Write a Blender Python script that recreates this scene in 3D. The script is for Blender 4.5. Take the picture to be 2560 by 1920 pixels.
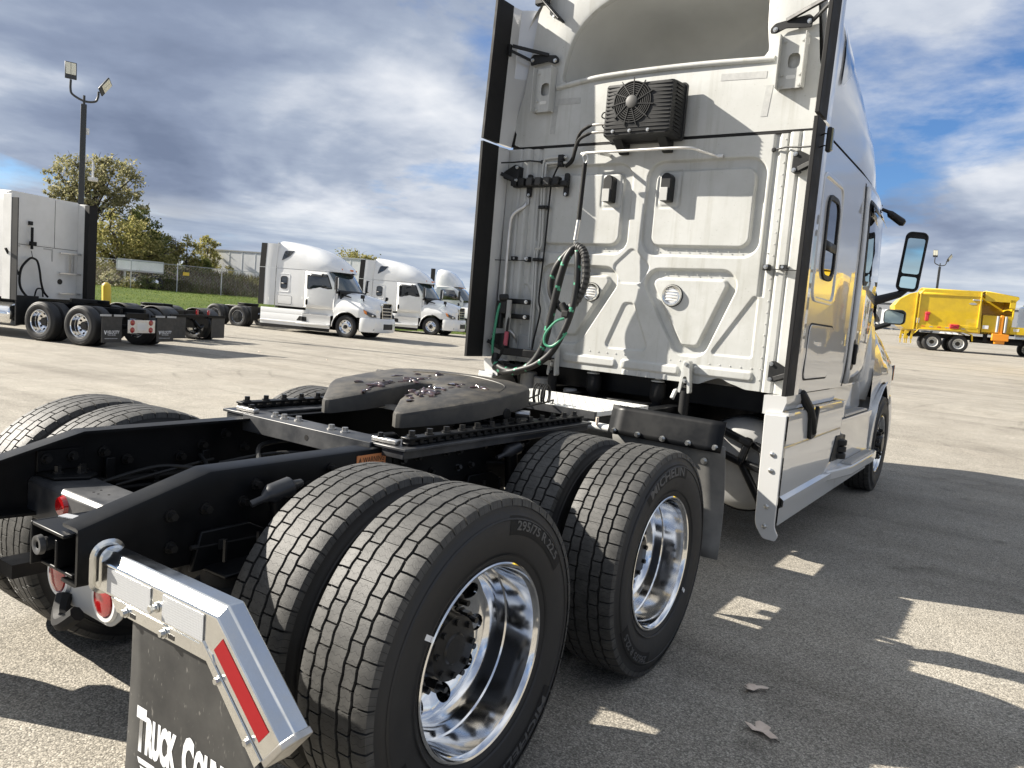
import bpy, math, random
import numpy as np
from mathutils import Vector, Matrix
random.seed(7); rng = np.random.default_rng(11)
for o in list(bpy.data.objects): bpy.data.objects.remove(o)
SC = bpy.context.scene
COL = SC.collection
R = math.radians
# ------------------------------------------------------------------ camera
CAM = Vector((2.4448, -1.8046, 1.5536)); YAW, PIT, ROL, FPX = 0.597, -0.0925, 0.0835, 1887.07
cf = Vector((-math.sin(YAW)*math.cos(PIT), math.cos(YAW)*math.cos(PIT), math.sin(PIT)))
r0 = Vector((math.cos(YAW), math.sin(YAW), 0)); u0 = r0.cross(cf)
cr = r0*math.cos(ROL) + u0*math.sin(ROL); cu = u0*math.cos(ROL) - r0*math.sin(ROL)
cam = bpy.data.objects.new('camera', bpy.data.cameras.new('camera')); COL.objects.link(cam)
cam.matrix_world = Matrix(((cr.x, cu.x, -cf.x, CAM.x), (cr.y, cu.y, -cf.y, CAM.y), (cr.z, cu.z, -cf.z, CAM.z), (0, 0, 0, 1)))
cam.data.sensor_width = 36; cam.data.sensor_fit = 'HORIZONTAL'; cam.data.lens = FPX/2560*36
cam.data.clip_start = 0.05; cam.data.clip_end = 4000
SC.camera = cam
# ------------------------------------------------------------------ light
SUN_AZ, SUN_EL = 67.0, 31.0                     # shadows run 67 degrees from +Y towards +X
sl = bpy.data.lights.new('sun', 'SUN'); sl.energy = 5.0; sl.angle = R(0.5); sl.color = (1.0, 0.93, 0.82)
sun = bpy.data.objects.new('sun', sl); COL.objects.link(sun)
sd = Vector((math.sin(R(SUN_AZ))*math.cos(R(SUN_EL)), math.cos(R(SUN_AZ))*math.cos(R(SUN_EL)), -math.sin(R(SUN_EL))))
sun.rotation_euler = sd.to_track_quat('-Z', 'Y').to_euler(); sun.location = (-30, -15, 30)
vs = SC.view_settings; vs.view_transform = 'Standard'; vs.look = 'None'; vs.gamma = 1; vs.exposure = 1.4
vs.use_curve_mapping = False
W = bpy.data.worlds.new('World'); SC.world = W; W.use_nodes = True
def world():
    nt = W.node_tree; nt.nodes.clear(); N = nt.nodes.new; L = nt.links.new
    out = N('ShaderNodeOutputWorld'); bg = N('ShaderNodeBackground'); bg.inputs[1].default_value = 0.05
    sky = N('ShaderNodeTexSky'); sky.sky_type = 'NISHITA'; sky.sun_disc = False
    sky.sun_elevation = R(SUN_EL); sky.sun_rotation = R(180+SUN_AZ); sky.air_density = 1.0; sky.dust_density = 0.4; sky.ozone_density = 2.0
    tc = N('ShaderNodeTexCoord'); sep = N('ShaderNodeSeparateXYZ'); L(tc.outputs['Generated'], sep.inputs[0])
    def math_(op, a, b=None, c=None, clamp=False):
        n = N('ShaderNodeMath'); n.operation = op; n.use_clamp = clamp
        for i, v in enumerate((a, b, c)):
            if v is None: continue
            if isinstance(v, (int, float)): n.inputs[i].default_value = v
            else: L(v, n.inputs[i])
        return n.outputs[0]
    z = math_('MAXIMUM', sep.outputs[2], 0.0); den = math_('ADD', z, 0.16)
    comb = N('ShaderNodeCombineXYZ'); L(math_('DIVIDE', sep.outputs[0], den), comb.inputs[0]); L(math_('DIVIDE', sep.outputs[1], den), comb.inputs[1])
    mp = N('ShaderNodeMapping'); L(comb.outputs[0], mp.inputs[0]); mp.inputs['Rotation'].default_value = (0, 0, R(20)); mp.inputs['Location'].default_value = SKYOFF
    def noise(scale, detail, rough, dist=0.0, vec=None):
        n = N('ShaderNodeTexNoise'); n.inputs['Scale'].default_value = scale; n.inputs['Detail'].default_value = detail
        n.inputs['Roughness'].default_value = rough; n.inputs['Distortion'].default_value = dist; L(vec or mp.outputs[0], n.inputs['Vector']); return n.outputs[0]
    def ramp(v, *st):
        n = N('ShaderNodeValToRGB'); L(v, n.inputs[0]); e = n.color_ramp.elements
        while len(e) < len(st): e.new(0.5)
        for i, (p, c) in enumerate(st): e[i].position = p; e[i].color = (*c, 1) if len(c) == 3 else c
        return n.outputs[0]
    big = noise(0.55, 8, 0.55, 0.35); mid = noise(2.0, 10, 0.6, 0.12); fine = noise(4.5, 8, 0.6, 0.3)
    cov = ramp(math_('ADD', math_('MULTIPLY', big, 0.75), math_('MULTIPLY', mid, 0.28)), (0.39, (0, 0, 0)), (0.475, (1, 1, 1)))
    sh = math_('ADD', math_('ADD', math_('MULTIPLY', noise(0.75, 5, 0.5, 0.5), 0.80), math_('MULTIPLY', mid, 0.20)), math_('MULTIPLY', fine, 0.09))
    dk = ramp(z, (0.06, (0, 0, 0)), (0.12, (1, 1, 1)), (0.17, (.8, .8, .8)), (0.26, (0, 0, 0)))
    sh = math_('SUBTRACT', sh, math_('MULTIPLY', dk, 0.055))
    cl = ramp(sh, (0.36, (1.45, 1.82, 2.68)), (0.46, (2.15, 2.6, 3.6)), (0.53, (3.1, 3.6, 4.55)), (0.60, (5.1, 5.45, 6.1)), (0.69, (7.5, 7.6, 7.8)))
    # thin pale streak layer low on the horizon
    cv2 = N('ShaderNodeCombineXYZ'); L(math_('MULTIPLY', sep.outputs[0], 1.4), cv2.inputs[0]); L(math_('MULTIPLY', sep.outputs[1], 1.4), cv2.inputs[1]); L(math_('MULTIPLY', z, 15.0), cv2.inputs[2])
    st = noise(2.3, 7, 0.6, 0.25, cv2.outputs[0])
    streak = ramp(st, (0.34, (2.3, 2.85, 3.9)), (0.5, (3.9, 4.5, 5.4)), (0.64, (6.6, 6.9, 7.1)))
    low = ramp(z, (0.0, (1, 1, 1)), (0.06, (0.95, 0.95, 0.95)), (0.115, (0, 0, 0)))
    def mix(f, a, b):
        n = N('ShaderNodeMix'); n.data_type = 'RGBA'; L(f, n.inputs[0]); L(a, n.inputs[6]); L(b, n.inputs[7]); return n.outputs[2]
    tint = N('ShaderNodeMix'); tint.data_type = 'RGBA'; tint.blend_type = 'MULTIPLY'; tint.inputs[0].default_value = 1; L(sky.outputs[0], tint.inputs[6]); tint.inputs[7].default_value = (.55, .78, 1.08, 1)
    c1 = mix(cov, tint.outputs[2], cl)
    c2 = mix(math_('MULTIPLY', low, 0.85), c1, streak)
    L(c2, bg.inputs[0]); L(bg.outputs[0], out.inputs[0])
SKYOFF = (0.527, 33.499, 0.0)
world()
SC.render.engine = 'CYCLES'
# ------------------------------------------------------------------ materials
MATS = {}
def mat(name, base=(.5, .5, .5), rough=.5, metal=0., coat=0., coat_r=.03, spec=.5, var=None, bump=None, emit=None, trans=0., alpha=1., fn=None):
    """var=(scale, amount, dark_colour): large soft noise mixing towards another colour; bump=(scale, strength, distance)"""
    m = bpy.data.materials.new(name); m.use_nodes = True; nt = m.node_tree; b = nt.nodes['Principled BSDF']
    b.inputs['Base Color'].default_value = (*base, 1); b.inputs['Roughness'].default_value = rough; b.inputs['Metallic'].default_value = metal
    b.inputs['Coat Weight'].default_value = coat; b.inputs['Coat Roughness'].default_value = coat_r; b.inputs['Specular IOR Level'].default_value = spec
    b.inputs['Transmission Weight'].default_value = trans; b.inputs['Alpha'].default_value = alpha
    if emit: b.inputs['Emission Color'].default_value = (*emit[0], 1); b.inputs['Emission Strength'].default_value = emit[1]
    N = nt.nodes.new; L = nt.links.new
    tc = N('ShaderNodeTexCoord')
    if var:
        n = N('ShaderNodeTexNoise'); n.inputs['Scale'].default_value = var[0]; n.inputs['Detail'].default_value = 6; n.inputs['Roughness'].default_value = .62
        L(tc.outputs['Object'], n.inputs['Vector'])
        r_ = N('ShaderNodeMapRange'); r_.inputs[1].default_value = .38; r_.inputs[2].default_value = .72; r_.inputs[4].default_value = var[1]; L(n.outputs[0], r_.inputs[0])
        x = N('ShaderNodeMix'); x.data_type = 'RGBA'; L(r_.outputs[0], x.inputs[0]); x.inputs[6].default_value = (*base, 1); x.inputs[7].default_value = (*var[2], 1)
        L(x.outputs[2], b.inputs['Base Color'])
        if len(var) > 3:
            r2 = N('ShaderNodeMapRange'); r2.inputs[1].default_value = .35; r2.inputs[2].default_value = .7; r2.inputs[3].default_value = rough; r2.inputs[4].default_value = var[3]
            L(n.outputs[0], r2.inputs[0]); L(r2.outputs[0], b.inputs['Roughness'])
    if bump:
        n = N('ShaderNodeTexNoise'); n.inputs['Scale'].default_value = bump[0]; n.inputs['Detail'].default_value = 4; L(tc.outputs['Object'], n.inputs['Vector'])
        bp = N('ShaderNodeBump'); bp.inputs['Strength'].default_value = bump[1]; bp.inputs['Distance'].default_value = bump[2]; L(n.outputs[0], bp.inputs['Height'])
        L(bp.outputs[0], b.inputs['Normal'])
    if fn: fn(nt, b, tc)
    MATS[name] = m; return m
def rnd_island(cols, rough=.6):
    def f(nt, b, tc):
        g = nt.nodes.new('ShaderNodeNewGeometry'); r_ = nt.nodes.new('ShaderNodeValToRGB'); e = r_.color_ramp.elements
        while len(e) < len(cols): e.new(.5)
        for i, c in enumerate(cols): e[i].position = i/max(1, len(cols)-1); e[i].color = (*c, 1)
        nt.links.new(g.outputs['Random Per Island'], r_.inputs[0]); nt.links.new(r_.outputs[0], b.inputs['Base Color'])
        tl = nt.nodes.new('ShaderNodeBsdfTranslucent'); nt.links.new(r_.outputs[0], tl.inputs[0]); mx = nt.nodes.new('ShaderNodeMixShader'); mx.inputs[0].default_value = .42
        nt.links.new(b.outputs[0], mx.inputs[1]); nt.links.new(tl.outputs[0], mx.inputs[2]); nt.links.new(mx.outputs[0], nt.nodes['Material Output'].inputs[0])
    return f
def f_tread(nt, b, tc):                                         # fine wavy sipes across the blocks
    N = nt.nodes.new; L = nt.links.new
    w = N('ShaderNodeTexNoise'); w.inputs['Scale'].default_value = 260; w.inputs['Detail'].default_value = 3; L(tc.outputs['Object'], w.inputs['Vector'])
    uv = N('ShaderNodeUVMap'); sp = N('ShaderNodeSeparateXYZ'); L(uv.outputs[0], sp.inputs[0])
    def m_(op, a, bb):
        n = N('ShaderNodeMath'); n.operation = op
        for i, v in enumerate((a, bb)):
            if isinstance(v, (int, float)): n.inputs[i].default_value = v
            else: L(v, n.inputs[i])
        return n.outputs[0]
    wig = m_('MULTIPLY', m_('SINE', m_('MULTIPLY', sp.outputs[0], 260.0), 0.0), 0.0034)
    fr = m_('FRACT', m_('DIVIDE', m_('ADD', sp.outputs[1], wig), 0.0225), 0.0)
    d = m_('ABSOLUTE', m_('SUBTRACT', fr, 0.5), 0.0)
    line = m_('LESS_THAN', d, 0.035)
    mx = N('ShaderNodeMix'); mx.data_type = 'RGBA'; L(line, mx.inputs[0]); mx.inputs[7].default_value = (.006, .006, .006, 1)
    rp = N('ShaderNodeValToRGB'); e = rp.color_ramp.elements; e[0].position = .3; e[0].color = (.030, .030, .029, 1); e[1].position = .75; e[1].color = (.066, .065, .0615, 1)
    n2 = N('ShaderNodeTexNoise'); n2.inputs['Scale'].default_value = 22; n2.inputs['Detail'].default_value = 6; L(tc.outputs['Object'], n2.inputs['Vector']); L(n2.outputs[0], rp.inputs[0])
    L(rp.outputs[0], mx.inputs[6]); L(mx.outputs[2], b.inputs['Base Color'])
    bp = N('ShaderNodeBump'); bp.inputs['Strength'].default_value = .35; bp.inputs['Distance'].default_value = .002
    L(m_('SUBTRACT', w.outputs[0], m_('MULTIPLY', line, 1.5)), bp.inputs['Height']); L(bp.outputs[0], b.inputs['Normal'])
def f_asphalt(nt, b, tc):
    N = nt.nodes.new; L = nt.links.new
    def noise(s, d, r=.6, vec=None, dist=0):
        n = N('ShaderNodeTexNoise'); n.inputs['Scale'].default_value = s; n.inputs['Detail'].default_value = d; n.inputs['Roughness'].default_value = r
        n.inputs['Distortion'].default_value = dist; L(vec or tc.outputs['Object'], n.inputs['Vector']); return n.outputs[0]
    def ramp(v, *st):
        n = N('ShaderNodeValToRGB'); L(v, n.inputs[0]); e = n.color_ramp.elements
        while len(e) < len(st): e.new(0.5)
        for i, (p, c) in enumerate(st): e[i].position = p; e[i].color = (*c, 1)
        return n.outputs[0]
    def mul(a, bb, f=1.0):
        n = N('ShaderNodeMix'); n.data_type = 'RGBA'; n.blend_type = 'MULTIPLY'; n.inputs[0].default_value = f; L(a, n.inputs[6]); L(bb, n.inputs[7]); return n.outputs[2]
    vo = N('ShaderNodeTexVoronoi'); vo.inputs['Scale'].default_value = 155; vo.inputs['Randomness'].default_value = 1; L(tc.outputs['Object'], vo.inputs['Vector'])
    sepc = N('ShaderNodeSeparateColor'); L(vo.outputs['Color'], sepc.inputs[0])
    stone = ramp(sepc.outputs[0], (0.0, (.20, .187, .161)), (.4, (.33, .307, .263)), (.8, (.43, .399, .340)), (1, (.57, .53, .46)))
    edge = ramp(vo.outputs['Distance'], (.0, (1, 1, 1)), (.45, (.95, .95, .95)), (.75, (.42, .42, .42)))
    c = mul(stone, edge, .68)
    c = mul(c, ramp(noise(.35, 6, .6), (.3, (.78, .77, .76)), (.55, (1, 1, 1)), (.8, (1.0, .98, .95))))
    c = mul(c, ramp(noise(2.4, 7, .65), (.28, (.80, .80, .80)), (.6, (1, 1, 1))))
    mp = N('ShaderNodeMapping'); mp.inputs['Rotation'].default_value = (0, 0, R(-24)); mp.inputs['Scale'].default_value = (.05, 1.1, 1); L(tc.outputs['Object'], mp.inputs[0])
    c = mul(c, ramp(noise(1.0, 5, .6, mp.outputs[0], .15), (.34, (.70, .69, .68)), (.5, (1, 1, 1)), (.72, (1, .99, .97))), .8)
    c = mul(c, ramp(noise(.9, 3, .5, None, 1.2), (.26, (.62, .61, .60)), (.33, (1, 1, 1))), .7)
    # curved tyre scuffs swept round a turning point, broken up by noise
    for ctr_, r0_, r1_ in (((-7.5, 13.0, 0), 3.2, 7.6), ((-2.0, 21.0, 0), 5.0, 9.5), ((8.0, 15.0, 0), 4.0, 8.0)):
        vm = N('ShaderNodeVectorMath'); vm.operation = 'DISTANCE'; L(tc.outputs['Object'], vm.inputs[0]); vm.inputs[1].default_value = ctr_
        wv = N('ShaderNodeMath'); wv.operation = 'PINGPONG'; L(vm.outputs['Value'], wv.inputs[0]); wv.inputs[1].default_value = .31
        ln = ramp(wv.outputs[0], (.0, (1, 1, 1)), (.06, (0, 0, 0)))
        msk = N('ShaderNodeMapRange'); msk.interpolation_type = 'SMOOTHSTEP'; L(vm.outputs['Value'], msk.inputs[0]); msk.inputs[1].default_value = r0_; msk.inputs[2].default_value = r0_+.4
        ms2 = N('ShaderNodeMapRange'); ms2.interpolation_type = 'SMOOTHSTEP'; L(vm.outputs['Value'], ms2.inputs[0]); ms2.inputs[1].default_value = r1_+.4; ms2.inputs[2].default_value = r1_
        f_ = N('ShaderNodeMath'); f_.operation = 'MULTIPLY'; L(msk.outputs[0], f_.inputs[0]); L(ms2.outputs[0], f_.inputs[1])
        f2 = N('ShaderNodeMath'); f2.operation = 'MULTIPLY'; L(f_.outputs[0], f2.inputs[0]); L(ramp(noise(.8, 4, .6), (.48, (0, 0, 0)), (.62, (1, 1, 1))), f2.inputs[1])
        f3 = N('ShaderNodeMath'); f3.operation = 'MULTIPLY'; L(f2.outputs[0], f3.inputs[0]); L(ln, f3.inputs[1])
        f4 = N('ShaderNodeMath'); f4.operation = 'MULTIPLY'; L(f3.outputs[0], f4.inputs[0]); f4.inputs[1].default_value = .38
        mx = N('ShaderNodeMix'); mx.data_type = 'RGBA'; mx.blend_type = 'MULTIPLY'; L(f4.outputs[0], mx.inputs[0]); L(c, mx.inputs[6]); mx.inputs[7].default_value = (.35, .34, .33, 1); c = mx.outputs[2]
    # small oil drips
    v2 = N('ShaderNodeTexVoronoi'); v2.inputs['Scale'].default_value = 1.1; L(tc.outputs['Object'], v2.inputs['Vector'])
    c = mul(c, ramp(v2.outputs['Distance'], (.035, (.45, .44, .43)), (.075, (1, 1, 1))), .55)
    L(c, b.inputs['Base Color'])
    bp = N('ShaderNodeBump'); bp.inputs['Strength'].default_value = .5; bp.inputs['Distance'].default_value = .004
    L(edge, bp.inputs['Height']); L(bp.outputs[0], b.inputs['Normal'])
def f_iron(nt, b, tc):
    N = nt.nodes.new; L = nt.links.new
    n = N('ShaderNodeTexNoise'); n.inputs['Scale'].default_value = 6; n.inputs['Detail'].default_value = 8; n.inputs['Roughness'].default_value = .7; L(tc.outputs['Object'], n.inputs['Vector'])
    r_ = N('ShaderNodeValToRGB'); e = r_.color_ramp.elements; e.new(.5); e.new(.6)
    for i, (p, c) in enumerate(((.3, (.014, .0135, .013)), (.46, (.030, .0285, .026)), (.58, (.062, .056, .046)), (.75, (.125, .108, .08)))): e[i].position = p; e[i].color = (*c, 1)
    L(n.outputs[0], r_.inputs[0]); L(r_.outputs[0], b.inputs['Base Color'])
    n2 = N('ShaderNodeTexNoise'); n2.inputs['Scale'].default_value = 70; n2.inputs['Detail'].default_value = 5; L(tc.outputs['Object'], n2.inputs['Vector'])
    bp = N('ShaderNodeBump'); bp.inputs['Strength'].default_value = .4; bp.inputs['Distance'].default_value = .003; L(n2.outputs[0], bp.inputs['Height']); L(bp.outputs[0], b.inputs['Normal'])
def f_grime(nt, b, tc):                                         # off-white paint with run-down streaks, soot freckles and soft blotches
    N = nt.nodes.new; L = nt.links.new
    def noise(s, d, vec=None, r=.6):
        n = N('ShaderNodeTexNoise'); n.inputs['Scale'].default_value = s; n.inputs['Detail'].default_value = d; n.inputs['Roughness'].default_value = r; L(vec or tc.outputs['Object'], n.inputs['Vector']); return n.outputs[0]
    def ramp(v, *st):
        n = N('ShaderNodeValToRGB'); L(v, n.inputs[0]); e = n.color_ramp.elements
        while len(e) < len(st): e.new(0.5)
        for i, (p, c) in enumerate(st): e[i].position = p; e[i].color = (*c, 1)
        return n.outputs[0]
    def mul(a, bb, f=1.0):
        n = N('ShaderNodeMix'); n.data_type = 'RGBA'; n.blend_type = 'MULTIPLY'; n.inputs[0].default_value = f
        L(a, n.inputs[6]); L(bb, n.inputs[7]); return n.outputs[2]
    mp = N('ShaderNodeMapping'); mp.inputs['Scale'].default_value = (16, 16, .9); L(tc.outputs['Object'], mp.inputs[0])
    base = ramp(noise(4.5, 6), (.35, (.475, .482, .468)), (.75, (.415, .42, .40)))
    c = mul(base, ramp(noise(1.0, 5, mp.outputs[0]), (.52, (1, 1, 1)), (.78, (.72, .70, .64))), .8)
    c = mul(c, ramp(noise(70, 3), (.66, (1, 1, 1)), (.74, (.62, .60, .56))), .7)
    c = mul(c, ramp(noise(1.3, 7, None, .7), (.55, (1, 1, 1)), (.8, (.80, .785, .74))), .8)
    L(c, b.inputs['Base Color'])
    bp = N('ShaderNodeBump'); bp.inputs['Strength'].default_value = .05; bp.inputs['Distance'].default_value = .003; L(noise(28, 4), bp.inputs['Height']); L(bp.outputs[0], b.inputs['Normal'])
def f_specks(nt, b, tc):                                        # dusty black sheet with pale dried splashes
    N = nt.nodes.new; L = nt.links.new
    def noise(s, d, vec=None):
        n = N('ShaderNodeTexNoise'); n.inputs['Scale'].default_value = s; n.inputs['Detail'].default_value = d; n.inputs['Roughness'].default_value = .65; L(vec or tc.outputs['Object'], n.inputs['Vector']); return n.outputs[0]
    def ramp(v, *st):
        n = N('ShaderNodeValToRGB'); L(v, n.inputs[0]); e = n.color_ramp.elements
        while len(e) < len(st): e.new(0.5)
        for i, (p, c) in enumerate(st): e[i].position = p; e[i].color = (*c, 1)
        return n.outputs[0]
    def mix(f, a, bb):
        n = N('ShaderNodeMix'); n.data_type = 'RGBA'; L(f, n.inputs[0]); L(a, n.inputs[6]); L(bb, n.inputs[7]); return n.outputs[2]
    base = ramp(noise(7, 6), (.35, (.020, .0205, .021)), (.72, (.050, .0495, .047)))
    mp = N('ShaderNodeMapping'); mp.inputs['Scale'].default_value = (95, 95, 32); L(tc.outputs['Object'], mp.inputs[0])
    sp = ramp(noise(1.0, 2, mp.outputs[0]), (.66, (0, 0, 0)), (.73, (1, 1, 1)))
    du = N('ShaderNodeRGB'); du.outputs[0].default_value = (.13, .125, .115, 1)
    L(mix(sp, base, du.outputs[0]), b.inputs['Base Color'])
def f_tape(nt, b, tc):                                          # cellular reflective sheeting
    N = nt.nodes.new; L = nt.links.new
    v = N('ShaderNodeTexVoronoi'); v.inputs['Scale'].default_value = 160; v.inputs['Randomness'].default_value = .1; L(tc.outputs['Object'], v.inputs['Vector'])
    bp = N('ShaderNodeBump'); bp.inputs['Strength'].default_value = .5; bp.inputs['Distance'].default_value = .002; L(v.outputs['Distance'], bp.inputs['Height']); L(bp.outputs[0], b.inputs['Normal'])
mat('paint', (.58, .585, .58), .30, coat=1, coat_r=.015, var=(3.0, .3, (.53, .535, .52)), bump=(2.6, .05, .006), fn=lambda nt, b, tc: setattr(b.inputs['Coat IOR'], 'default_value', 2.0))
mat('paint_rear', (.47, .477, .468), .42, coat=.25, coat_r=.2, fn=f_grime)
mat('paint_white', (.78, .785, .775), .30, coat=1, coat_r=.02, var=(3.0, .3, (.70, .705, .69)))
mat('paint_grey', (.42, .42, .41), .5, var=(4, .5, (.32, .32, .30)))
mat('cavity', (.56, .565, .55), .55, var=(2.5, .6, (.45, .455, .44)))
mat('plastic', (.010, .0105, .011), .42, spec=.35, var=(9, .5, (.018, .018, .018), .6), bump=(160, .12, .001))
mat('rubber', (.008, .008, .0085), .62, spec=.3, var=(7, .6, (.017, .0165, .016), .8))
mat('rubber_edge', (.035, .035, .035), .55, var=(3, .6, (.06, .058, .052)))
mat('tread', (.07, .07, .066), .62, fn=f_tread)
mat('sidewall', (.012, .012, .013), .50, var=(6, .7, (.028, .0275, .026), .72))
mat('letter', (.075, .075, .075), .55)
mat('frame', (.0035, .004, .005), .30, spec=.2, var=(4, .6, (.015, .015, .015), .5))
mat('flange', (.018, .02, .024), .34, var=(5, .7, (.10, .10, .10), .5))
mat('alu', (.86, .865, .87), .09, metal=1, var=(14, .4, (.74, .74, .74), .12))
mat('chrome', (.80, .80, .78), .11, metal=1, var=(18, .5, (.55, .54, .50), .24))
mat('steel', (.52, .51, .49), .32, metal=1, var=(20, .6, (.33, .32, .30), .5))
mat('brushed', (.66, .655, .64), .38, metal=.9, var=(14, .5, (.5, .49, .47), .5))
mat('bolt', (.62, .62, .60), .3, metal=1)
mat('blackbolt', (.008, .008, .008), .35, var=(30, .6, (.022, .020, .018)))
mat('iron', (.1, .09, .07), .5, fn=f_iron)
mat('grease', (.018, .007, .006), .12, coat=.8, var=(30, .8, (.05, .012, .010)), bump=(60, .6, .01))
mat('tank', (.27, .27, .265), .55, metal=.2, var=(5, .5, (.38, .38, .37)))
mat('flap_dusty', (.13, .13, .125), .6, var=(7, .7, (.24, .235, .22)))
mat('iron_dark', (.03, .029, .027), .6, var=(8, .7, (.075, .068, .055)))
mat('deck', (.78, .78, .75), .42, metal=.25, var=(10, .5, (.6, .6, .57)))
mat('glass', (.012, .014, .016), .03, spec=.8, coat=1, coat_r=.01)
mat('windshield', (.03, .045, .045), .03, spec=.9, coat=1, coat_r=.01)
mat('mirror', (.80, .95, .90), .02, metal=1)
mat('lens', (.85, .85, .85), .15, metal=.6, bump=(120, .5, .003))
mat('red_lens', (.30, .006, .008), .12, coat=1, bump=(150, .35, .002))
mat('amber', (.75, .22, .02), .18, coat=.8)
mat('amber_dull', (.16, .15, .07), .15, coat=1)
mat('tape_white', (.38, .39, .40), .35, coat=.3, fn=f_tape)
mat('tape_red', (.26, .008, .011), .55, spec=.2, var=(12, .4, (.21, .008, .010)))
mat('decal', (.80, .81, .82), .5, var=(12, .4, (.66, .67, .68)))
mat('flap', (.020, .021, .022), .5, bump=(40, .08, .002), fn=f_specks)
mat('warn', (.72, .27, .10), .5, var=(20, .4, (.55, .2, .08)))
mat('ink', (.012, .011, .010), .5)
mat('green_hose', (.045, .24, .14), .4)
mat('red_hose', (.34, .06, .09), .5)
mat('yellow', (.68, .47, .014), .36, coat=.5, var=(2.0, .7, (.50, .33, .02)))
mat('orange', (.82, .30, .02), .4, coat=.3, var=(3, .4, (.65, .22, .02)))
mat('yellow_post', (.78, .55, .05), .5, var=(4, .4, (.66, .46, .05)))
mat('red_bag', (.62, .03, .05), .45, var=(9, .5, (.4, .02, .03)))
mat('white_wheel', (.74, .74, .72), .4, var=(8, .4, (.55, .54, .5)))
mat('green_cab', (.008, .045, .030), .22, coat=1)
mat('trailer', (.80, .81, .81), .45, var=(1.2, .5, (.60, .61, .61)))
mat('pole', (.032, .034, .034), .45)
mat('galv', (.46, .47, .48), .45, metal=.6)
mat('led', (.74, .72, .58), .3)
mat('asphalt', (.2, .19, .17), .88, spec=.25, fn=f_asphalt)
mat('grassground', (.055, .085, .018), .9, spec=.1, var=(.5, .9, (.10, .13, .03)), bump=(6, .8, .05))
mat('dirt', (.055, .045, .034), .95, spec=.1, var=(.8, .9, (.10, .085, .06)), bump=(3, 1, .2))
mat('grassblade', fn=rnd_island([(.06, .10, .018), (.10, .155, .03), (.15, .19, .045), (.24, .25, .09)]), rough=.8, spec=.1)
mat('weed', fn=rnd_island([(0.058, 0.052, 0.033), (0.104, 0.091, 0.046), (0.091, 0.117, 0.039), (0.195, 0.169, 0.098)]), rough=.8, spec=.1)
mat('leaf_willow', fn=rnd_island([(.17, .17, .08), (.25, .24, .115), (.34, .32, .17), (.45, .41, .25)]), rough=.7, spec=.1)
mat('leaf_gold', fn=rnd_island([(.16, .17, .055), (.26, .25, .085), (.35, .32, .12), (.42, .37, .17)]), rough=.7, spec=.1)
mat('leaf_dark', fn=rnd_island([(.09, .12, .035), (.14, .17, .05), (.21, .215, .075)]), rough=.7, spec=.1)
mat('bark', (.055, .045, .036), .9, var=(6, .6, (.10, .085, .07)), bump=(20, .6, .02))
mat('dryleaf', (.74, .63, .53), .75, var=(25, .8, (.56, .45, .36)))
mat('building', (.23, .24, .26), .6, var=(.4, .4, (.19, .2, .22)))
mat('paint_old', (.72, .72, .70), .45, var=(2.5, .6, (.60, .60, .57)))
mat('residue', (.40, .405, .395), .6, var=(25, .9, (.31, .315, .31)))
mat('off_white', (.70, .70, .68), .5, var=(3, .6, (.55, .55, .52)))  # slightly blotchy off-white for fittings, bay doors and older panels
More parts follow.
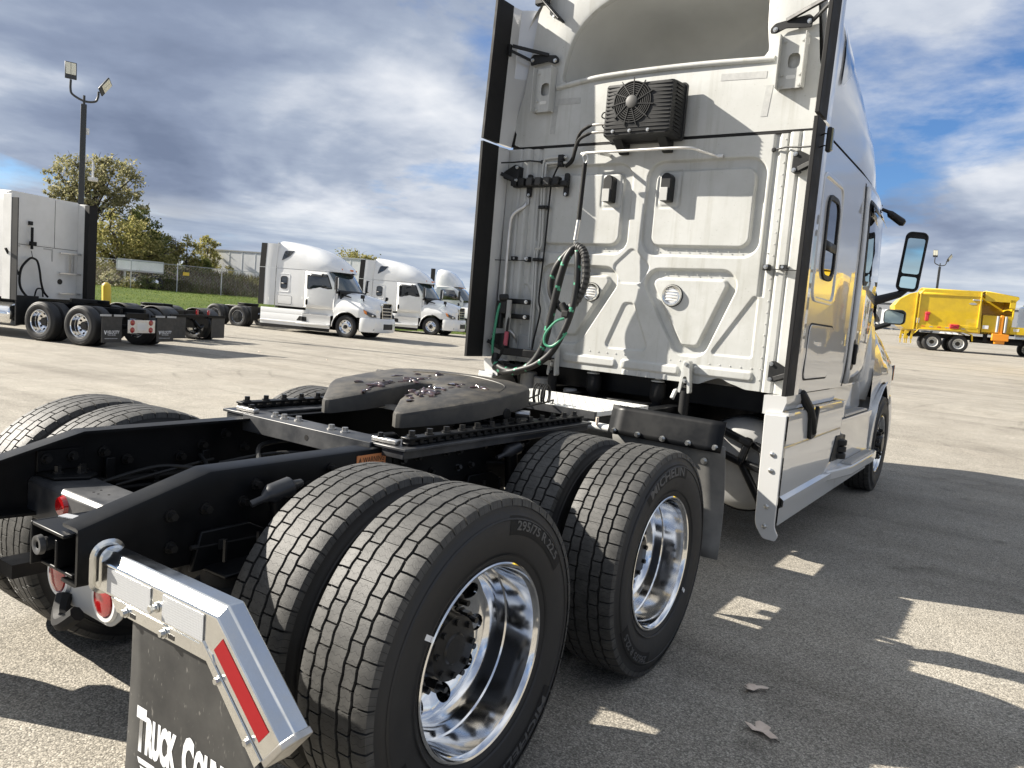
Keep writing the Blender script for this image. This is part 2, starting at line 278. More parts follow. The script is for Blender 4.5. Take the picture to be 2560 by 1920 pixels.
# ------------------------------------------------------------------ mesh builder
def spl(pts, n=8, closed=False):
    P = [Vector(q) for q in pts]; out = []; N = len(P); rngs = range(N if closed else N-1)
    for i in rngs:
        if closed: a, b, c, d = P[(i-1) % N], P[i], P[(i+1) % N], P[(i+2) % N]
        else: a, b, c, d = P[max(i-1, 0)], P[i], P[i+1], P[min(i+2, N-1)]
        for k in range(n):
            t = k/n
            out.append(.5*((2*b)+(-a+c)*t+(2*a-5*b+4*c-d)*t*t+(-a+3*b-3*c+d)*t**3))
    if not closed: out.append(P[-1])
    return out
class MB:
    def __init__(s): s.v = []; s.f = []; s.mi = []; s.uv = {}; s.cur = 0
    def add(s, vs, fs):
        o = len(s.v); s.v += [tuple(q) for q in vs]
        for f in fs: s.f.append(tuple(o+i for i in f)); s.mi.append(s.cur)
        return s
    def box(s, c, d, rot=None, taper=None):
        hx, hy, hz = d[0]/2, d[1]/2, d[2]/2; vs = []
        for z in (-1, 1):
            k = (taper if (taper and z > 0) else 1)
            for x, y in ((-1, -1), (1, -1), (1, 1), (-1, 1)):
                p = Vector((x*hx*k, y*hy*k, z*hz))
                if rot is not None: p = rot @ p
                vs.append(p+Vector(c))
        return s.add(vs, [(0, 3, 2, 1), (4, 5, 6, 7), (0, 1, 5, 4), (1, 2, 6, 5), (2, 3, 7, 6), (3, 0, 4, 7)])
    def bar(s, p, q, w, h, up=(0, 0, 1)):
        p, q = Vector(p), Vector(q); d = (q-p); l = d.length; d.normalize(); up = Vector(up)
        x = d.cross(up); x = x.normalized() if x.length > 1e-6 else Vector((1, 0, 0)); z = x.cross(d)
        m = Matrix((x, d, z)).transposed()
        return s.box((p+q)/2, (w, l, h), m)
    def frame(s, d):
        d = Vector(d).normalized(); a = Vector((0, 0, 1)) if abs(d.z) < .9 else Vector((1, 0, 0))
        x = d.cross(a).normalized(); return x, d.cross(x).normalized()
    def cyl(s, p, q, r, n=16, r2=None, caps=True):
        p, q = Vector(p), Vector(q); r2 = r if r2 is None else r2; x, y = s.frame(q-p); vs = []
        for c, rr in ((p, r), (q, r2)):
            for i in range(n): t = 2*math.pi*i/n; vs.append(c+x*rr*math.cos(t)+y*rr*math.sin(t))
        fs = [(i, (i+1) % n, n+(i+1) % n, n+i) for i in range(n)]
        if caps: fs += [tuple(range(n-1, -1, -1)), tuple(range(n, 2*n))]
        return s.add(vs, fs)
    def tube(s, pts, r, n=8, closed=False, stripe=None):
        P = [Vector(q) for q in pts]; N = len(P); vs = []; x = None
        for i in range(N):
            d = (P[(i+1) % N]-P[i-1]) if closed else (P[min(i+1, N-1)]-P[max(i-1, 0)])
            d.normalize()
            if x is None: x, y = s.frame(d)
            else:
                x = (x-d*x.dot(d)).normalized(); y = d.cross(x)
            rr = r[i] if isinstance(r, (list, tuple)) else r
            for k in range(n): t = 2*math.pi*k/n; vs.append(P[i]+x*rr*math.cos(t)+y*rr*math.sin(t))
        fs = []; st = []
        for i in range(N if closed else N-1):
            j = (i+1) % N
            for k in range(n):
                fs.append((i*n+k, i*n+(k+1) % n, j*n+(k+1) % n, j*n+k)); st.append((i, k))
        if not closed: fs += [tuple(range(n-1, -1, -1)), tuple(range((N-1)*n, N*n))]; st += [(0, 0)]*2
        s.add(vs, fs)
        if stripe:
            for q, (i, k) in enumerate(st): s.mi[len(s.mi)-len(st)+q] = stripe(i, k)
        return s
    def lathe(s, prof, n=48, ctr=(0, 0, 0), axis='X', closed=False, a0=0, a1=2*math.pi):
        """prof: list of (axial, radius)"""
        full = abs(a1-a0-2*math.pi) < 1e-6; m = n if full else n+1; vs = []; c = Vector(ctr)
        for a, r_ in prof:
            for k in range(m):
                t = a0+(a1-a0)*k/n; u, w = r_*math.cos(t), r_*math.sin(t)
                vs.append(c+Vector({'X': (a, u, w), 'Y': (w, a, u), 'Z': (u, w, a)}[axis]))
        fs = []; L = len(prof)
        for i in range(L if closed else L-1):
            j = (i+1) % L
            for k in range(n if not full else m):
                k2 = (k+1) % m
                fs.append((i*m+k, i*m+k2, j*m+k2, j*m+k))
        return s.add(vs, fs)
    def prism(s, poly, ax, a, b):
        """poly in the two remaining axes (in XYZ order), extruded along ax from a to b"""
        def P(t, u, w): return {'X': (t, u, w), 'Y': (u, t, w), 'Z': (u, w, t)}[ax]
        n = len(poly); vs = [P(a, *q) for q in poly]+[P(b, *q) for q in poly]
        return s.add(vs, [tuple(range(n-1, -1, -1)), tuple(range(n, 2*n))]+[(i, (i+1) % n, n+(i+1) % n, n+i) for i in range(n)])
    def grid(s, rows, closed=False):
        m = len(rows[0]); vs = [q for r_ in rows for q in r_]
        fs = [(i*m+k, i*m+(k+1) % m, (i+1)*m+(k+1) % m, (i+1)*m+k) for i in range(len(rows)-1) for k in range(m if closed else m-1)]
        return s.add(vs, fs)
    def ringplate(s, outer, inner, ax, a, b):
        """plate with a hole: outer and inner loops with the same number of points"""
        def P(t, u, w): return {'X': (t, u, w), 'Y': (u, t, w), 'Z': (u, w, t)}[ax]
        n = len(outer); vs = [P(a, *q) for q in outer]+[P(a, *q) for q in inner]+[P(b, *q) for q in outer]+[P(b, *q) for q in inner]; fs = []
        for i in range(n):
            j = (i+1) % n
            fs += [(i, j, n+j, n+i), (2*n+i, 3*n+i, 3*n+j, 2*n+j), (i, 2*n+i, 2*n+j, j), (n+i, n+j, 3*n+j, 3*n+i)]
        return s.add(vs, fs)
    def mirror(s):
        o = len(s.v); s.v += [(-x, y, z) for x, y, z in s.v]; k = len(s.f)
        s.f += [tuple(o+i for i in reversed(f)) for f in s.f[:k]]; s.mi += s.mi[:k]; return s
    def mesh(s, name, smooth=35):
        me = bpy.data.meshes.new(name); me.from_pydata(s.v, [], s.f); me.update()
        import bmesh
        bm = bmesh.new(); bm.from_mesh(me); bmesh.ops.recalc_face_normals(bm, faces=bm.faces); bm.to_mesh(me); bm.free()
        if smooth:
            me.polygons.foreach_set('use_smooth', [True]*len(me.polygons)); me.set_sharp_from_angle(angle=R(smooth))
        if any(s.mi): me.polygons.foreach_set('material_index', s.mi)
        return me
    def obj(s, name, m, parent=None, smooth=35, bevel=0, seg=2, subd=0, solid=0):
        me = s.mesh(name, smooth); return link(name, me, m, parent, bevel, seg, subd, solid)
def link(name, me, m=None, parent=None, bevel=0, seg=2, subd=0, solid=0):
    if m is not None and not me.materials:
        for q in (m if isinstance(m, (list, tuple)) else [m]): me.materials.append(MATS[q])
    o = bpy.data.objects.new(name, me); COL.objects.link(o)
    if parent is not None: o.parent = parent
    if solid:
        md = o.modifiers.new('solid', 'SOLIDIFY'); md.thickness = solid; md.offset = 0
    if bevel:
        md = o.modifiers.new('bevel', 'BEVEL'); md.width = bevel; md.segments = seg; md.limit_method = 'ANGLE'; md.angle_limit = R(40)
    if subd:
        md = o.modifiers.new('subd', 'SUBSURF'); md.levels = md.render_levels = subd
    return o
def empty(name, loc=(0, 0, 0), rz=0):
    o = bpy.data.objects.new(name, None); COL.objects.link(o); o.location = loc; o.rotation_euler = (0, 0, rz); o.empty_display_size = .3; return o
def tag(o, label=None, cat=None, group=None, kind=None):
    for k, v in (('label', label), ('category', cat), ('group', group), ('kind', kind)):
        if v: o[k] = v
    return o
KIDS = {}
def copy_tree(o, parent=None):
    c = o.copy(); COL.objects.link(c); c.parent = parent
    for ch in [q for q in bpy.data.objects if q.parent == o]: copy_tree(ch, c)
    return c
def rrect(cx, cz, hx, hz, r_, n=5):
    out = []
    for sx, sz, a in ((1, 1, 0), (-1, 1, 90), (-1, -1, 180), (1, -1, 270)):
        for k in range(n+1):
            t = R(a+90*k/n); out.append((cx+sx*(hx-r_)+r_*math.cos(t), cz+sz*(hz-r_)+r_*math.sin(t)))
    return out
def rpoly(pts, r_, n=5):
    """polygon with rounded corners"""
    out = []; N = len(pts)
    for i in range(N):
        p0, p1, p2 = (Vector((*pts[(i+k) % N], 0)) for k in (-1, 0, 1))
        rr = r_[i] if isinstance(r_, (list, tuple)) else r_
        d0 = (p0-p1); d2 = (p2-p1); rr = min(rr, .49*d0.length, .49*d2.length); a = p1+d0.normalized()*rr; b = p1+d2.normalized()*rr
        for k in range(n+1):
            t = k/n; q = a*(1-t)**2+p1*2*t*(1-t)+b*t*t; out.append((q.x, q.y))
    return out
def offs(poly, d):
    """offset a (roughly convex) loop inwards by d"""
    N = len(poly); out = []; ar = sum(poly[i][0]*poly[(i+1) % N][1]-poly[(i+1) % N][0]*poly[i][1] for i in range(N)); sg = 1 if ar > 0 else -1
    for i in range(N):
        a, b = poly[i-1], poly[(i+1) % N]; tx, ty = b[0]-a[0], b[1]-a[1]; l = math.hypot(tx, ty) or 1
        out.append((poly[i][0]-sg*ty/l*d, poly[i][1]+sg*tx/l*d))
    return out
def text_mesh(txt, size=1, ext=.0, shear=0, space=1.0, res=3, bold=0.0):
    cu_ = bpy.data.curves.new('t', 'FONT'); cu_.body = txt; cu_.size = size; cu_.extrude = ext; cu_.shear = shear; cu_.space_character = space; cu_.resolution_u = res; cu_.offset = bold
    o = bpy.data.objects.new('t', cu_); COL.objects.link(o); dg = bpy.context.evaluated_depsgraph_get(); dg.update()
    me = bpy.data.meshes.new_from_object(o.evaluated_get(dg)); bpy.data.objects.remove(o); bpy.data.curves.remove(cu_); me.materials.clear(); return me
def remap(me, fn):
    for v in me.vertices: v.co = fn(v.co.copy())
    me.update(); return me
def bounds(me):
    xs = [v.co.x for v in me.vertices]; ys = [v.co.y for v in me.vertices]; return min(xs), max(xs), min(ys), max(ys)
# ------------------------------------------------------------------ wheels (axis X, outer face +X)
TR = .507
def tyre_mesh(detail=True):
    m = MB()
    # carcass
    pr = [(-.105, .283), (-.118, .292), (-.128, .315), (-.140, .36), (-.1455, .40), (-.143, .43), (-.136, .452), (-.133, .455), (-.131, .47), (-.127, .484), (-.122, .490)]
    base = .490 if detail else .504
    prof = pr+[(-.10, base+.002), (-.05, base+.004), (0, base+.005), (.05, base+.004), (.10, base+.002)]+[(-a, b) for a, b in reversed(pr)]
    # sidewall ridges
    m.cur = 1; m.lathe(prof, 72 if detail else 40, closed=False)
    for s_ in (-1, 1):
        m.lathe([(s_*.1335, .322), (s_*.1375, .3235), (s_*.1395, .327)], 64)
        m.lathe([(s_*.1425, .4335), (s_*.1455, .436), (s_*.1415, .4405)], 64)
    if detail:
        m.cur = 0; NB = 54
        def block(x0, x1, t0, t1, top, side=0, zig=0, both=True):
            nx, nt_ = 3, 5; vs = []
            for lev in (0, 1):
                for i in range(nt_):
                    t = t0+(t1-t0)*i/(nt_-1); z_ = zig*math.sin(NB*t)
                    for k in range(nx):
                        x = x0+(x1-x0)*k/(nx-1)
                        if k == 0 and not side < 0: x += z_
                        if k == nx-1 and not side > 0: x += z_
                        if lev == 0: x += (x-(x0+x1)/2)*-.0
                        crown = .003*(1-(x/.125)**2)
                        rr = (.488 if lev == 0 else .504+crown)
                        if lev == 1 and ((side < 0 and k == 0) or (side > 0 and k == nx-1)): rr -= .006
                        if lev == 0 and side and (k == (0 if side < 0 else nx-1)): x = x0-.006 if side < 0 else x1+.006; rr = .476
                        ins = 0 if lev == 0 else .0006
                        tt = t+(.0018 if i == 0 else -.0018 if i == nt_-1 else 0)*lev
                        vs.append((x, rr*math.cos(tt), rr*math.sin(tt)))
            f = []; q = nx*nt_
            for i in range(nt_-1):
                for k in range(nx-1): f.append((q+i*nx+k, q+i*nx+k+1, q+(i+1)*nx+k+1, q+(i+1)*nx+k))
            loop = [0, 1, 2, 5, 8, 11, 14, 13, 12, 9, 6, 3]
            for a in range(12): b = (a+1) % 12; f.append((loop[a], loop[b], q+loop[b], q+loop[a]))
            m.add(vs, f)
        da = 2*math.pi/NB
        for b in range(NB):
            for x0, x1, ph, gap, sd, zg in ((-.127, -.0825, .0, .075, -1, .0018), (-.0725, -.0365, .45, .06, 0, .0018), (-.0265, .0265, .2, .0, 0, .0018), (.0365, .0725, .75, .06, 0, .0018), (.0825, .127, .35, .075, 1, .0018)):
                t0 = (b+ph)*da; block(x0, x1, t0, t0+da*(1-gap), 0, sd, zg)
    me = m.mesh('tyre', 40)
    uvl = me.uv_layers.new(name='UVMap'); co = np.zeros(len(me.vertices)*3); me.vertices.foreach_get('co', co); co = co.reshape(-1, 3)
    li = np.zeros(len(me.loops), dtype=np.int32); me.loops.foreach_get('vertex_index', li)
    ang = np.arctan2(co[:, 2], co[:, 1]); uv = np.c_[co[:, 0], ang*.5][li]; uvl.data.foreach_set('uv', uv.ravel())
    for q in ('tread', 'sidewall'): me.materials.append(MATS[q])
    return me
def holed_disc(m, r0, r1, xa, xb, nh, rh, rhole, phase=0, np_=24, thick=.012):
    """annulus between r0 (axial xa) and r1 (axial xb) with nh round holes"""
    def X(rr): t = (rr-r0)/(r1-r0); return xa+(xb-xa)*t*t*(3-2*t)
    for h in range(nh):
        c = 2*math.pi*(h+phase)/nh; hw = math.pi/nh; q = np_//4; outer = []
        for k in range(q): outer.append((r0, -hw+2*hw*k/q))
        for k in range(q): outer.append((r0+(r1-r0)*k/q, hw))
        for k in range(q): outer.append((r1, hw-2*hw*k/q))
        for k in range(q): outer.append((r1-(r1-r0)*k/q, -hw))
        O = [(a*math.cos(c+b), a*math.sin(c+b)) for a, b in outer]
        cc = (rhole*math.cos(c), rhole*math.sin(c)); I = []
        for u, w in O:
            d = math.hypot(u-cc[0], w-cc[1]); I.append((cc[0]+(u-cc[0])*rh/d, cc[1]+(w-cc[1])*rh/d))
        Mi = [((u+i[0])/2, (w+i[1])/2) for (u, w), i in zip(O, I)]
        def P(L, dx=0): return [(X(math.hypot(*q_))+dx, *q_) for q_ in L]
        n = len(O); vs = P(O)+P(Mi)+P(I)+P(I, -thick); fs = []
        for lv in range(3):
            for i in range(n): j = (i+1) % n; fs.append((lv*n+i, lv*n+j, (lv+1)*n+j, (lv+1)*n+i))
        m.add(vs, fs)
def rim_drive():
    m = MB()
    m.lathe([(.100, .290), (.116, .3005), (.127, .3015), (.1295, .297), (.127, .291), (.117, .2865), (.112, .282), (.06, .2775), (.02, .275), (.012, .2735), (.007, .269), (-.02, .265), (-.045, .259), (-.06, .247)], 96)
    holed_disc(m, .150, .247, -.095, -.06, 10, .030, .205)
    m.lathe([(-.095, .150), (-.095, .085)], 48)
    m.lathe([(-.060, .247), (-.12, .262), (-.128, .30), (-.10, .288)], 48)
    return m.mesh('rim', 30)
def rim_steer():
    m = MB()
    m.lathe([(.100, .290), (.116, .3005), (.127, .3015), (.1295, .297), (.127, .291), (.117, .2865), (.09, .281), (.072, .276), (.062, .268)], 96)
    holed_disc(m, .155, .268, .105, .062, 10, .027, .225)
    m.lathe([(.105, .155), (.112, .148), (.112, .09)], 48)
    m.lathe([(.06, .268), (-.10, .26), (-.128, .30), (-.10, .288)], 48)
    return m.mesh('rim', 30)
def hub_drive():
    m = MB()
    m.lathe([(-.095, .128), (-.085, .128), (-.080, .122), (-.070, .112), (-.05, .106), (-.005, .103), (.004, .102), (.006, .05), (.012, .045), (.012, 0.0005)], 40)
    for k in range(8):
        t = 2*math.pi*k/8; m.cyl((.004, .085*math.cos(t), .085*math.sin(t)), (.016, .085*math.cos(t), .085*math.sin(t)), .010, 6)
    return m.mesh('hub', 35)
def hub_steer():
    m = MB(); m.lathe([(.10, .09), (.155, .086), (.165, .078), (.168, .05), (.168, .0005)], 40); return m.mesh('hub', 35)
def nut_mesh(x0, x1, xs):
    m = MB(); m.cyl((x0, 0, 0), (x0+.012, 0, 0), .026, 16); m.cyl((x0+.012, 0, 0), (x1, 0, 0), .021, 6); m.cyl((x1, 0, 0), (xs, 0, 0), .010, 10); return m.mesh('lug_nut', 30)
ME = {}
ME['tyre'] = tyre_mesh(True); ME['tyre_lo'] = tyre_mesh(False)
ME['rim_drive'] = rim_drive(); ME['rim_steer'] = rim_steer(); ME['hub_drive'] = hub_drive(); ME['hub_steer'] = hub_steer()
ME['nut_d'] = nut_mesh(-.092, -.046, -.015); ME['nut_s'] = nut_mesh(.112, .150, .156)
def cover_mesh():
    m = MB(); m.lathe([(.118, .283), (.126, .27), (.13, .2), (.135, .12), (.145, .06), (.147, .0005)], 40)
    for k in range(5):
        t = 2*math.pi*k/5; m.bar((.132, .09*math.cos(t), .09*math.sin(t)), (.13, .25*math.cos(t), .25*math.sin(t)), .05, .016, (1, 0, 0))
    m.lathe([(.142, .085), (.152, .08), (.152, .0005)], 24); return m.mesh('wheel_cover', 30)
ME['cover'] = cover_mesh()
def simple_rim():
    m = MB(); m.lathe([(.10, .29), (.127, .30), (.12, .285), (.0, .27), (-.08, .25), (-.10, .2), (-.12, .02)], 36); return m.mesh('rim', 30)
ME['rim_simple'] = simple_rim()
def lettering(txt, radius, height, a_mid, width, name='sidewall_lettering'):
    """raised letters bent round the outer sidewall; a_mid is the angle (deg) of the middle, read from outside"""
    me = text_mesh(txt, 1, .5, res=2, bold=.02); x0, x1, y0, y1 = bounds(me)
    def f(c):
        u = (c.x-x0)/(x1-x0)-.5; w = (c.y-y0)/(y1-y0)-.5
        rr = radius+w*height
        t = R(a_mid)-u*width/radius
        ax = float(np.interp(rr, [.315, .36, .40, .43, .452], [.128, .140, .1455, .143, .136]))+(.0030 if c.z > 0 else -.004)
        return Vector((ax, rr*math.cos(t), rr*math.sin(t)))
    return remap(me, f)
def letter_band(a0, a1, r0_=.388, r1_=.447):
    """smooth darker panel behind the sidewall lettering"""
    m = MB(); rows = []
    for k in range(9):
        rr = r0_+(r1_-r0_)*k/8; ax = float(np.interp(rr, [.315, .36, .40, .43, .452], [.128, .140, .1455, .143, .136]))+.0012
        rows.append([(ax, rr*math.cos(R(a0+(a1-a0)*q/30)), rr*math.sin(R(a0+(a1-a0)*q/30))) for q in range(31)])
    m.grid(rows); return m.mesh('lettering_panel', 60)
def wheel(parent, x, y, kind='drive', hi=True, z=TR, left=False, lite=False, rimmat='alu', hubmat='blackbolt', spin=0, cover=False):
    rm = 'rim_steer' if kind == 'steer' else 'rim_drive' if kind == 'drive' else 'rim_simple'
    w = link('wheel', ME[rm], rimmat, parent)
    if not w.data.materials or w.data.materials[0] != MATS[rimmat]:
        k = rm+rimmat
        if k not in ME: ME[k] = ME[rm].copy(); ME[k].materials.clear(); ME[k].materials.append(MATS[rimmat])
        w.data = ME[k]
    w.location = (x, y, z); w.rotation_euler = (spin, 0, math.pi if left else 0)
    link('tyre', ME['tyre' if hi else 'tyre_lo'], None, w)
    if cover: link('wheel_cover', ME['cover'], 'plastic', w)
    elif kind in ('drive', 'steer') and not lite:
        hk = ('hub_steer' if kind == 'steer' else 'hub_drive')
        h = link('hub', ME[hk], hubmat, w)
        if hi:
            for k in range(10):
                t = 2*math.pi*(k+.5)/10; rr = .1425
                n_ = link('lug_nut', ME['nut_s' if kind == 'steer' else 'nut_d'], 'blackbolt', w); n_.location = (0, rr*math.cos(t), rr*math.sin(t))
    elif kind in ('drive', 'steer') and lite:
        link('hub', ME['hub_steer' if kind == 'steer' else 'hub_drive'], hubmat, w)
    return w
# ------------------------------------------------------------------ ground
def sstep(a, b, x):
    t = np.clip((x-a)/(b-a), 0, 1); return t*t*(3-2*t)
def hgt(x, y):
    """lot height: level round the tractor, rising to the north-east; a grass berm and bank to the north-west"""
    x = np.asarray(x, float); y = np.asarray(y, float)
    ramp = .0335*np.maximum(0, y-6)*sstep(6, 14, y)
    m = sstep(-.62, -.34, x/np.maximum(np.abs(y), 4))
    h = ramp*m
    d = bank_d(x, y)
    D = np.hypot(x-CAM.x, y-CAM.y)
    h = h + (1-m)*(sstep(0, 17, d)*1.12 + sstep(18, 26, d)*1.55 - sstep(28, 35, d)*1.65 - .14*sstep(9, 18, D)*(1-sstep(30, 44, D)))
    return h
BD = Vector((-.868, .497)).normalized()          # direction towards the bank (away from the camera, to the left)
def bank_d(x, y): return (x-CAM.x)*BD.x+(y-CAM.y)*BD.y-44.0
def build_ground():
    xs = np.unique(np.concatenate([np.linspace(-900, -140, 16), np.linspace(-140, 60, 134), np.linspace(60, 900, 14)]))
    ys = np.unique(np.concatenate([np.linspace(-900, -40, 14), np.linspace(-40, 160, 134), np.linspace(160, 1100, 16)]))
    Xg, Yg = np.meshgrid(xs, ys, indexing='ij'); Z = hgt(np.clip(Xg, -170, 200), np.clip(Yg, -200, 130))
    m = MB(); rows = [[(Xg[i, j], Yg[i, j], Z[i, j]) for j in range(len(ys))] for i in range(len(xs))]
    m.grid(rows); me = m.mesh('ground', 80)
    for q in ('asphalt', 'grassground', 'dirt'): me.materials.append(MATS[q])
    for pl in me.polygons:
        c = pl.center; d = float(bank_d(c.x, c.y))
        if c.x/max(abs(c.y), 4) < -.46 and c.y > -60:
            pl.material_index = 0 if d < 0 else 1 if d < 18 else 2
    o = link('ground', me); tag(o, kind='structure'); return o
build_ground()
# ------------------------------------------------------------------ cab shared by the sleeper tractors
def lerp(t, tab):
    return float(np.interp(t, [a for a, b in tab], [b for a, b in tab]))
HW = [(3.2, 1.215), (4.8, 1.215), (5.2, 1.207), (5.6, 1.185), (6.0, 1.145), (6.45, 1.085)]
def hw(y, z=2.0): return lerp(y, HW)-.02*max(0, (z-2.0)/.86)**2-.02*max(0, (1.45-z)/.27)**2
ZTOP = [(3.3, 4.13), (3.7, 4.11), (4.5, 3.99), (5.2, 3.81), (5.8, 3.52), (6.2, 3.23), (6.42, 3.02), (6.52, 2.90)]
RW = [(3.3, 1.2), (4.6, 1.2), (5.2, 1.18), (5.7, 1.12), (6.0, 1.02), (6.3, .76), (6.45, .44), (6.52, .12)]
def loop_by_angle(poly, c, n=96):
    A = sorted((math.atan2(w-c[1], u-c[0]), u, w) for u, w in poly); ang = [a for a, _, _ in A]; out = []
    for k in range(n):
        t = -math.pi+2*math.pi*k/n
        u = np.interp(t, ang, [a[1] for a in A], period=2*math.pi); w = np.interp(t, ang, [a[2] for a in A], period=2*math.pi); out.append((float(u), float(w)))
    return out
def dens(poly, n=6):
    out = []
    for i in range(len(poly)):
        a, b = poly[i], poly[(i+1) % len(poly)]
        for k in range(n): out.append((a[0]+(b[0]-a[0])*k/n, a[1]+(b[1]-a[1])*k/n))
    return out
def side_patch(m, yz_rows, off, sg=1):
    """rows of (y,z) points laid on the cab side, off metres proud"""
    m.grid([[(sg*(hw(y, z)+off), y, z) for y, z in r_] for r_ in yz_rows])
def side_poly(m, poly, o0, o1, sg=1):
    n = len(poly); c = (sum(q[0] for q in poly)/n, sum(q[1] for q in poly)/n)
    top = [(sg*(hw(y, z)+o1), y, z) for y, z in poly]; bot = [(sg*(hw(y, z)+o0), y, z) for y, z in poly]
    vs = bot+top; fs = [(i, (i+1) % n, n+(i+1) % n, n+i) for i in range(n)]
    for k in range(1, 6):
        t = 1-k/6; L_ = [(c[0]+(y-c[0])*t, c[1]+(z-c[1])*t) for y, z in poly]; vs += [(sg*(hw(y, z)+o1), y, z) for y, z in L_]
        fs += [(k*n+i, k*n+(i+1) % n, (k+1)*n+(i+1) % n, (k+1)*n+i) for i in range(n)]
    vs.append((sg*(hw(*c)+o1), *c)); fs += [(6*n+i, 6*n+(i+1) % n, 7*n) for i in range(n)]
    m.add(vs, fs)
def side_ring(m, outer, inner, o0, o1, sg=1):
    n = len(outer); L = lambda P, o: [(sg*(hw(y, z)+o), y, z) for y, z in P]
    vs = L(outer, o1)+L(inner, o1)+L(outer, o0)+L(inner, o0); fs = []
    for i in range(n):
        j = (i+1) % n; fs += [(i, j, n+j, n+i), (i, 2*n+i, 2*n+j, j), (n+i, n+j, 3*n+j, 3*n+i)]
    m.add(vs, fs)
PAINT = 'paint'
def build_cab(P, yr=2.92, ymid=3.12, ysk=3.11, full=True):
    # sleeper and cab shell
    m = MB(); ys = [3.30, 3.5, 4, 4.5, 4.8, 5.0, 5.2, 5.4, 5.6, 5.8, 5.95, 6.1, 6.25, 6.45]; rows = []
    for y in ys:
        zt = 2.86 if y <= 5.95 else 2.86-(y-5.95)/.5*.78
        zs = [1.185, 1.22, 1.3, 1.45, 1.7, 2.0]+[2.0+(zt-2.0)*k/4 for k in (1, 2, 3, 4)]
        rt = [(hw(y, z), y, z) for z in zs]; rows.append([(0, y, 1.185)]+rt+[(hw(y, zt)-.06, y, zt+.004), (-hw(y, zt)+.06, y, zt+.004)]+[(-x, y_, z) for x, y_, z in reversed(rt)]+[(0, y, 1.186)])
    m.grid(rows); m.obj('cab_body', PAINT, P, 40)
    # windshield, cowl and sun visor
    m = MB(); S = [k/10 for k in range(-10, 11)]; rows = []
    for t in (0, .25, .5, .75, 1):
        y0 = 6.45-.5*t; w = hw(y0)-.005; bow = .40-.10*t; rows.append([(w*s, y0+bow*(1-s*s)+.03*math.sin(t*math.pi), 2.08+.76*t) for s in S])
    m.grid(rows); m.obj('windshield', 'windshield', P, 60)
    m = MB(); m.grid([[(hw(6.45)*s*1.01, 6.46+.40*(1-s*s), 2.09) for s in S], [(hw(6.45)*s*1.02, 6.56+.44*(1-s*s), 2.02) for s in S], [(hw(6.45)*s*1.02, 6.58+.44*(1-s*s), 1.7) for s in S]]); m.obj('cowl', 'plastic', P)
    # roof fairing
    def sec(y, k=None):
        zt = lerp(y, ZTOP); w = lerp(y, RW); n = lerp(y, [(3.3, 5.0), (3.9, 3.6), (4.8, 2.7), (6.6, 2.2)]); out = []
        for i in range(61):
            t = math.pi*i/60; cx_, sx_ = math.cos(t), math.sin(t)
            out.append((w*math.copysign(abs(cx_)**(2/n), cx_), y, 2.872+(zt-2.872)*abs(sx_)**(2/n)))
        return out
    m = MB(); m.grid([sec(y) for y in [3.29, 3.35, 3.42, 3.5, 3.6, 3.7, 3.8, 3.9, 4.0, 4.1, 4.2, 4.35, 4.5, 4.65, 4.8, 5.1, 5.4, 5.7, 5.9, 6.05, 6.2, 6.3, 6.38, 6.45, 6.49, 6.52]])
    rf = m.obj('roof_fairing', PAINT, P, 50)
    m = MB(); m.grid([[(lerp(y, RW)*s_, y, 2.868) for s_ in (-1, 0, 1)] for y in (3.3, 4.6, 5.2, 5.7, 6.0, 6.3, 6.45, 6.52)]); m.obj('roof_underside', 'plastic', rf)
    if full:
        for x, y, z in ((.0, 6.44, 3.02), (.09, 6.44, 3.02), (-.09, 6.44, 3.02), (.62, 6.31, 3.02), (-.62, 6.31, 3.02)):
            m = MB(); m.box((x, y, z), (.03, .07, .07)); m.obj('marker_light', 'amber', rf, bevel=.01)
    for sg in (1, -1):
        # roof quarter window
        if full:
            m = MB(); tri = rpoly([(3.54, 3.20), (3.68, 3.66), (4.16, 3.68), (3.95, 3.42)], .07, 4)
            tri = dens(tri, 2); cc = (3.80, 3.50)
            def rp(y, z):
                zt = lerp(y, ZTOP); w = lerp(y, RW); n = lerp(y, [(3.3, 5.0), (3.9, 3.6), (4.8, 2.7), (6.6, 2.2)]); f = min(1, (z-2.872)/(zt-2.872)); return (sg*(w*(1-f**n)**(1/n)+.012), y, z)
            m.grid([[rp(cc[0]+(y-cc[0])*t, cc[1]+(z-cc[1])*t) for y, z in tri] for t in (1, .8, .6, .4, .2, .01)], True); m.obj('roof_window', 'glass', P, 60)
        # sleeper window
        o_ = dens(rrect(3.735, 2.245, .185, .285, .11, 4), 1); i_ = offs(o_, .035)
        m = MB(); side_ring(m, o_, i_, -.02, .014, sg); wn = m.obj('window', 'plastic', P, 30, bevel=.004)
        m = MB(); side_poly(m, i_, 0, .004, sg); m.obj('pane', 'glass', wn)
        m = MB(); side_patch(m, [[(3.56, 2.16), (3.9, 2.16)], [(3.56, 2.22), (3.9, 2.22)]], .009, sg); m.obj('window_bar', 'plastic', wn, solid=.006)
        o_ = rrect(3.71, 2.225, .325, .425, .1, 4); m = MB(); side_ring(m, o_, offs(o_, .035), -.01, .010, sg); m.obj('window_surround', PAINT, P, 30, bevel=.008, seg=3)
        # baggage door
        o_ = rrect(3.80, 1.465, .375, .195, .07, 4); m = MB(); side_ring(m, o_, offs(o_, .012), -.01, .003, sg); m.obj('baggage_door_seal', 'rubber', P, 30)
        m = MB(); side_poly(m, offs(o_, .012), -.01, .007, sg); m.obj('baggage_door', PAINT, P, 30, bevel=.004)
        # cab door
        ysd = [4.83, 5.0, 5.2, 5.4, 5.6, 5.8, 5.95, 6.1, 6.2, 6.32]
        rows = []
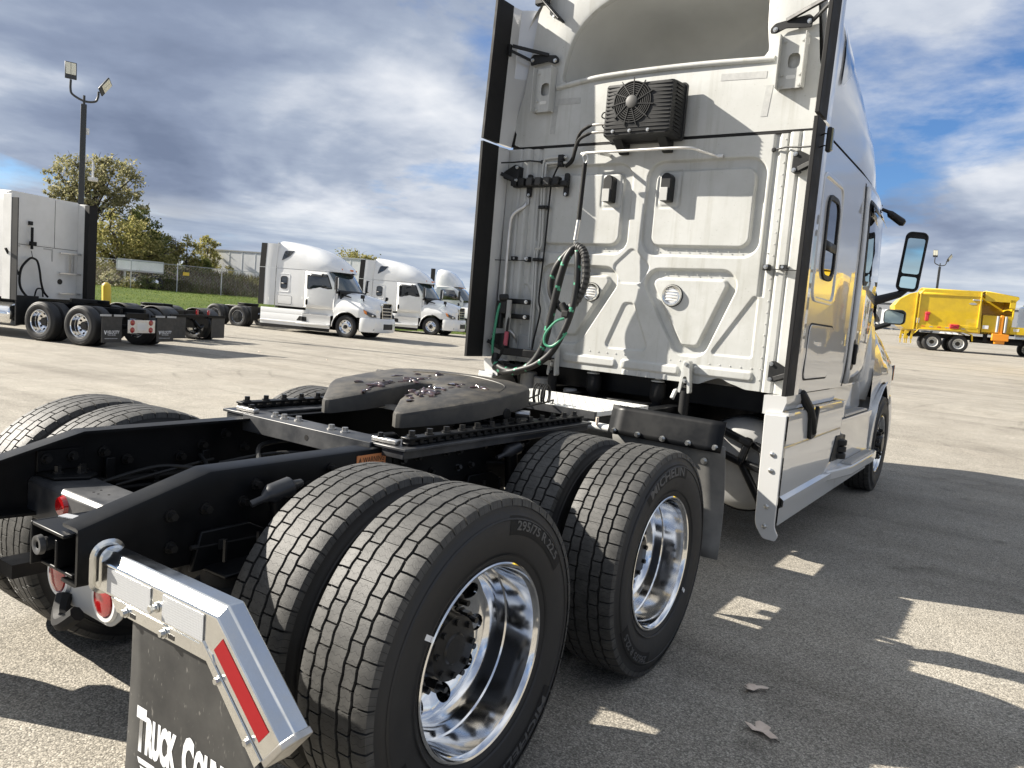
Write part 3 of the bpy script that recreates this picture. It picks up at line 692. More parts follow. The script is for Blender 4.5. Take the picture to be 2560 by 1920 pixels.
        for y in ysd:
            zt = 2.80 if y <= 5.95 else 2.80-(y-5.95)/.5*.78; rows.append([(y, 1.21+(zt-1.21)*k/10) for k in range(11)])
        m = MB(); side_patch(m, rows, .010, sg); dr = m.obj('door', PAINT, P, 50, solid=.02)
        m = MB(); side_poly(m, [(4.795, 1.19), (4.83, 1.19), (4.83, 2.82), (4.795, 2.82)], -.01, .002, sg); m.obj('door_seal', 'rubber', P)
        m = MB(); side_poly(m, rpoly([(4.93, 2.72), (5.93, 2.74), (6.20, 2.10), (4.95, 2.02)], .08), .0, .028, sg); dw = m.obj('door_window', 'plastic', dr, bevel=.003)
        m = MB(); side_poly(m, rpoly([(4.97, 2.68), (5.90, 2.70), (6.14, 2.14), (4.99, 2.06)], .07), .0, .031, sg); m.obj('door_pane', 'glass', dr)
        m = MB(); side_poly(m, rrect(4.96, 1.45, .055, .13, .05, 4), .0, .024, sg); m.obj('door_handle', 'plastic', dr, bevel=.006)
        m = MB(); m.bar((sg*(hw(4.96)+.035), 4.945, 1.37), (sg*(hw(4.96)+.035), 4.945, 1.54), .03, .03); m.obj('door_grip', 'plastic', dr, bevel=.01)
        # vent visor over the door window
        m = MB(); m.grid([[(sg*(hw(y)+.03), y, 2.70), (sg*(hw(y)+.055), y, 2.62)] for y in (4.95, 5.3, 5.6, 5.9)]); m.obj('rain_visor', 'glass', dr, solid=.004)
        m = MB(); m.tube([(sg*(hw(5.6)+.0), 5.70, 2.76), (sg*(hw(5.6)+.05), 5.72, 2.74), (sg*(hw(5.6)+.07), 5.72, 2.72), (sg*(hw(5.6)+.17), 5.75, 2.65), (sg*(hw(5.6)+.19), 5.75, 2.64)], [.014, .016, .032, .036, .024], 10); m.obj('look_down_mirror', 'plastic', dr)
        # mirrors
        m = MB(); m.tube([(sg*1.06, 6.38, 1.97), (sg*1.12, 6.42, 1.985), (sg*1.30, 6.5, 2.06), (sg*1.37, 6.52, 2.13)], [.06, .045, .036, .032], 10); am = m.obj('mirror_arm', 'plastic', P)
        m = MB(); m.tube(spl([(sg*1.11, 6.2, 2.72), (sg*1.25, 6.42, 2.66), (sg*1.34, 6.53, 2.60)], 5), .02, 8) if False else None
        hm = MB(); o_ = rrect(0, 0, .095, .285, .05, 5); yy = 0
        for d_, in_ in ((0, 0), (.06, .0), (.10, .02), (.125, .05)):
            pass
        rows = [[(u, d_, w) for u, w in offs(o_, in_)] for d_, in_ in ((0, .012), (.004, 0), (.07, 0), (.11, .018), (.13, .05))]
        hm.grid(rows, True); n = len(o_); hm.add(rows[-1], [tuple(range(n))]); hm.add([(u, .012, w) for u, w in offs(o_, .012)], [tuple(range(n))])
        hd = hm.obj('mirror', 'plastic', P, 40); hd.location = (sg*1.385, 6.47, 2.38); hd.rotation_euler = (0, R(4)*sg, R(9)*sg)
        m = MB(); q = rrect(0, .05, .075, .17, .02, 3); m.prism(q, 'Y', -.006, .011); m.obj('mirror_glass', 'mirror', hd)
        m = MB(); q = rrect(0, -.205, .07, .055, .02, 3); m.prism(q, 'Y', -.006, .011); m.obj('mirror_glass', 'mirror', hd)
        m = MB(); m.grid([[(u, .05+.085, w) for u, w in offs(o_, .05)], [(u, .05, w) for u, w in offs(o_, -.006)]], True); n = len(o_); m.add([(u, .136, w) for u, w in offs(o_, .05)], [tuple(range(n))]); m.obj('mirror_shell', PAINT, hd, 40)
        # hood mirror
        m = MB(); m.tube(spl([(sg*.80, 7.62, 1.66), (sg*.95, 7.66, 1.74), (sg*1.08, 7.72, 1.80)], 4), [.03]*8+[.028], 8); m.obj('hood_mirror_arm', 'plastic', P)
        o_ = rrect(0, 0, .115, .085, .05, 5); rows = [[(u, d_, w) for u, w in offs(o_, in_)] for d_, in_ in ((0, .008), (.004, 0), (.05, .006), (.09, .04))]
        hm = MB(); hm.grid(rows, True); hm.add(rows[-1], [tuple(range(len(o_)))]); hm.add([(u, .008, w) for u, w in offs(o_, .008)], [tuple(range(len(o_)))])
        h2 = hm.obj('hood_mirror', 'plastic', P, 40); h2.location = (sg*1.12, 7.68, 1.875); h2.rotation_euler = (0, 0, R(-10)*sg)
        m = MB(); m.prism(offs(o_, .014), 'Y', -.004, .007); m.obj('hood_mirror_glass', 'mirror', h2)
        # headlight
        m = MB(); a = [(1.155, 7.78, 1.33), (1.03, 8.06, 1.22), (.86, 8.27, 1.12), (.84, 8.29, 1.02), (1.02, 8.10, 1.02), (1.145, 7.84, 1.16)]
        m.add([(sg*(x+.01), y+.012, z) for x, y, z in a], [(0, 1, 4, 5), (1, 2, 3, 4)]); hl = m.obj('headlight', 'glass', P, solid=.02)
        m = MB(); a = [(1.155, 7.78, 1.33), (1.10, 7.91, 1.275), (1.09, 7.95, 1.11), (1.145, 7.84, 1.16)]; m.add([(sg*(x+.014), y+.018, z) for x, y, z in a], [(0, 1, 2, 3)]); m.obj('turn_signal', 'amber', hl, solid=.02)
        m = MB(); m.cyl((sg*.98, 8.16, 1.09), (sg*1.0, 8.19, 1.09), .04, 16); m.obj('headlamp', 'lens', hl)
        # chassis skirt
        m = MB(); prof = [(1.19, 1.075), (1.225, 1.07), (1.235, 1.05), (1.235, .86), (1.228, .855), (1.235, .84), (1.235, .535), (1.262, .515), (1.262, .475), (1.238, .46), (1.238, .345), (1.226, .335), (1.21, .335)]
        m.grid([[(sg*x, y, z) for x, z in prof] for y in (ysk, 3.6, 3.68, 4.0, 4.45, 4.49, 4.80)]); sk = m.obj('side_skirt', PAINT, P, 30)
        m = MB(); prof2 = [(1.10, .93), (1.235, .915), (1.235, .87), (1.225, .85), (1.228, .56), (1.238, .46), (1.238, .345), (1.21, .335)]
        m.grid([[(sg*x, y, z) for x, z in prof2] for y in (4.805, 5.3, 5.8, 6.22)]); m.obj('step_panel', PAINT, sk, 30)
        m = MB(); m.prism([(sg*1.10, 4.80), (sg*1.235, 4.80), (sg*1.235, 4.87), (sg*1.10, 5.0)], 'Z', .93, 1.075); m.obj('skirt_end', PAINT, sk, bevel=.005)
        m = MB(); m.grid([[(sg*1.10, y, z) for y in (4.85, 6.3)] for z in (.93, 1.2)]); m.obj('step_back', PAINT, sk)
        m = MB(); m.prism([(sg*1.22, 4.42), (sg*1.25, 4.42), (sg*1.335, 4.95), (sg*1.345, 5.9), (sg*1.32, 6.22), (sg*1.22, 6.22)], 'Z', .455, .535); st = m.obj('lower_step', PAINT, sk, bevel=.012)
        m = MB(); m.box((sg*1.28, 5.5, .541), (.085, 1.05, .008))
        for k in range(6): m.box((sg*(1.25+k*.0125), 5.5, .549), (.005, 1.03, .008))
        m.obj('step_tread', 'brushed', sk)
        m = MB(); m.box((sg*1.17, 5.5, .932), (.11, 1.05, .008))
        for k in range(6): m.box((sg*(1.13+k*.017), 5.5, .94), (.006, 1.03, .008))
        m.obj('step_tread', 'brushed', sk)
        m = MB(); m.prism(rpoly([(4.50, .60), (4.64, .80), (5.0, .78), (5.02, .58)], .02), 'X', sg*1.22, sg*1.243); m.obj('vent_bezel', 'plastic', sk, bevel=.004)
        m = MB()
        for z in (.60, .655, .71): m.lathe([(z, .012), (z, .062), (z+.045, .062), (z+.045, .012)], 24, (sg*1.235, 4.80, 0), 'Z')
        m.obj('vent', 'plastic', sk, bevel=.006)
        # wheel arch flare behind the steer wheel
        m = MB(); rows = []
        for k in range(15):
            t = R(178-k*6.5); y = 6.98+.70*math.cos(t); z = .44+.70*math.sin(t)
            rows.append([(sg*1.05, y, z), (sg*1.235, y, z), (sg*1.245, y-.05*math.cos(t)*-1*-1, z+.03)])
        m.grid(rows); m.obj('fender_flare', 'plastic' if False else PAINT, P, 40, solid=.015)
    # hood with fenders
    ZH = [(6.4, 2.05), (6.8, 2.04), (7.3, 1.97), (7.8, 1.85), (8.1, 1.75), (8.3, 1.63)]
    WF = [(6.3, 1.185), (6.7, 1.20), (7.2, 1.20), (7.6, 1.185), (7.9, 1.11), (8.1, .98), (8.25, .76), (8.32, .56)]
    m = MB(); rows = []
    for y in [6.34, 6.4, 6.5, 6.6, 6.7, 6.8, 6.9, 7.0, 7.1, 7.2, 7.3, 7.4, 7.5, 7.55, 7.6, 7.63, 7.66, 7.75, 7.85, 7.95, 8.05, 8.13, 8.2, 8.26, 8.32]:
        zt = lerp(y, ZH); w = lerp(y, WF); dy = y-6.98
        zb = .50+math.sqrt(max(0, .665**2-dy*dy)) if abs(dy) < .60 else (.78 if dy < 0 else .96)
        zb = max(zb, .96 if dy > 0 else .78); zsh = max(1.28, zb+.06)
        pr = [(0, zt), (.30*w, zt-.004), (.50*w, zt-.03), (.66*w, zt-.10), (.80*w, zt-.22), (.905*w, zt-.38), (.972*w, max(zt-.58, zsh+.1)), (.995*w, zsh+.03), (w, zsh-.02), (w+.005, (zb+zsh)/2), (w, zb)]
        row = [(x, y, z) for x, z in pr]; rows.append([(-x, y_, z) for x, y_, z in reversed(row[1:])]+row)
    m.grid(rows); hood = m.obj('hood', PAINT, P, 50)
    for sg in (1, -1):
        m = MB(); m.grid([[(sg*(hw(6.20, z)-.012+(lerp(z, [(.9, .10), (1.3, .085), (1.7, .045), (2.02, -.03)]))*k), 6.20+.15*k, z) for k in (0, .5, 1)] for z in (1.0, 1.2, 1.4, 1.6, 1.8, 2.0)]); m.obj('cowl_side', PAINT, P, 50, solid=.01)
    m = MB()
    for sg in (1, -1): m.lathe([(sg*.8, .66), (sg*1.19, .66)], 30, (0, 6.98, .5), 'X', a0=R(-10), a1=R(190))
    m.obj('wheel_arch_liner', 'plastic', P)
    for sg in (1, -1):
        m = MB(); m.add([(sg*1.02, 6.62, 1.93), (sg*1.035, 7.10, 1.83), (sg*1.05, 7.06, 1.79), (sg*1.03, 6.62, 1.86)], [(0, 1, 2, 3)]); m.obj('hood_vent', 'plastic', hood, solid=.05)
    # bumper and grille
    cur = [(-1.2, 7.66), (-1.205, 7.85), (-1.13, 8.12), (-.9, 8.34), (-.5, 8.44), (0, 8.46)]; cur = cur+[(-x, y) for x, y in reversed(cur[:-1])]; cur = [(q.x, q.y) for q in spl([(x, y, 0) for x, y in cur], 4)]
    m = MB(); m.grid([[(x*k, 7.66+(y-7.66)*k2, z) for x, y in cur] for z, k, k2 in ((.34, .9, .86), (.36, .985, .96), (.5, 1.0, 1.0), (.7, 1.0, 1.0), (.90, .985, .98), (.975, .97, .95), (.98, .9, .86))]); bp = m.obj('bumper', PAINT, P, 50)
    m = MB(); m.box((0, 8.40, .62), (.86, .14, .26)); m.obj('lower_grille', 'plastic', bp, bevel=.03)
    for sg in (1, -1):
        m = MB(); m.box((sg*1.0, 8.23, .50), (.14, .05, .08), Matrix.Rotation(R(-48)*sg, 3, 'Z')); m.obj('fog_lamp', 'glass', bp, bevel=.01)
    o_ = rpoly([(-.50, 1.60), (-.40, .76), (.40, .76), (.50, 1.60), (.36, 1.68), (-.36, 1.68)], .05); m = MB()
    n = len(o_); i_ = offs(o_, .035); m.ringplate(o_, i_, 'Y', 8.27, 8.37); gr = m.obj('grille', 'chrome', P, bevel=.008)
    m = MB(); m.prism(i_, 'Y', 8.26, 8.29); m.obj('grille_backing', 'plastic', gr)
    for k in range(5):
        m = MB(); z = .88+k*.14; m.box((0, 8.345, z), (.86+.10*(z-.76)*1.1, .04, .028)); m.obj('grille_bar', 'chrome', gr, bevel=.006)
    # rear side extenders
    def ext(sg, z0, z1, nm):
        zs = [z0+(z1-z0)*k/6 for k in range(7)]; XG = [(1.15, 1.212), (2.86, 1.195), (3.28, 1.135), (3.6, 1.075), (3.95, 1.0)]
        white = MB(); rows = []
        for z in zs:
            xg = lerp(z, XG); lean = .05*max(0, z-2.87)
            rows.append([(sg*1.240, ymid+lean, z), (sg*1.243, 3.24+lean, z), (sg*1.225, 3.285+lean*1.4, z), (sg*(xg+.012), 3.275+lean*1.5, z), (sg*1.205, ymid+.09+lean, z), (sg*1.222, ymid+lean, z)])
        white.grid(rows, True); white.add(rows[-1], [tuple(range(6))]); white.add(rows[0], [tuple(range(6))]); e = white.obj(nm, PAINT, P, 30, bevel=.004)
        b = MB(); rows = []
        for z in zs:
            lean = .05*max(0, z-2.87); rows.append([(sg*1.248, yr+lean, z), (sg*1.248, ymid+lean-.002, z), (sg*1.214, ymid+lean-.002, z), (sg*1.222, yr+lean, z)])
        b.grid(rows, True); b.add(rows[-1], [(0, 1, 2, 3)]); b.add(rows[0], [(0, 1, 2, 3)]); b.obj('extender_rubber', 'rubber', e, 30, bevel=.003)
        g = MB(); rows = []
        for z in zs:
            xg = lerp(z, XG); lean = .05*max(0, z-2.87)*1.5; rows.append([(sg*(xg+.014), 3.272+lean, z), (sg*(xg-.008), 3.274+lean, z)])
        g.grid(rows); g.obj('extender_gap', 'rubber', e, solid=.006)
    for sg in (1, -1):
        ext(sg, 1.19, 2.862, 'side_extender'); ext(sg, 2.885, 3.95, 'upper_extender')
# ------------------------------------------------------------------ the tractor in front
T = empty('semi_tractor'); tag(T, 'large white sleeper tractor unit with bare fifth wheel, its chrome mud flap hanger showing', 'truck')
build_cab(T)
RY = 3.28
def hexbolt(p, q, r_, mat_='blackbolt', parent=T, nm='bolt', washer=True):
    m = MB(); p, q = Vector(p), Vector(q); d = (q-p)
    if washer: m.cyl(p, p+d*.25, r_*1.5, 14)
    m.cyl(p+d*.2, q, r_, 6); return m.obj(nm, mat_, parent, 30)
# --- frame rails
def rail_z(y): return lerp(y, [(-.82, .89), (-.43, 1.0), (8, 1.0)])
rails = {}
for sg in (1, -1):
    m = MB(); rows = []
    for y in (-.82, -.80, -.60, -.455, -.43, -.40, 0, 1, 2, 3, 4, 6, 7.6):
        zt = rail_z(y); zb = lerp(y, [(-.82, .727), (-.5, .712), (8, .712)])
        rows.append([(sg*x, y, z) for x, z in ((.43, zb+.012), (.43, zt-.014), (.4265, zt-.004), (.417, zt), (.345, zt), (.345, zt-.010), (.419, zt-.010), (.419, zb+.010), (.345, zb+.010), (.345, zb), (.418, zb), (.4265, zb+.004))])
    m.grid(rows, True); m.add(rows[0], [(0, 1, 2, 3, 4, 5, 6), (0, 6, 7), (0, 7, 8, 9, 10, 11)]); rails[sg] = m.obj('frame_rail', 'frame', T, 30)
RR, RL = rails[1], rails[-1]
for y, z in ((-.561, .883), (-.448, .886), (-.314, .887), (-.559, .787), (-.268, .937), (-.05, .90), (-.05, .80), (.05, .95)): hexbolt((.43, y, z), (.458, y, z), .012, parent=RR)
for y, z in ((-.323, .903), (-.233, .865), (-.006, .852), (.092, .891), (.2, .93), (.3, .86)): hexbolt((-.419, y, z), (-.385, y, z), .014, parent=RL)
for y, z in ((-.306, .862), (.101, .85)):
    m = MB(); m.box((-.405, y, z-.03), (.03, .035, .10)); m.obj('bracket', 'frame', RL, bevel=.004)
m = MB(); m.box((.432, .25, .948), (.003, .152, .062)); ws = m.obj('warning_sticker', 'warn', RR)
me = text_mesh('WARNING', 1, .0); x0, x1, y0, y1 = bounds(me)
remap(me, lambda c: Vector((.4345, .205+(c.x-x0)/(x1-x0)*.112, .950+(c.y-y0)/(y1-y0)*.021))); link('sticker_text', me, 'ink', RR)
m = MB(); m.ringplate([(.182, .949), (.198, .949), (.190, .972)], [(.187, .953), (.193, .953), (.190, .963)], 'X', .4335, .4342); m.obj('sticker_symbol', 'ink', RR)
m = MB()
for k in range(3): m.box((.434, .25, .943-k*.008), (.0008, .13-.02*(k % 2), .003))
m.obj('sticker_small_print', 'ink', RR)
# --- rear crossmember with gussets, tow hook, lamps
m = MB(); m.prism([(-.585, .70), (-.585, .825), (-.57, .84), (-.42, .84), (-.42, .83), (-.572, .83), (-.575, .70)], 'X', -.418, .418); cm = m.obj('rear_crossmember', 'flange', T, bevel=.004)
for sg in (1, -1):
    m = MB(); m.prism([(sg*.418, -.56), (sg*.418, -.40), (sg*.30, -.40), (sg*.255, -.45), (sg*.30, -.55)], 'Z', .842, .852); m.prism([(-.56, .852), (-.40, .852), (-.40, .93), (-.56, .93)], 'X', sg*.418, sg*.408); m.obj('gusset_plate', 'frame', cm, bevel=.003)
    for x, y in ((.36, -.51), (.32, -.45), (.35, -.43)): hexbolt((sg*x, y, .852), (sg*x, y, .880), .012, parent=cm)
    for y in (-.53, -.44): hexbolt((sg*.408, y, .90), (sg*.384, y, .90), .013, parent=cm)
    if sg < 0: m = MB(); m.lathe([(-.585, .036), (-.598, .03), (-.598, .012), (-.598, .0005)], 24, (-.155, 0, .79), 'Y'); m.obj('reflector', 'red_lens', cm)
for x, y in ((-.10, -.49), (-.06, -.52), (-.09, -.52), (-.03, -.50)):
    m = MB(); m.cyl((x, y, .838), (x, y, .8412), .004, 10); m.obj('bolt_hole', 'ink', cm)
for sg in (1,):
    m = MB(); X0, X1, Y0, Y1, Z0, Z1 = .215, .415, -.845, -.62, .748, .872
    m.box((X0+.005, (Y0+Y1)/2, (Z0+Z1)/2), (.010, Y1-Y0, Z1-Z0)); m.box(((X0+X1)/2, (Y0+Y1)/2, Z1-.005), (X1-X0-.022, Y1-Y0, .010)); m.box(((X0+X1)/2, (Y0+Y1)/2+.012, Z0+.005), (X1-X0-.022, Y1-Y0-.024, .010)); m.box(((X0+X1)/2, Y1+.008, .81), (X1-X0, .012, .11)); m.box((.33, -.73, .80), (.012, .2, .08))
    th = m.obj('tow_bracket', 'frame', T, bevel=.003)
    m = MB(); m.lathe([(-.848, .010), (-.852, .016), (-.852, .026), (-.838, .028)], 24, (.268, 0, .815), 'Y'); m.cyl((.268, -.83, .815), (.268, -.63, .815), .02, 16); m.obj('tow_pin', 'flange', th)
    m = MB(); m.box((.30, -.74, .8745), (.16, .03, .003), Matrix.Rotation(R(18), 3, 'Z')); m.obj('edge_tape', 'tape_white', th)
m = MB(); m.prism(rpoly([(-.24, .66), (.24, .66), (.24, .52), (.17, .465), (-.17, .465), (-.24, .52)], .03), 'Y', -.585, -.578); lp = m.obj('lamp_bracket', 'paint_grey', T, bevel=.002)
for x in (.14, -.157):
    m = MB(); m.lathe([(-.586, .074), (-.597, .070), (-.597, .058), (-.586, .056)], 28, (x, 0, .552), 'Y'); lm = m.obj('tail_lamp', 'off_white', T)
    m = MB(); m.lathe([(-.588, .057), (-.600, .052), (-.606, .028), (-.607, .0005)], 28, (x, 0, .552), 'Y'); m.obj('lamp_lens', 'red_lens', lm)
m = MB(); m.tube(spl([(-.10, -.60, .50), (-.06, -.63, .455), (.0, -.65, .45), (.05, -.63, .49)], 5), .026, 8); m.obj('drain_hose', 'rubber', T)
m = MB(); m.cyl((-.30, -.50, .45), (-.30, -.50, .70), .035, 14); m.obj('tag_tube', 'dryleaf', T)
# --- mud flap hanger (polished), tapes, flap
def hanger():
    Yc = -.735; path = [(.455, .780), (.972, .780), (1.205, .578)]
    sec_ = [(-.040, -.060), (-.040, .022), (-.016, .048), (.026, .048), (.026, -.030), (.020, -.060)]
    d1 = Vector((1, 0)); d2 = Vector((path[2][0]-path[1][0], path[2][1]-path[1][1])).normalized(); n1 = Vector((0, 1)); n2 = Vector((-d2.y, d2.x)); nm = (n1+n2).normalized(); km = 1/nm.dot(n1)
    rows = []
    for (x, z), n, k in zip(path, (n1, nm, n2), (1, km, 1)): rows.append([(x+n.x*k*b, Yc+a, z+n.y*k*b) for a, b in sec_])
    m = MB(); m.grid(rows, True); m.add(rows[0], [tuple(range(6))]); m.add(rows[2], [tuple(range(6))])
    h = m.obj('mud_flap_hanger', 'chrome', T, 25, bevel=.004, seg=3)
    # end cap and root collar
    m = MB(); c = [(1.205+n2.x*b, Yc+a, .578+n2.y*b) for a, b in [(-.042, -.062), (-.042, .024), (-.017, .051), (.028, .051), (.028, -.062)]]; e = [(x+d2.x*.018, y, z+d2.y*.018) for x, y, z in c]
    m.add(c+e, [(0, 1, 2, 3, 4), (9, 8, 7, 6, 5)]+[(i, (i+1) % 5, 5+(i+1) % 5, 5+i) for i in range(5)]); m.obj('end_cap', 'steel', h, bevel=.003)
    m = MB(); o_ = rrect(Yc-.006, .774, .040, .066, .036, 6); n = len(o_)
    m.grid([[(x, y, z) for y, z in (o_ if k == 0 else offs(o_, k))] for x, k in ((.431, -.010), (.434, -.010), (.437, 0), (.462, .002), (.465, .008))], True); m.add([(.465, y, z) for y, z in offs(o_, .008)], [tuple(range(n))]); m.obj('hanger_collar', 'chrome', h, 40)
    # lower lip with slots
    m = MB(); m.prism([(.525, .722), (.945, .722), (.972, .712), (.984, .690), (.555, .690)], 'Y', Yc-.0425, Yc-.0385); m.obj('hanger_lip', 'chrome', h)
    m = MB(); 
    q0 = Vector((.972, .78))-n2*.060; q1 = Vector((1.205, .578))-n2*.060; q2 = q1-n2*.03; q3 = q0-n2*.018
    m.prism([tuple(q0), tuple(q1), tuple(q2), tuple(q3)], 'Y', Yc-.0437, Yc-.0395); m.obj('hanger_lip', 'chrome', h)
    for x0_, x1_ in ((.505, .71), (.765, .935)):
        m = MB(); m.box(((x0_+x1_)/2, Yc-.0425, .764), (x1_-x0_, .003, .066)); m.obj('white_reflective_tape', 'tape_white', h)
    m = MB(); a = Vector((.985, .765))+d2*.02; P = [a+n2*.012, a+d2*.235+n2*.012, a+d2*.235-n2*.036, a-n2*.036]; m.prism([tuple(q) for q in P], 'Y', Yc-.0412, Yc-.0385); m.obj('red_reflective_tape', 'tape_red', h)
    for x, z in ((.60, .702), (.775, .702)): 
        hexbolt((x, Yc-.043, z), (x, Yc-.054, z), .009, 'bolt', h)
        m = MB(); m.box((x+.033, Yc-.0428, z), (.026, .0015, .012)); m.obj('slot', 'ink', h)
    hexbolt((.735, Yc-.041, .755), (.735, Yc-.060, .755), .009, 'bolt', h)
    for t in (.10, .255): q = Vector((.972, .78))+d2*t-n2*.072; hexbolt((q.x, Yc-.0425, q.y), (q.x, Yc-.052, q.y), .008, 'bolt', h)
    # flap
    fp = [(.590, .712), (.945, .712), (1.155, .50), (1.215, .44), (1.22, .10), (.60, .10)]
    m = MB(); N = 14; rows = []
    for i in range(N+1):
        z = .10+(.712-.10)*i/N; xl = .620-.008*i/N; xr = 1.22 if z < .44 else lerp(z, [(.44, 1.215), (.50, 1.155), (.712, .945)])
        rows.append([(xl+(xr-xl)*k/10, Yc-.026+.012*math.sin(3*(k/10))*(1-i/N)-.02*(1-i/N)**2, z) for k in range(11)])
    m.grid(rows); fl = m.obj('mud_flap', 'flap', T, 60, solid=.008)
    for ob in (h, fl):                       # the same hanger and flap on the other side of the frame
        c = ob.copy(); COL.objects.link(c); c.scale = (-1, 1, 1)
        for ch in [q for q in bpy.data.objects if q.parent == ob]: d = ch.copy(); COL.objects.link(d); d.parent = c
    def fy(x, z):
        i = (z-.10)/.612; k = (x-.6)/.6; return Yc-.026+.012*math.sin(3*max(0, min(1, k)))*(1-i)-.02*(1-i)**2-.0052
    def put(txt, x0_, x1_, z0_, z1_, shear=0):
        me = text_mesh(txt, 1, .0, bold=.065); a0, a1, b0, b1 = bounds(me)
        def f(c): x = x0_+(c.x-a0)/(a1-a0)*(x1_-x0_); z = z0_+(c.y-b0)/(b1-b0)*(z1_-z0_); return Vector((x, fy(x, z), z))
        link('flap_lettering', remap(me, f), 'decal', fl)
    put('T', .655, .698, .350, .468); put('RUCK', .699, .832, .350, .452); put('C', .855, .902, .350, .468); put('OUNTRY', .904, 1.115, .350, .452)
    for k in range(4):
        z = .335-k*.020; x = .668+k*.014; m = MB(); P = [(x, z), (x+.075-.006*k, z), (x+.083-.006*k, z-.014), (x+.008, z-.014)]; m.add([(a, fy(a, b), b) for a, b in P], [(0, 1, 2, 3)]); m.obj('flap_emblem', 'decal', fl)
    for k in range(4):
        z = .335-k*.020; x = .755+k*.004; m = MB(); P = [(x, z), (x+.05, z), (x+.056, z-.012), (x+.008, z-.012)]; m.add([(a, fy(a, b), b) for a, b in P], [(0, 1, 2, 3)]); m.obj('flap_emblem', 'decal', fl)
hanger()
# --- axles, air springs, shocks
for y in (0, 1.32):
    m = MB(); m.cyl((-.95, y, .507), (.95, y, .507), .065, 16); m.lathe([(-.26, .10), (-.18, .17), (-.05, .21), (.08, .20), (.2, .14), (.26, .09)], 24, (0, y, .52), 'X'); m.cyl((0, y, .52), (0, y+.34, .56), .10, 14); m.obj('axle', 'frame', T)
    for sg in (1, -1):
        m = MB(); m.lathe([(.52, .09), (.53, .125), (.56, .145), (.60, .145), (.64, .13), (.66, .10), (.70, .10), (.70, .001)], 28, (sg*.47, y-.36, 0), 'Z'); m.box((sg*.47, y-.30, .50), (.11, .66, .05)); s_ = m.obj('air_spring', 'rubber', T)
        m = MB(); m.prism([(y-.50, .70), (y-.22, .70), (y-.24, .79), (y-.30, .82), (y-.47, .82)], 'X', sg*.433, sg*.452); m.box((sg*.50, y-.36, .705), (.13, .2, .012)); m.obj('spring_bracket', 'frame', s_, bevel=.004)
        for dy in (-.42, -.30): hexbolt((sg*.50, y+dy, .712), (sg*.50, y+dy, .80), .007, parent=s_, nm='stud', washer=False)
        m = MB(); m.tube([(sg*.50, y-.335, .895), (sg*.51, y-.30, .908), (sg*.51, y-.285, .915), (sg*.51, y-.27, .92), (sg*.515, y-.20, .934), (sg*.515, y-.185, .936), (sg*.51, y-.15, .94)], [.012, .012, .022, .032, .034, .018, .013], 14); m.obj('shock_mount', 'flange', T)
        m = MB(); m.cyl((sg*.51, y-.24, .92), (sg*.52, y-.18, .45), .03, 12); m.obj('shock_absorber', 'frame', T)
# inside of the frame: hoses and valves
for k, (pts, r_) in enumerate((([(-.36, -.35, .80), (-.33, -.15, .84), (-.25, .0, .83), (-.36, .05, .86)], .008), ([(-.36, -.3, .78), (-.3, -.1, .83), (-.34, .1, .84)], .006), ([(-.1, .15, .86), (-.25, .28, .90), (-.1, .45, .93), (.05, .5, .88)], .011), ([(-.3, .1, .83), (-.15, .3, .88), (.1, .38, .9)], .007))):
    m = MB(); m.tube(spl(pts, 6), r_, 8); m.obj('air_line', 'plastic', T)
for k, (pts, r_) in enumerate((([(-.405, -.5, .80), (-.40, -.1, .785), (-.40, .4, .79), (-.40, 1.2, .80)], .012), ([(-.405, -.45, .76), (-.402, .0, .75), (-.40, .6, .76), (-.4, 1.3, .77)], .009), ([(.40, -.4, .79), (.395, .2, .80), (.39, .9, .82)], .012),
    ([(.445, -.5, .775), (.447, -.2, .765), (.45, .1, .77), (.46, .4, .80)], .008), ([(-.2, -.42, .80), (-.15, -.2, .75), (.0, .0, .74), (.1, .2, .80)], .010), ([(.2, -.42, .78), (.16, -.15, .73), (.05, .1, .76), (-.1, .3, .84)], .008), ([(.43, -.1, .86), (.50, -.05, .84), (.53, .02, .76), (.52, .08, .66)], .009), ([(.43, 1.0, .86), (.50, 1.1, .85), (.54, 1.2, .76), (.53, 1.3, .66)], .009))):
    m = MB(); m.tube(spl(pts, 6), r_, 8); m.obj('air_line', 'rubber', T)
for y in (-.35, -.12, .12, .5, .9):
    for x, z in ((-.402, .79), (-.402, .755)): m = MB(); m.box((x, y, z), (.03, .022, .03)); m.obj('line_clip', 'plastic', RL)
for y in (-.40, -.15, .15): m = MB(); m.box((.448, y, .77), (.026, .02, .03)); m.obj('line_clip', 'plastic', RR)
m = MB(); m.cyl((.12, .52, .93), (.12, .70, .93), .05, 16); m.box((.12, .6, .88), (.12, .12, .08)); m.obj('air_valve', 'frame', T, bevel=.006)
m = MB(); m.box((0, .92, .80), (.82, .16, .14)); m.obj('middle_crossmember', 'frame', T, bevel=.01)
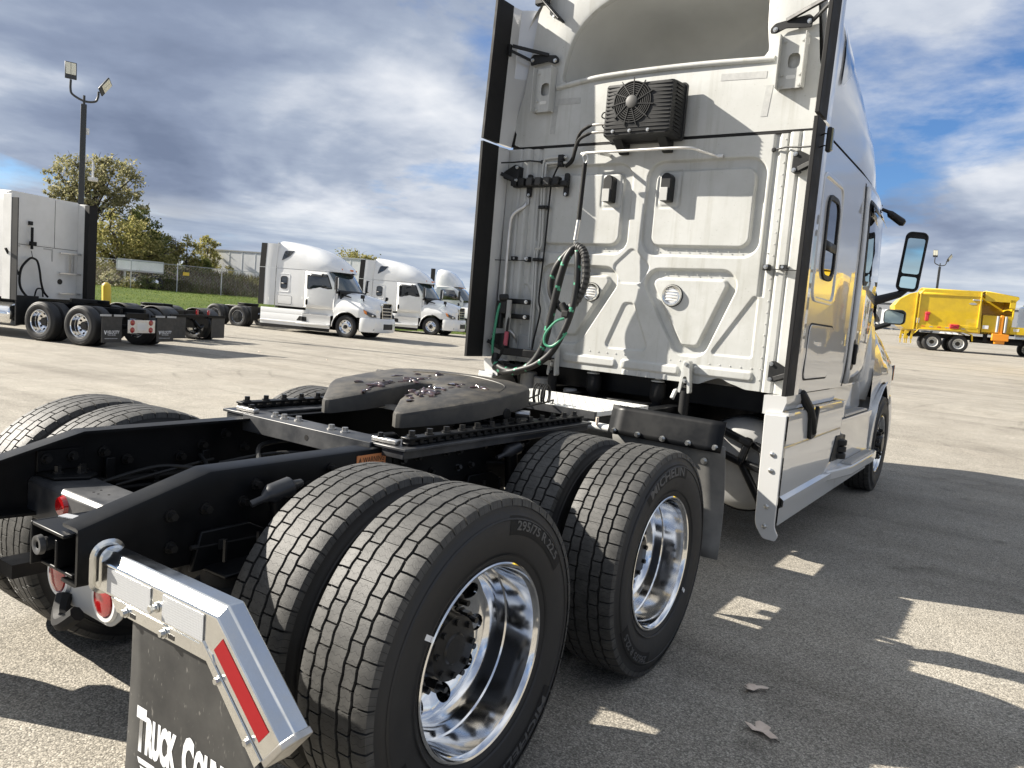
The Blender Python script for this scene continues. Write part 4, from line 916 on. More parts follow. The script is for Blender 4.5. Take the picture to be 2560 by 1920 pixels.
# --- fifth wheel
def fwz(y): return 1.15+.105*(y-.82)-(.16*(.82-y) if y < .82 else 0)
half = [(.0, 1.085), (.045, 1.06), (.058, 1.02), (.07, .85), (.105, .74), (.195, .605), (.225, .592), (.255, .602), (.40, .77), (.445, .84), (.46, .90), (.468, 1.05), (.465, 1.20), (.45, 1.29), (.40, 1.345), (.25, 1.405), (.10, 1.42), (0, 1.423)]
poly = half+[(-x, y) for x, y in reversed(half[1:-1])]
poly = dens(poly, 2)
m = MB(); n = len(poly)
tp = [(x, y, fwz(y)) for x, y in poly]
def edge_in(d): return offs(poly, d)
L0 = [(x, y, fwz(y)) for x, y in edge_in(.014)]; L1 = [(x, y, fwz(y)-.006) for x, y in edge_in(.003)]; L2 = [(x, y, fwz(y)-.016) for x, y in poly]; L3 = [(x, y, fwz(y)-.088+.10*max(0, .80-y)) for x, y in poly]; L4 = [(x, y, fwz(y)-.088+.10*max(0, .80-y)) for x, y in edge_in(.03)]
m.grid([L0, L1, L2, L3, L4], True)
import bmesh
nf_ = len(poly); m.mi = [1 if nf_*2 <= q < nf_*4 else 0 for q in range(len(m.f))]; me = m.mesh('fifth_wheel', 35)
bm = bmesh.new(); bm.from_mesh(me); bm.verts.ensure_lookup_table()
from mathutils.geometry import tessellate_polygon
for t_ in tessellate_polygon([[Vector((q[0], q[1], 0)) for q in L0]]):
    f_ = bm.faces.new([bm.verts[i] for i in t_]); f_.smooth = True
bmesh.ops.recalc_face_normals(bm, faces=bm.faces); bm.to_mesh(me); bm.free()
FW = link('fifth_wheel', me, ['iron', 'iron_dark'], T)
m = MB(); m.tube(spl([(-.30, 1.27, fwz(1.27)+.001), (0, 1.36, fwz(1.36)+.001), (.30, 1.27, fwz(1.27)+.001), (.40, 1.1, fwz(1.1)+.001)], 6), .0035, 6); m.obj('grease_groove', 'iron', FW)
m = MB(); m.lathe([(1.06, .09), (1.115, .10), (1.115, .06), (1.06, .055)], 24, (0, 1.06, 0), 'Z'); m.box((0, 1.12, 1.06), (.34, .16, .06)); m.obj('coupling_jaw', 'iron', FW, bevel=.006)
m = MB()
for cx_, cy_, sx_, sy_, k_ in ((-.16, .88, .05, .10, 14), (-.12, 1.02, .03, .09, 9), (.13, .86, .05, .05, 14), (.19, .80, .03, .05, 6), (.11, .97, .03, .08, 11), (-.05, 1.24, .10, .03, 6), (.20, 1.14, .05, .03, 5), (-.2, 1.1, .05, .03, 5), (-.14, .8, .02, .04, 5)):
    for _ in range(k_):
        x, y = random.gauss(cx_, sx_), random.gauss(cy_, sy_*.8)
        if abs(x) < .085 or abs(x) > .42 or y < .72: continue
        a = random.uniform(.008, .030); h = random.uniform(.003, .012); z = fwz(y); rows = []; st_ = random.uniform(.6, 1.9); an = random.uniform(0, 3)
        for lv, (kr, kh) in enumerate(((1.0, -.2), (.9, .5), (.5, .95), (.05, 1))):
            row = []
            for q in range(8):
                t = q*math.pi/4; rr = a*kr*random.uniform(.6, 1.35); u, w = rr*st_*math.cos(t), rr/st_*math.sin(t)
                row.append((x+u*math.cos(an)-w*math.sin(an), y+u*math.sin(an)+w*math.cos(an), z+h*kh))
            rows.append(row)
        m.grid(rows, True)
gr_ = m.obj('grease', 'grease', FW, 60); tag(gr_, kind='stuff')
for sg in (1, -1):
    m = MB(); m.prism([(.80, 1.025), (1.36, 1.025), (1.30, 1.06), (1.16, 1.115), (1.0, 1.115), (.88, 1.06)], 'X', sg*.36, sg*.40); m.box((sg*.41, 1.08, 1.035), (.10, .5, .02)); m.cyl((sg*.35, 1.08, 1.085), (sg*.475, 1.08, 1.085), .03, 14); m.obj('pivot_bracket', 'frame', FW, bevel=.004)
    for y in (1.0, 1.1, 1.2): hexbolt((sg*.40, y, 1.07), (sg*.44, y, 1.07), .014, parent=FW)
m = MB(); m.bar((.36, .86, 1.06), (-.36, .86, 1.06), .05, .02); m.cyl((.44, 1.2, 1.08), (.50, 1.23, 1.08), .018, 10); m.obj('release_handle', 'steel', FW)
# slide rails with racks of bolts
for sg in (1, -1):
    m = MB(); m.box((sg*.480, 1.02, 1.0085), (.17, 1.46, .013)); m.box((sg*.49, 1.02, .985), (.115, 1.44, .03)); sr = m.obj('slide_rail', 'flange', T, bevel=.003)
    m = MB(); m.box((sg*.515, 1.02, 1.022), (.035, 1.36, .012)); m.box((sg*.515, 1.02, 1.044), (.05, 1.36, .010)); m.obj('slide_rack', 'frame', sr, bevel=.003)
    for k in range(26):
        y = .36+k*.0525; m = MB(); m.box((sg*.515, y, 1.033), (.048, .024, .026)); m.obj('rack_tooth', 'frame', sr, bevel=.003)
    for k in range(13):
        y = .38+k*.105; hexbolt((sg*.512, y, 1.049), (sg*.512, y, 1.072), .013, parent=sr)
    m = MB(); m.box((sg*.43, .325, 1.026), (.13, .03, .018)); m.obj('stop_block', 'steel', sr, bevel=.004); hexbolt((sg*.40, .325, 1.035), (sg*.40, .325, 1.052), .011, parent=sr)
    m = MB(); m.box((sg*.4325, 1.02, .90), (.004, 1.3, .14)); m.obj('rail_plate', 'frame', sr)
    for k in range(14):
        for z in (.94, .87): 
            if (k+int(z*100)) % 3: hexbolt((sg*.4345, .42+k*.09, z+random.uniform(-.01, .01)), (sg*.455, .42+k*.09, z), .011, parent=sr)
m = MB(); m.prism([(.275, .94), (.275, 1.016), (.405, 1.016), (.405, 1.006), (.286, 1.006), (.286, .94)], 'X', -.395, .395); cb = m.obj('slide_crossbar', 'flange', T, bevel=.003)
for x in (-.26, -.20, -.13, .10, .18): hexbolt((x, .345+.02*(int(x*100) % 2), 1.016), (x, .345+.02*(int(x*100) % 2), 1.036), .013, 'steel', cb)
m = MB(); m.cyl((.03, .274, .975), (.03, .2745, .975), .012, 14); m.obj('bolt_hole', 'ink', cb)
m = MB(); m.prism([(1.40, .94), (1.40, 1.016), (1.54, 1.016), (1.54, .94)], 'X', -.395, .395); m.obj('front_crossbar', 'flange', T, bevel=.003)
# coiled release line
m = MB(); pts = []
for k in range(140):
    t = k/140; a = t*2*math.pi*7; pts.append((.07+.10*(t-.5)+.01*math.sin(a*.3), 2.02+.06*math.cos(a)*.8, 1.082+.068*math.sin(a)))
m.tube([(-.1, 1.75, 1.03), (-.02, 1.9, 1.03)]+pts+[(.17, 1.9, 1.06), (.2, 1.6, 1.05), (.25, 1.4, 1.06)], .005, 6); m.obj('coiled_air_line', 'rubber', T)
m = MB(); m.box((-.12, 1.80, 1.025), (.16, .08, .03)); m.cyl((-.08, 1.70, 1.03), (.05, 1.78, 1.05), .016, 10); m.obj('slide_valve', 'steel', T, bevel=.004)
# --- deck plate
m = MB(); m.box((0, 2.36, 1.022), (.90, .72, .030)); dk = m.obj('deck_plate', 'deck', T, bevel=.004)
me_ = MB(); me_.box((0, 0, 0), (.030, .012, .004)); knob = me_.mesh('grip'); knob.materials.append(MATS['deck'])
for i in range(17):
    for j in range(16):
        o = link('grip_rib', knob, None, dk); o.location = (-.42+i*.0525+(.026 if j % 2 else 0), 2.04+j*.042, 1.0385)
m = MB(); m.bar((-.46, 1.98, 1.02), (.46, 1.98, 1.02), .03, .04); m.obj('deck_edge', 'flange', dk)
# --- quarter fender ahead of the tandem
for sg in (1, -1):
    m = MB(); rows = []
    for i in range(7):
        t = i/6; rows.append([(sg*(.585+(1.225-.585)*k/8), 1.90+.045*t+.006*math.sin(k/8*math.pi*1.5), .948+(.156 if True else 0)*t-.004*k/8) for k in range(9)])
    m.grid(rows); qf = m.obj('quarter_fender', 'frame', T, 20, solid=.006)
    for k in range(5): x = sg*(.62+k*.143); hexbolt((x, 1.905, .968), (x, 1.880, .968), .011, 'bolt', qf)
    m = MB(); rows = []
    for i in range(11):
        t = i/10; z = .975-.60*t; rows.append([(sg*(.60+(1.235-.60)*k/6), 1.925+.09*math.sin(t*2.2)+.012*math.sin(k)*t, z) for k in range(7)])
    m.grid(rows); m.obj('fender_flap', 'flap_dusty', qf, 60, solid=.008)
    hexbolt((sg*1.13, 1.94, .885), (sg*1.13, 1.915, .885), .012, 'bolt', qf)
    m = MB(); m.cyl((sg*.43, 1.96, .965), (sg*.62, 1.95, .965), .022, 14); m.obj('fender_post', 'off_white', qf); m = MB(); m.cyl((sg*.50, 1.93, .975), (sg*.50, 1.93, 1.02), .009, 8); m.obj('fender_stud', 'dryleaf', qf)
# --- tanks with straps
for sg in (1, -1):
    m = MB(); cx_, cz_ = sg*.855, .632
    m.lathe([(3.44, .0005), (3.445, .15), (3.465, .25), (3.495, .30), (3.535, .325), (3.56, .332), (4.75, .332), (4.8, .30), (4.82, .001)], 56, (cx_, 0, cz_), 'Y'); tk = m.obj('fuel_tank', 'tank', T, 40)
    for y_ in (3.56, 4.5): m = MB(); m.lathe([(y_, .336), (y_, .345), (y_+.07, .345), (y_+.07, .336)], 48, (cx_, 0, cz_), 'Y'); m.obj('tank_strap', 'frame', tk)
    m = MB()
    A = [((.62, .90), (.95, .80)), ((.95, .80), (1.20, .70)), ((.62, .74), (.90, .66)), ((.90, .66), (1.20, .60)), ((.92, .84), (.88, .66)), ((.88, .66), (1.12, .30)), ((1.17, .74), (1.15, .28)), ((1.02, .76), (1.05, .60))]
    for (a, b), (c, d) in A: m.bar((sg*a, 3.40, b), (sg*c, 3.37, d), .05, .05, (0, 1, 0))
    m.obj('skirt_bracket', 'frame', tk, bevel=.012)
    # rear flange of the skirt with bolts
    m = MB(); P_ = rpoly([(1.085, 1.05), (1.225, 1.055), (1.228, .33), (1.255, .285), (1.24, .245), (1.16, .248), (1.10, .33)], [.01, .01, .02, .01, .01, .02, .05], 4)
    m.prism([(sg*x, z) for x, z in P_], 'Y', 3.095, 3.112); sf = m.obj('skirt_flange', 'paint', T, bevel=.004)
    m = MB(); m.prism([(sg*1.09, 3.11), (sg*1.235, 3.11), (sg*1.235, 3.25), (sg*1.16, 3.25)], 'Z', 1.05, 1.072); m.obj('skirt_cap', 'paint', sf, bevel=.004)
    for x, z in ((1.165, .80), (1.165, .695), (1.165, .46), (1.165, .33)):
        m = MB(); m.lathe([(3.095, .017), (3.088, .015), (3.084, .006), (3.083, .0005)], 16, (sg*x, 0, z), 'Y'); m.obj('bolt', 'bolt', sf)
    # strap and lower cab corner
    m = MB(); m.tube([(sg*1.20, 3.50, 1.19), (sg*1.215, 3.53, 1.15), (sg*1.24, 3.60, 1.08), (sg*1.255, 3.66, 1.0), (sg*1.258, 3.72, .90)], [.03, .034, .034, .03, .026], 8); m.prism(rpoly([(3.60, 1.06), (3.66, .86), (3.80, .87), (3.84, 1.07), (3.80, 1.09), (3.77, .93), (3.68, .92), (3.64, 1.07)], .01, 2), 'X', sg*1.236, sg*1.262); m.obj('skirt_strap', 'plastic', T, bevel=.006)
    m = MB(); m.lathe([(0, .10), (.03, .11), (.30, .11), (.32, .10)], 20, (sg*1.12, 3.13, 1.14), 'Y', a0=R(90) if sg > 0 else R(-90-90), a1=R(180) if sg > 0 else R(-90)); 
    m = MB(); m.grid([[(sg*1.06, y, 1.17), (sg*1.20, y, 1.18), (sg*1.205, y, 1.14), (sg*1.185, y, 1.07), (sg*1.13, y, 1.04), (sg*1.06, y, 1.05)] for y in (3.13, 3.5, 4.6)]); m.add([(sg*1.06, 3.13, 1.17), (sg*1.20, 3.13, 1.18), (sg*1.205, 3.13, 1.14), (sg*1.185, 3.13, 1.07), (sg*1.13, 3.13, 1.04), (sg*1.06, 3.13, 1.05)], [(0, 1, 2, 3, 4, 5)]); m.obj('lower_corner', 'paint', T, 50)
# --- underside of the cab: dark floor, air springs, shocks
m = MB(); m.box((0, 4.9, 1.10), (2.1, 2.9, .16)); m.box((0, 5.2, .75), (.8, 2.6, .5)); m.obj('cab_floor', 'frame', T)
for x in (.225, -.31):
    m = MB(); m.lathe([(.975, .0005), (.975, .035), (1.0, .04), (1.02, .055), (1.05, .058), (1.13, .056), (1.145, .045), (1.15, .0005)], 24, (x, 3.37, 0), 'Z'); a_ = m.obj('cab_air_spring', 'rubber', T)
    m = MB(); m.lathe([(1.148, .05), (1.156, .05), (1.165, .02), (1.18, .02)], 12, (x, 3.35, 0), 'Z'); m.obj('spring_cap', 'paint_rear', a_); m = MB(); m.box((x, 3.37, .965), (.16, .14, .02)); m.obj('spring_seat', 'frame', a_)
for x in (.487, -.60):
    m = MB(); m.prism(rpoly([(x-.022, 1.33), (x+.022, 1.33), (x+.045, 1.11), (x+.025, 1.10), (x+.012, 1.22), (x-.012, 1.22), (x-.025, 1.10), (x-.045, 1.11)], .015, 3), 'Y', 3.20, 3.25); m.prism(rpoly([(x-.018, 1.33), (x+.018, 1.33), (x+.03, 1.17), (x-.03, 1.17)], .012, 3), 'Y', 3.235, 3.27); sb = m.obj('shock_bracket', 'paint_rear', T, bevel=.006)
    for z in (1.305, 1.19): hexbolt((x, 3.20, z), (x, 3.185, z), .010, 'bolt', sb)
    m = MB(); m.cyl((x, 3.23, 1.12), (x, 3.23, .93), .034, 18); m.cyl((x-.04, 3.23, 1.125), (x+.04, 3.23, 1.125), .016, 12); m.obj('cab_shock', 'rubber', sb)
m = MB(); m.tube([(.40, 3.42, 1.13), (.385, 3.30, 1.10), (.38, 3.27, 1.05)], .016, 12); m.obj('drain_pipe', 'off_white', T)
m = MB(); m.box((0, 3.40, .93), (.84, .10, .10)); m.obj('cab_crossmember', 'frame', T, bevel=.01)
for x, w_, h_ in ((-.75, .12, .22), (-.9, .10, .25), (-.50, .08, .16)):
    m = MB(); m.cyl((x, 3.35, .85), (x, 3.35, .85+h_), w_*.7, 20); m.obj('filter_can', 'tank', T, bevel=.012)
# ------------------------------------------------------------------ pressed rear wall of the sleeper
def sdf_poly(X, Z, pts, r_=0):
    """signed distance (negative inside) to polygon pts, rounded outwards by r_"""
    d = np.full(X.shape, 1e9); inside = np.zeros(X.shape, bool); n = len(pts)
    for i in range(n):
        ax, az = pts[i]; bx, bz = pts[(i+1) % n]; ex, ez = bx-ax, bz-az; wx, wz = X-ax, Z-az
        t = np.clip((wx*ex+wz*ez)/(ex*ex+ez*ez), 0, 1); d = np.minimum(d, np.hypot(wx-ex*t, wz-ez*t))
        c = ((az > Z) != (bz > Z)); xin = ax+(Z-az)/(bz-az+1e-12)*ex; inside ^= c & (X < xin)
    return np.where(inside, -d, d)-r_
def sdf_box(X, Z, cx_, cz_, hx, hz, r_):
    qx = np.abs(X-cx_)-(hx-r_); qz = np.abs(Z-cz_)-(hz-r_)
    return np.hypot(np.maximum(qx, 0), np.maximum(qz, 0))+np.minimum(np.maximum(qx, qz), 0)-r_
def ssm(s, w): return sstep(-w, w, -s)
xs = np.linspace(-1.205, 1.205, 470); ts = np.linspace(0, 1, 336)
zb = 1.175+.02*sstep(.55, .62, xs)*(1-sstep(.80, .9, xs))+.035*np.exp(-((xs-.70)/.07)**2)
Xg = np.repeat(xs[None, :], len(ts), 0); Zg = zb[None, :]+(2.862-zb[None, :])*ts[:, None]
D = np.zeros_like(Xg)
def ring(so, si, dep, w=.0075): return dep*(ssm(so, w)-ssm(si, w))
for sgn, cx_, hx_ in ((1, .445, .425), (-1, -.505, .405)):
    so = sdf_box(Xg, Zg, cx_, 2.388, hx_, .330, .12); si = sdf_box(Xg, Zg, cx_, 2.388, hx_-.068, .262, .07); D += ring(so, si, .029)
px_, pz_ = .195, 2.53
for px_ in (.195, -.262):
    so = sdf_box(Xg, Zg, px_, 2.525, .088, .135, .03); si = sdf_box(Xg, Zg, px_, 2.525, .070, .115, .025); D += ring(so, si, .006, .006)
tri_o = [(.175, 1.86), (.66, 1.87), (.655, 1.82), (.50, 1.47), (.41, 1.47), (.185, 1.79)]
def tri(cx_, sx_): return [(.17, 1.85), (.655, 1.86), (.50, 1.475), (.425, 1.475)]
for mir in (1, -1):
    f = (lambda p: (p[0], p[1])) if mir > 0 else (lambda p: (-.06-p[0]-.01, p[1]))
    P_ = [f(p) for p in ((.185, 1.855), (.645, 1.862), (.492, 1.47), (.422, 1.47))]
    so = sdf_poly(Xg, Zg, P_, .105); si = sdf_poly(Xg, Zg, P_, .038); D += ring(so, si, .032, .009)
D += .009*ssm(sdf_poly(Xg, Zg, [(-.05, 2.055), (.055, 1.965), (.015, 1.89), (-.105, 1.89), (-.145, 1.965)], .042), .006)
D += .011*ssm(sdf_poly(Xg, Zg, [(-.052, 1.67), (-.02, 1.67), (.10, 1.40), (-.16, 1.395)], .035), .006)
D += .011*ssm(sdf_poly(Xg, Zg, [(.885, 1.78), (.885, 1.41), (.65, 1.41)], .02), .006)
D += .011*ssm(sdf_poly(Xg, Zg, [(-.96, 1.78), (-.96, 1.41), (-.74, 1.41)], .02), .006)
for a, b in ((.515, .925), (-.05, .40), (-.55, -.10)):
    D -= .014*ssm(sdf_box(Xg, Zg, (a+b)/2, 1.252+.015*(a > .5), (b-a)/2, .030, .022), .008)
for k in (-.02, .10, .17, .30): D -= .008*ssm(sdf_box(Xg, Zg, k, 1.193, .012, .02, .004), .004)
# vertical channel and corner post on both sides
xr = np.abs(Xg+.0)
D += .016*ssm(np.abs(xr-.918)-.016, .010)*(Zg > 1.80)
D += .016*ssm(np.abs(xr-(.918-.25*np.clip(1.88-Zg, 0, .2)))-.012, .01)*(Zg <= 1.80)*0
D -= .030*sstep(.985, 1.02, xr); D += .012*ssm(np.abs(xr-1.075)-.008, .006); D += .014*ssm(np.abs(xr-.992)-.004, .004)
D += .10*np.maximum(0, xr-1.165)
D += .0012*np.sin(9*Xg+2*Zg)*np.sin(6*Zg-3*Xg)                     # slight oil-canning of the sheet
m = MB(); m.grid([[(Xg[i, j], RY+D[i, j], Zg[i, j]) for j in range(len(xs))] for i in range(len(ts))])
WALL = m.obj('rear_wall', 'paint_rear', T, 60)
m = MB()
def rivet(x, z, y=RY, r_=.006): m.lathe([(0, r_), (-r_*.5, r_*.75), (-r_*.65, .0004)], 8, (x, y, z), 'Y')
for k in range(27):
    x = -.90+k*.0725
    if not (.42 < x < .55 or -.66 < x < -.54): rivet(x, 1.322)
for k in range(22): rivet(.972, 1.25+k*.075); rivet(-.972, 1.25+k*.075)
for z in (2.09, 2.01): rivet(.935, z)
for k in range(9): rivet(.14+k*.075, 2.095, RY+.02, .005); rivet(-.80+k*.075, 2.095, RY+.02, .005)
for k in range(6): rivet(.22+k*.08, 1.93, RY+.024, .005)
rv = m.obj('rivets', 'paint_rear', WALL); tag(rv, kind='stuff')
# seam between lower wall and roof fairing
m = MB(); m.box((0, RY+.012, 2.872), (2.37, .02, .016)); m.obj('roof_seam', 'rubber', T)
# --- roof fairing rear frame with the open cavity
outer = [(-1.19, 2.884), (1.19, 2.884), (1.185, 3.1), (1.125, 3.3), (1.085, 3.6), (1.045, 3.9), (.95, 4.08), (.7, 4.12), (0, 4.13), (-.7, 4.12), (-.95, 4.08), (-1.045, 3.9), (-1.085, 3.6), (-1.125, 3.3), (-1.185, 3.1)]
inner = rpoly([(-.80, 3.335), (-.4, 3.385), (.3, 3.392), (.80, 3.365), (.765, 3.55), (.745, 4.02), (-.45, 3.93), (-.72, 3.72)], [.10, .02, .02, .07, .2, .12, .2, .25], 6)
C0 = (0.0, 3.62); LO = loop_by_angle(dens(outer, 8), C0, 140); LI = loop_by_angle(dens(inner, 4), C0, 140)
m = MB(); rows = []
for t, dy in ((0, 0), (.5, .0), (.93, .0), (.985, .006), (1.0, .022), (1.0, .05)):
    rows.append([(a[0]+(b[0]-a[0])*t, RY+dy, a[1]+(b[1]-a[1])*t) for a, b in zip(LO, LI)])
m.grid(rows, True); RF = m.obj('roof_rear_frame', 'paint_rear', T, 40)
m = MB(); rows = []
for t, dy in ((1.0, .05), (1.02, .12), (.99, .35), (.93, .62), (.80, .85), (.55, 1.0), (.2, 1.05), (.01, 1.06)):
    rows.append([(b[0]*t, RY+dy+.0, C0[1]+.10*dy+(b[1]-C0[1])*t) for b in LI])
m.grid(rows, True); m.obj('roof_cavity', 'cavity', T, 70)
m = MB(); m.tube(spl([(-.82, RY+.0, 3.318), (-.6, RY-.004, 3.345), (-.4, RY-.006, 3.362), (0, RY-.006, 3.368), (.4, RY-.006, 3.362), (.84, RY, 3.345)], 6), .020, 12); m.obj('ledge_lip', 'paint_rear', RF)
for x0_, z0_, x1_, z1_ in ((.49, 3.262, .80, 3.250), (-.60, 3.205, -.80, 3.212)):
    m = MB(); m.bar((x0_, RY-.001, z0_), (x1_, RY-.001, z1_), .002, .045, (0, 0, 1)); m.obj('tape_residue', 'residue', RF)
for x0_, z0_, x1_, z1_ in ((.828, 3.18, .808, 2.98), (-.82, 3.18, -.83, 2.97)):
    m = MB(); m.prism([(x0_-.022, z0_), (x0_+.022, z0_), (x1_+.022, z1_), (x1_-.022, z1_)], 'Y', RY-.002, RY+.002); m.obj('tape_residue', 'residue', RF)
# pressed channel brackets either side
for sg in (1, -1):
    cx_ = .965 if sg > 0 else -.915; m = MB(); tl = -.01*sg
    o_ = rrect(cx_, 3.30, .078, .165, .012, 2); h1 = rrect(cx_+.01, 3.305, .038, .048, .03, 3); 
    m2 = MB(); LO_ = loop_by_angle(dens(o_, 6), (cx_, 3.305), 60); LI_ = loop_by_angle(dens(h1, 4), (cx_, 3.305), 60); m2.ringplate(LO_, LI_, 'Y', RY-.040, RY-.034)
    for s2 in (-1, 1): m2.box((cx_+s2*.080, RY-.045, 3.30), (.005, .085, .335))
    cb_ = m2.obj('mounting_channel', 'paint_rear', T, 30)
    for dx in (-.055, .055):
        for z in (3.43, 3.22, 3.155): hexbolt((cx_+dx, RY-.040, z), (cx_+dx, RY-.050, z), .009, 'paint_rear', cb_, 'channel_bolt')
    m = MB(); m.prism(rrect(cx_, 3.205, .03, .012, .010, 3), 'Y', RY-.0412, RY-.0405); m.obj('channel_slot', 'off_white', cb_)
    # black fairing stays
    m = MB(); y = RY-.035
    P_ = rpoly([(.80, 3.525), (.83, 3.555), (1.04, 3.585), (1.07, 3.56), (1.06, 3.50), (.90, 3.515), (.84, 3.49), (.805, 3.495)], .012, 3); m.prism([(sg*x, z) for x, z in P_], 'Y', y-.004, y+.004)
    m.bar((sg*.90, y, 3.565), (sg*1.18, y-.10, 3.635), .02, .025); m.bar((sg*1.06, y, 3.54), (sg*1.19, y-.10, 3.60), .018, .02); m.box((sg*1.195, y-.11, 3.60), (.02, .03, .09)); sy = m.obj('fairing_stay', 'plastic', T, bevel=.003)
    for x, z in ((.835, 3.515), (1.045, 3.54)): hexbolt((sg*x, y-.004, z), (sg*x, y-.018, z), .010, 'bolt', sy)
    for z, hh in ((2.655, .065), (1.32, .065)):
        m = MB(); m.prism([(sg*x, zz) for x, zz in rpoly([(1.055, z-hh), (1.055, z+hh), (1.09, z+hh+.008), (1.195, z+.02), (1.20, z-.03), (1.10, z-hh)], .012, 3)], 'Y', RY-.098, RY-.092); m.box((sg*1.075, RY-.06, z), (.045, .075, .12)); m.bar((sg*1.09, RY-.10, z-.045), (sg*1.20, RY-.13, z), .006, .03); eb = m.obj('extender_bracket', 'plastic', T, bevel=.003)
        for dz in (-.05, .05): hexbolt((sg*1.068, RY-.098, z+dz), (sg*1.068, RY-.112, z+dz), .009, 'bolt', eb)
    m = MB(); m.bar((sg*.93, RY-.03, 1.985), (sg*1.21, RY-.10, 1.975), .012, .006); m.box((sg*.945, RY-.02, 1.995), (.045, .035, .04)); m.box((sg*1.06, RY-.045, 1.995), (.05, .03, .035)); eb = m.obj('extender_link', 'plastic', T, bevel=.004)
    for x in (.945, 1.055): hexbolt((sg*x, RY-.04, 1.998), (sg*x, RY-.062, 1.998), .010, 'bolt', eb)
    m = MB(); m.tube([(sg*.90, RY+.004, 2.76), (sg*.99, RY-.04, 2.765), (sg*1.10, RY-.10, 2.745), (sg*1.19, RY-.15, 2.735)], .006, 8); m.lathe([(0, .016), (-.012, .012), (-.013, .0005)], 12, (sg*.90, RY, 2.76), 'Y'); m.obj('cable_stay', 'plastic', T)
m = MB(); m.bar((-.80, RY-.05, 3.80), (-1.0, RY-.06, 4.0), .10, .02); m.box((-.98, RY-.06, 4.0), (.12, .05, .12)); uc = m.obj('upper_stay', 'plastic', T, bevel=.01); hexbolt((-.86, RY-.06, 3.835), (-.86, RY-.08, 3.835), .011, 'bolt', uc)
# --- amber marker on the right extender
m = MB(); m.box((1.305, 2.995, 2.735), (.030, .045, .145)); mk = m.obj('side_marker', 'plastic', T, bevel=.012, seg=3)
m = MB(); m.box((1.322, 2.995, 2.735), (.012, .034, .13)); m.obj('marker_lens', 'amber_dull', mk, bevel=.004)
for z in (2.70, 2.77): m = MB(); m.tube([(1.25, 3.02, z), (1.28, 3.0, z+.004), (1.292, 2.995, z)], .004, 6); m.obj('marker_wire', 'plastic', mk)
# --- condenser fan unit
F0, F1 = 3.028, 3.235
m = MB(); fr = rrect(0, 0, .262, .182, .02, 3); cx_, cz_ = .003, 3.037
rows = [[(cx_+u*(1+k), y, cz_+w*(1+k)) for u, w in fr] for y, k in ((F0+.015, -.05), (F0+.03, -.02), (F0+.07, 0), (F1-.03, .03), (F1-.03, .075), (F1, .075))]
m.grid(rows, True); m.add(rows[-1], [tuple(range(len(fr)))])
LO_ = loop_by_angle(dens([(cx_+u*.95, cz_+w*.95) for u, w in fr], 8), (-.036, 3.08), 80); LI_ = [(-.036+.142*math.cos(-math.pi+2*math.pi*k/80), 3.08+.142*math.sin(-math.pi+2*math.pi*k/80)) for k in range(80)]
m.grid([[(u, F0+.015, w) for u, w in LO_], [(u, F0+.008, w) for u, w in [(a[0]*.3+b[0]*.7, a[1]*.3+b[1]*.7) for a, b in zip(LO_, LI_)]], [(u, F0+.006, w) for u, w in LI_], [(u, F0+.06, w) for u, w in LI_]], True)
FAN = m.obj('condenser_unit', 'plastic', T, 35, bevel=.004)
m = MB(); m.lathe([(F0+.06, .142), (F0+.065, .05), (F0+.065, .0005)], 40, (-.036, 0, 3.08), 'Y'); m.obj('fan_shroud', 'ink', FAN)
for k in range(7): m = MB(); t = 2*math.pi*k/7; m.box((-.036+.085*math.cos(t), F0+.045, 3.08+.085*math.sin(t)), (.10, .004, .05), Matrix.Rotation(-t, 3, 'Y') @ Matrix.Rotation(R(30), 3, 'X')); m.obj('fan_blade', 'plastic', FAN)
m = MB()
for r_ in (.052, .066, .080, .094, .108, .122, .138): m.lathe([(F0-.002, r_-.0028), (F0-.002, r_+.0028), (F0+.006, r_+.0028), (F0+.006, r_-.0028)], 48, (-.036, 0, 3.08), 'Y', closed=True)
gg = m.obj('fan_guard', 'plastic', FAN)
for k in range(11): m = MB(); t = 2*math.pi*(k+.3)/11; m.bar((-.036+.04*math.cos(t), F0-.003, 3.08+.04*math.sin(t)), (-.036+.165*math.cos(t+.25), F0+.001, 3.08+.165*math.sin(t+.25)), .006, .008, (0, 1, 0)); m.obj('guard_spoke', 'plastic', FAN)
m = MB(); m.lathe([(F0+.02, .046), (F0-.008, .044), (F0-.012, .036), (F0-.012, .0005)], 32, (-.036, 0, 3.08), 'Y'); m.obj('fan_motor', 'rubber_edge', FAN)
for k in range(13):
    z = 2.885+k*.0255; d_ = abs(z-3.08); hx_ = math.sqrt(max(0, .155**2-d_*d_)) if d_ < .155 else 0
    for a, b in (((-.24, -.036-hx_), (-.036+hx_, .245)) if hx_ else ((-.24, .245),)):
        if b-a > .03: m = MB(); m.box(((a+b)/2, F0+.012, z), (b-a, .012, .005)); m.obj('housing_rib', 'plastic', FAN)
    m = MB(); m.box((.268, (F0+F1)/2+.01, z), (.012, .12, .006)); m.obj('housing_rib', 'plastic', FAN)
for x in (-.18, .16):
    m = MB(); m.prism([(F0+.08, 2.862), (RY-.002, 2.862), (RY-.002, 2.775), (RY-.03, 2.775)], 'X', x-.035, x+.035); m.obj('mounting_foot', 'plastic', FAN, bevel=.004)
for x, z in ((-.17, 2.888), (-.04, 2.886), (.10, 2.884)): hexbolt((x, F0+.006, z), (x, F0-.006, z), .008, 'bolt', FAN)
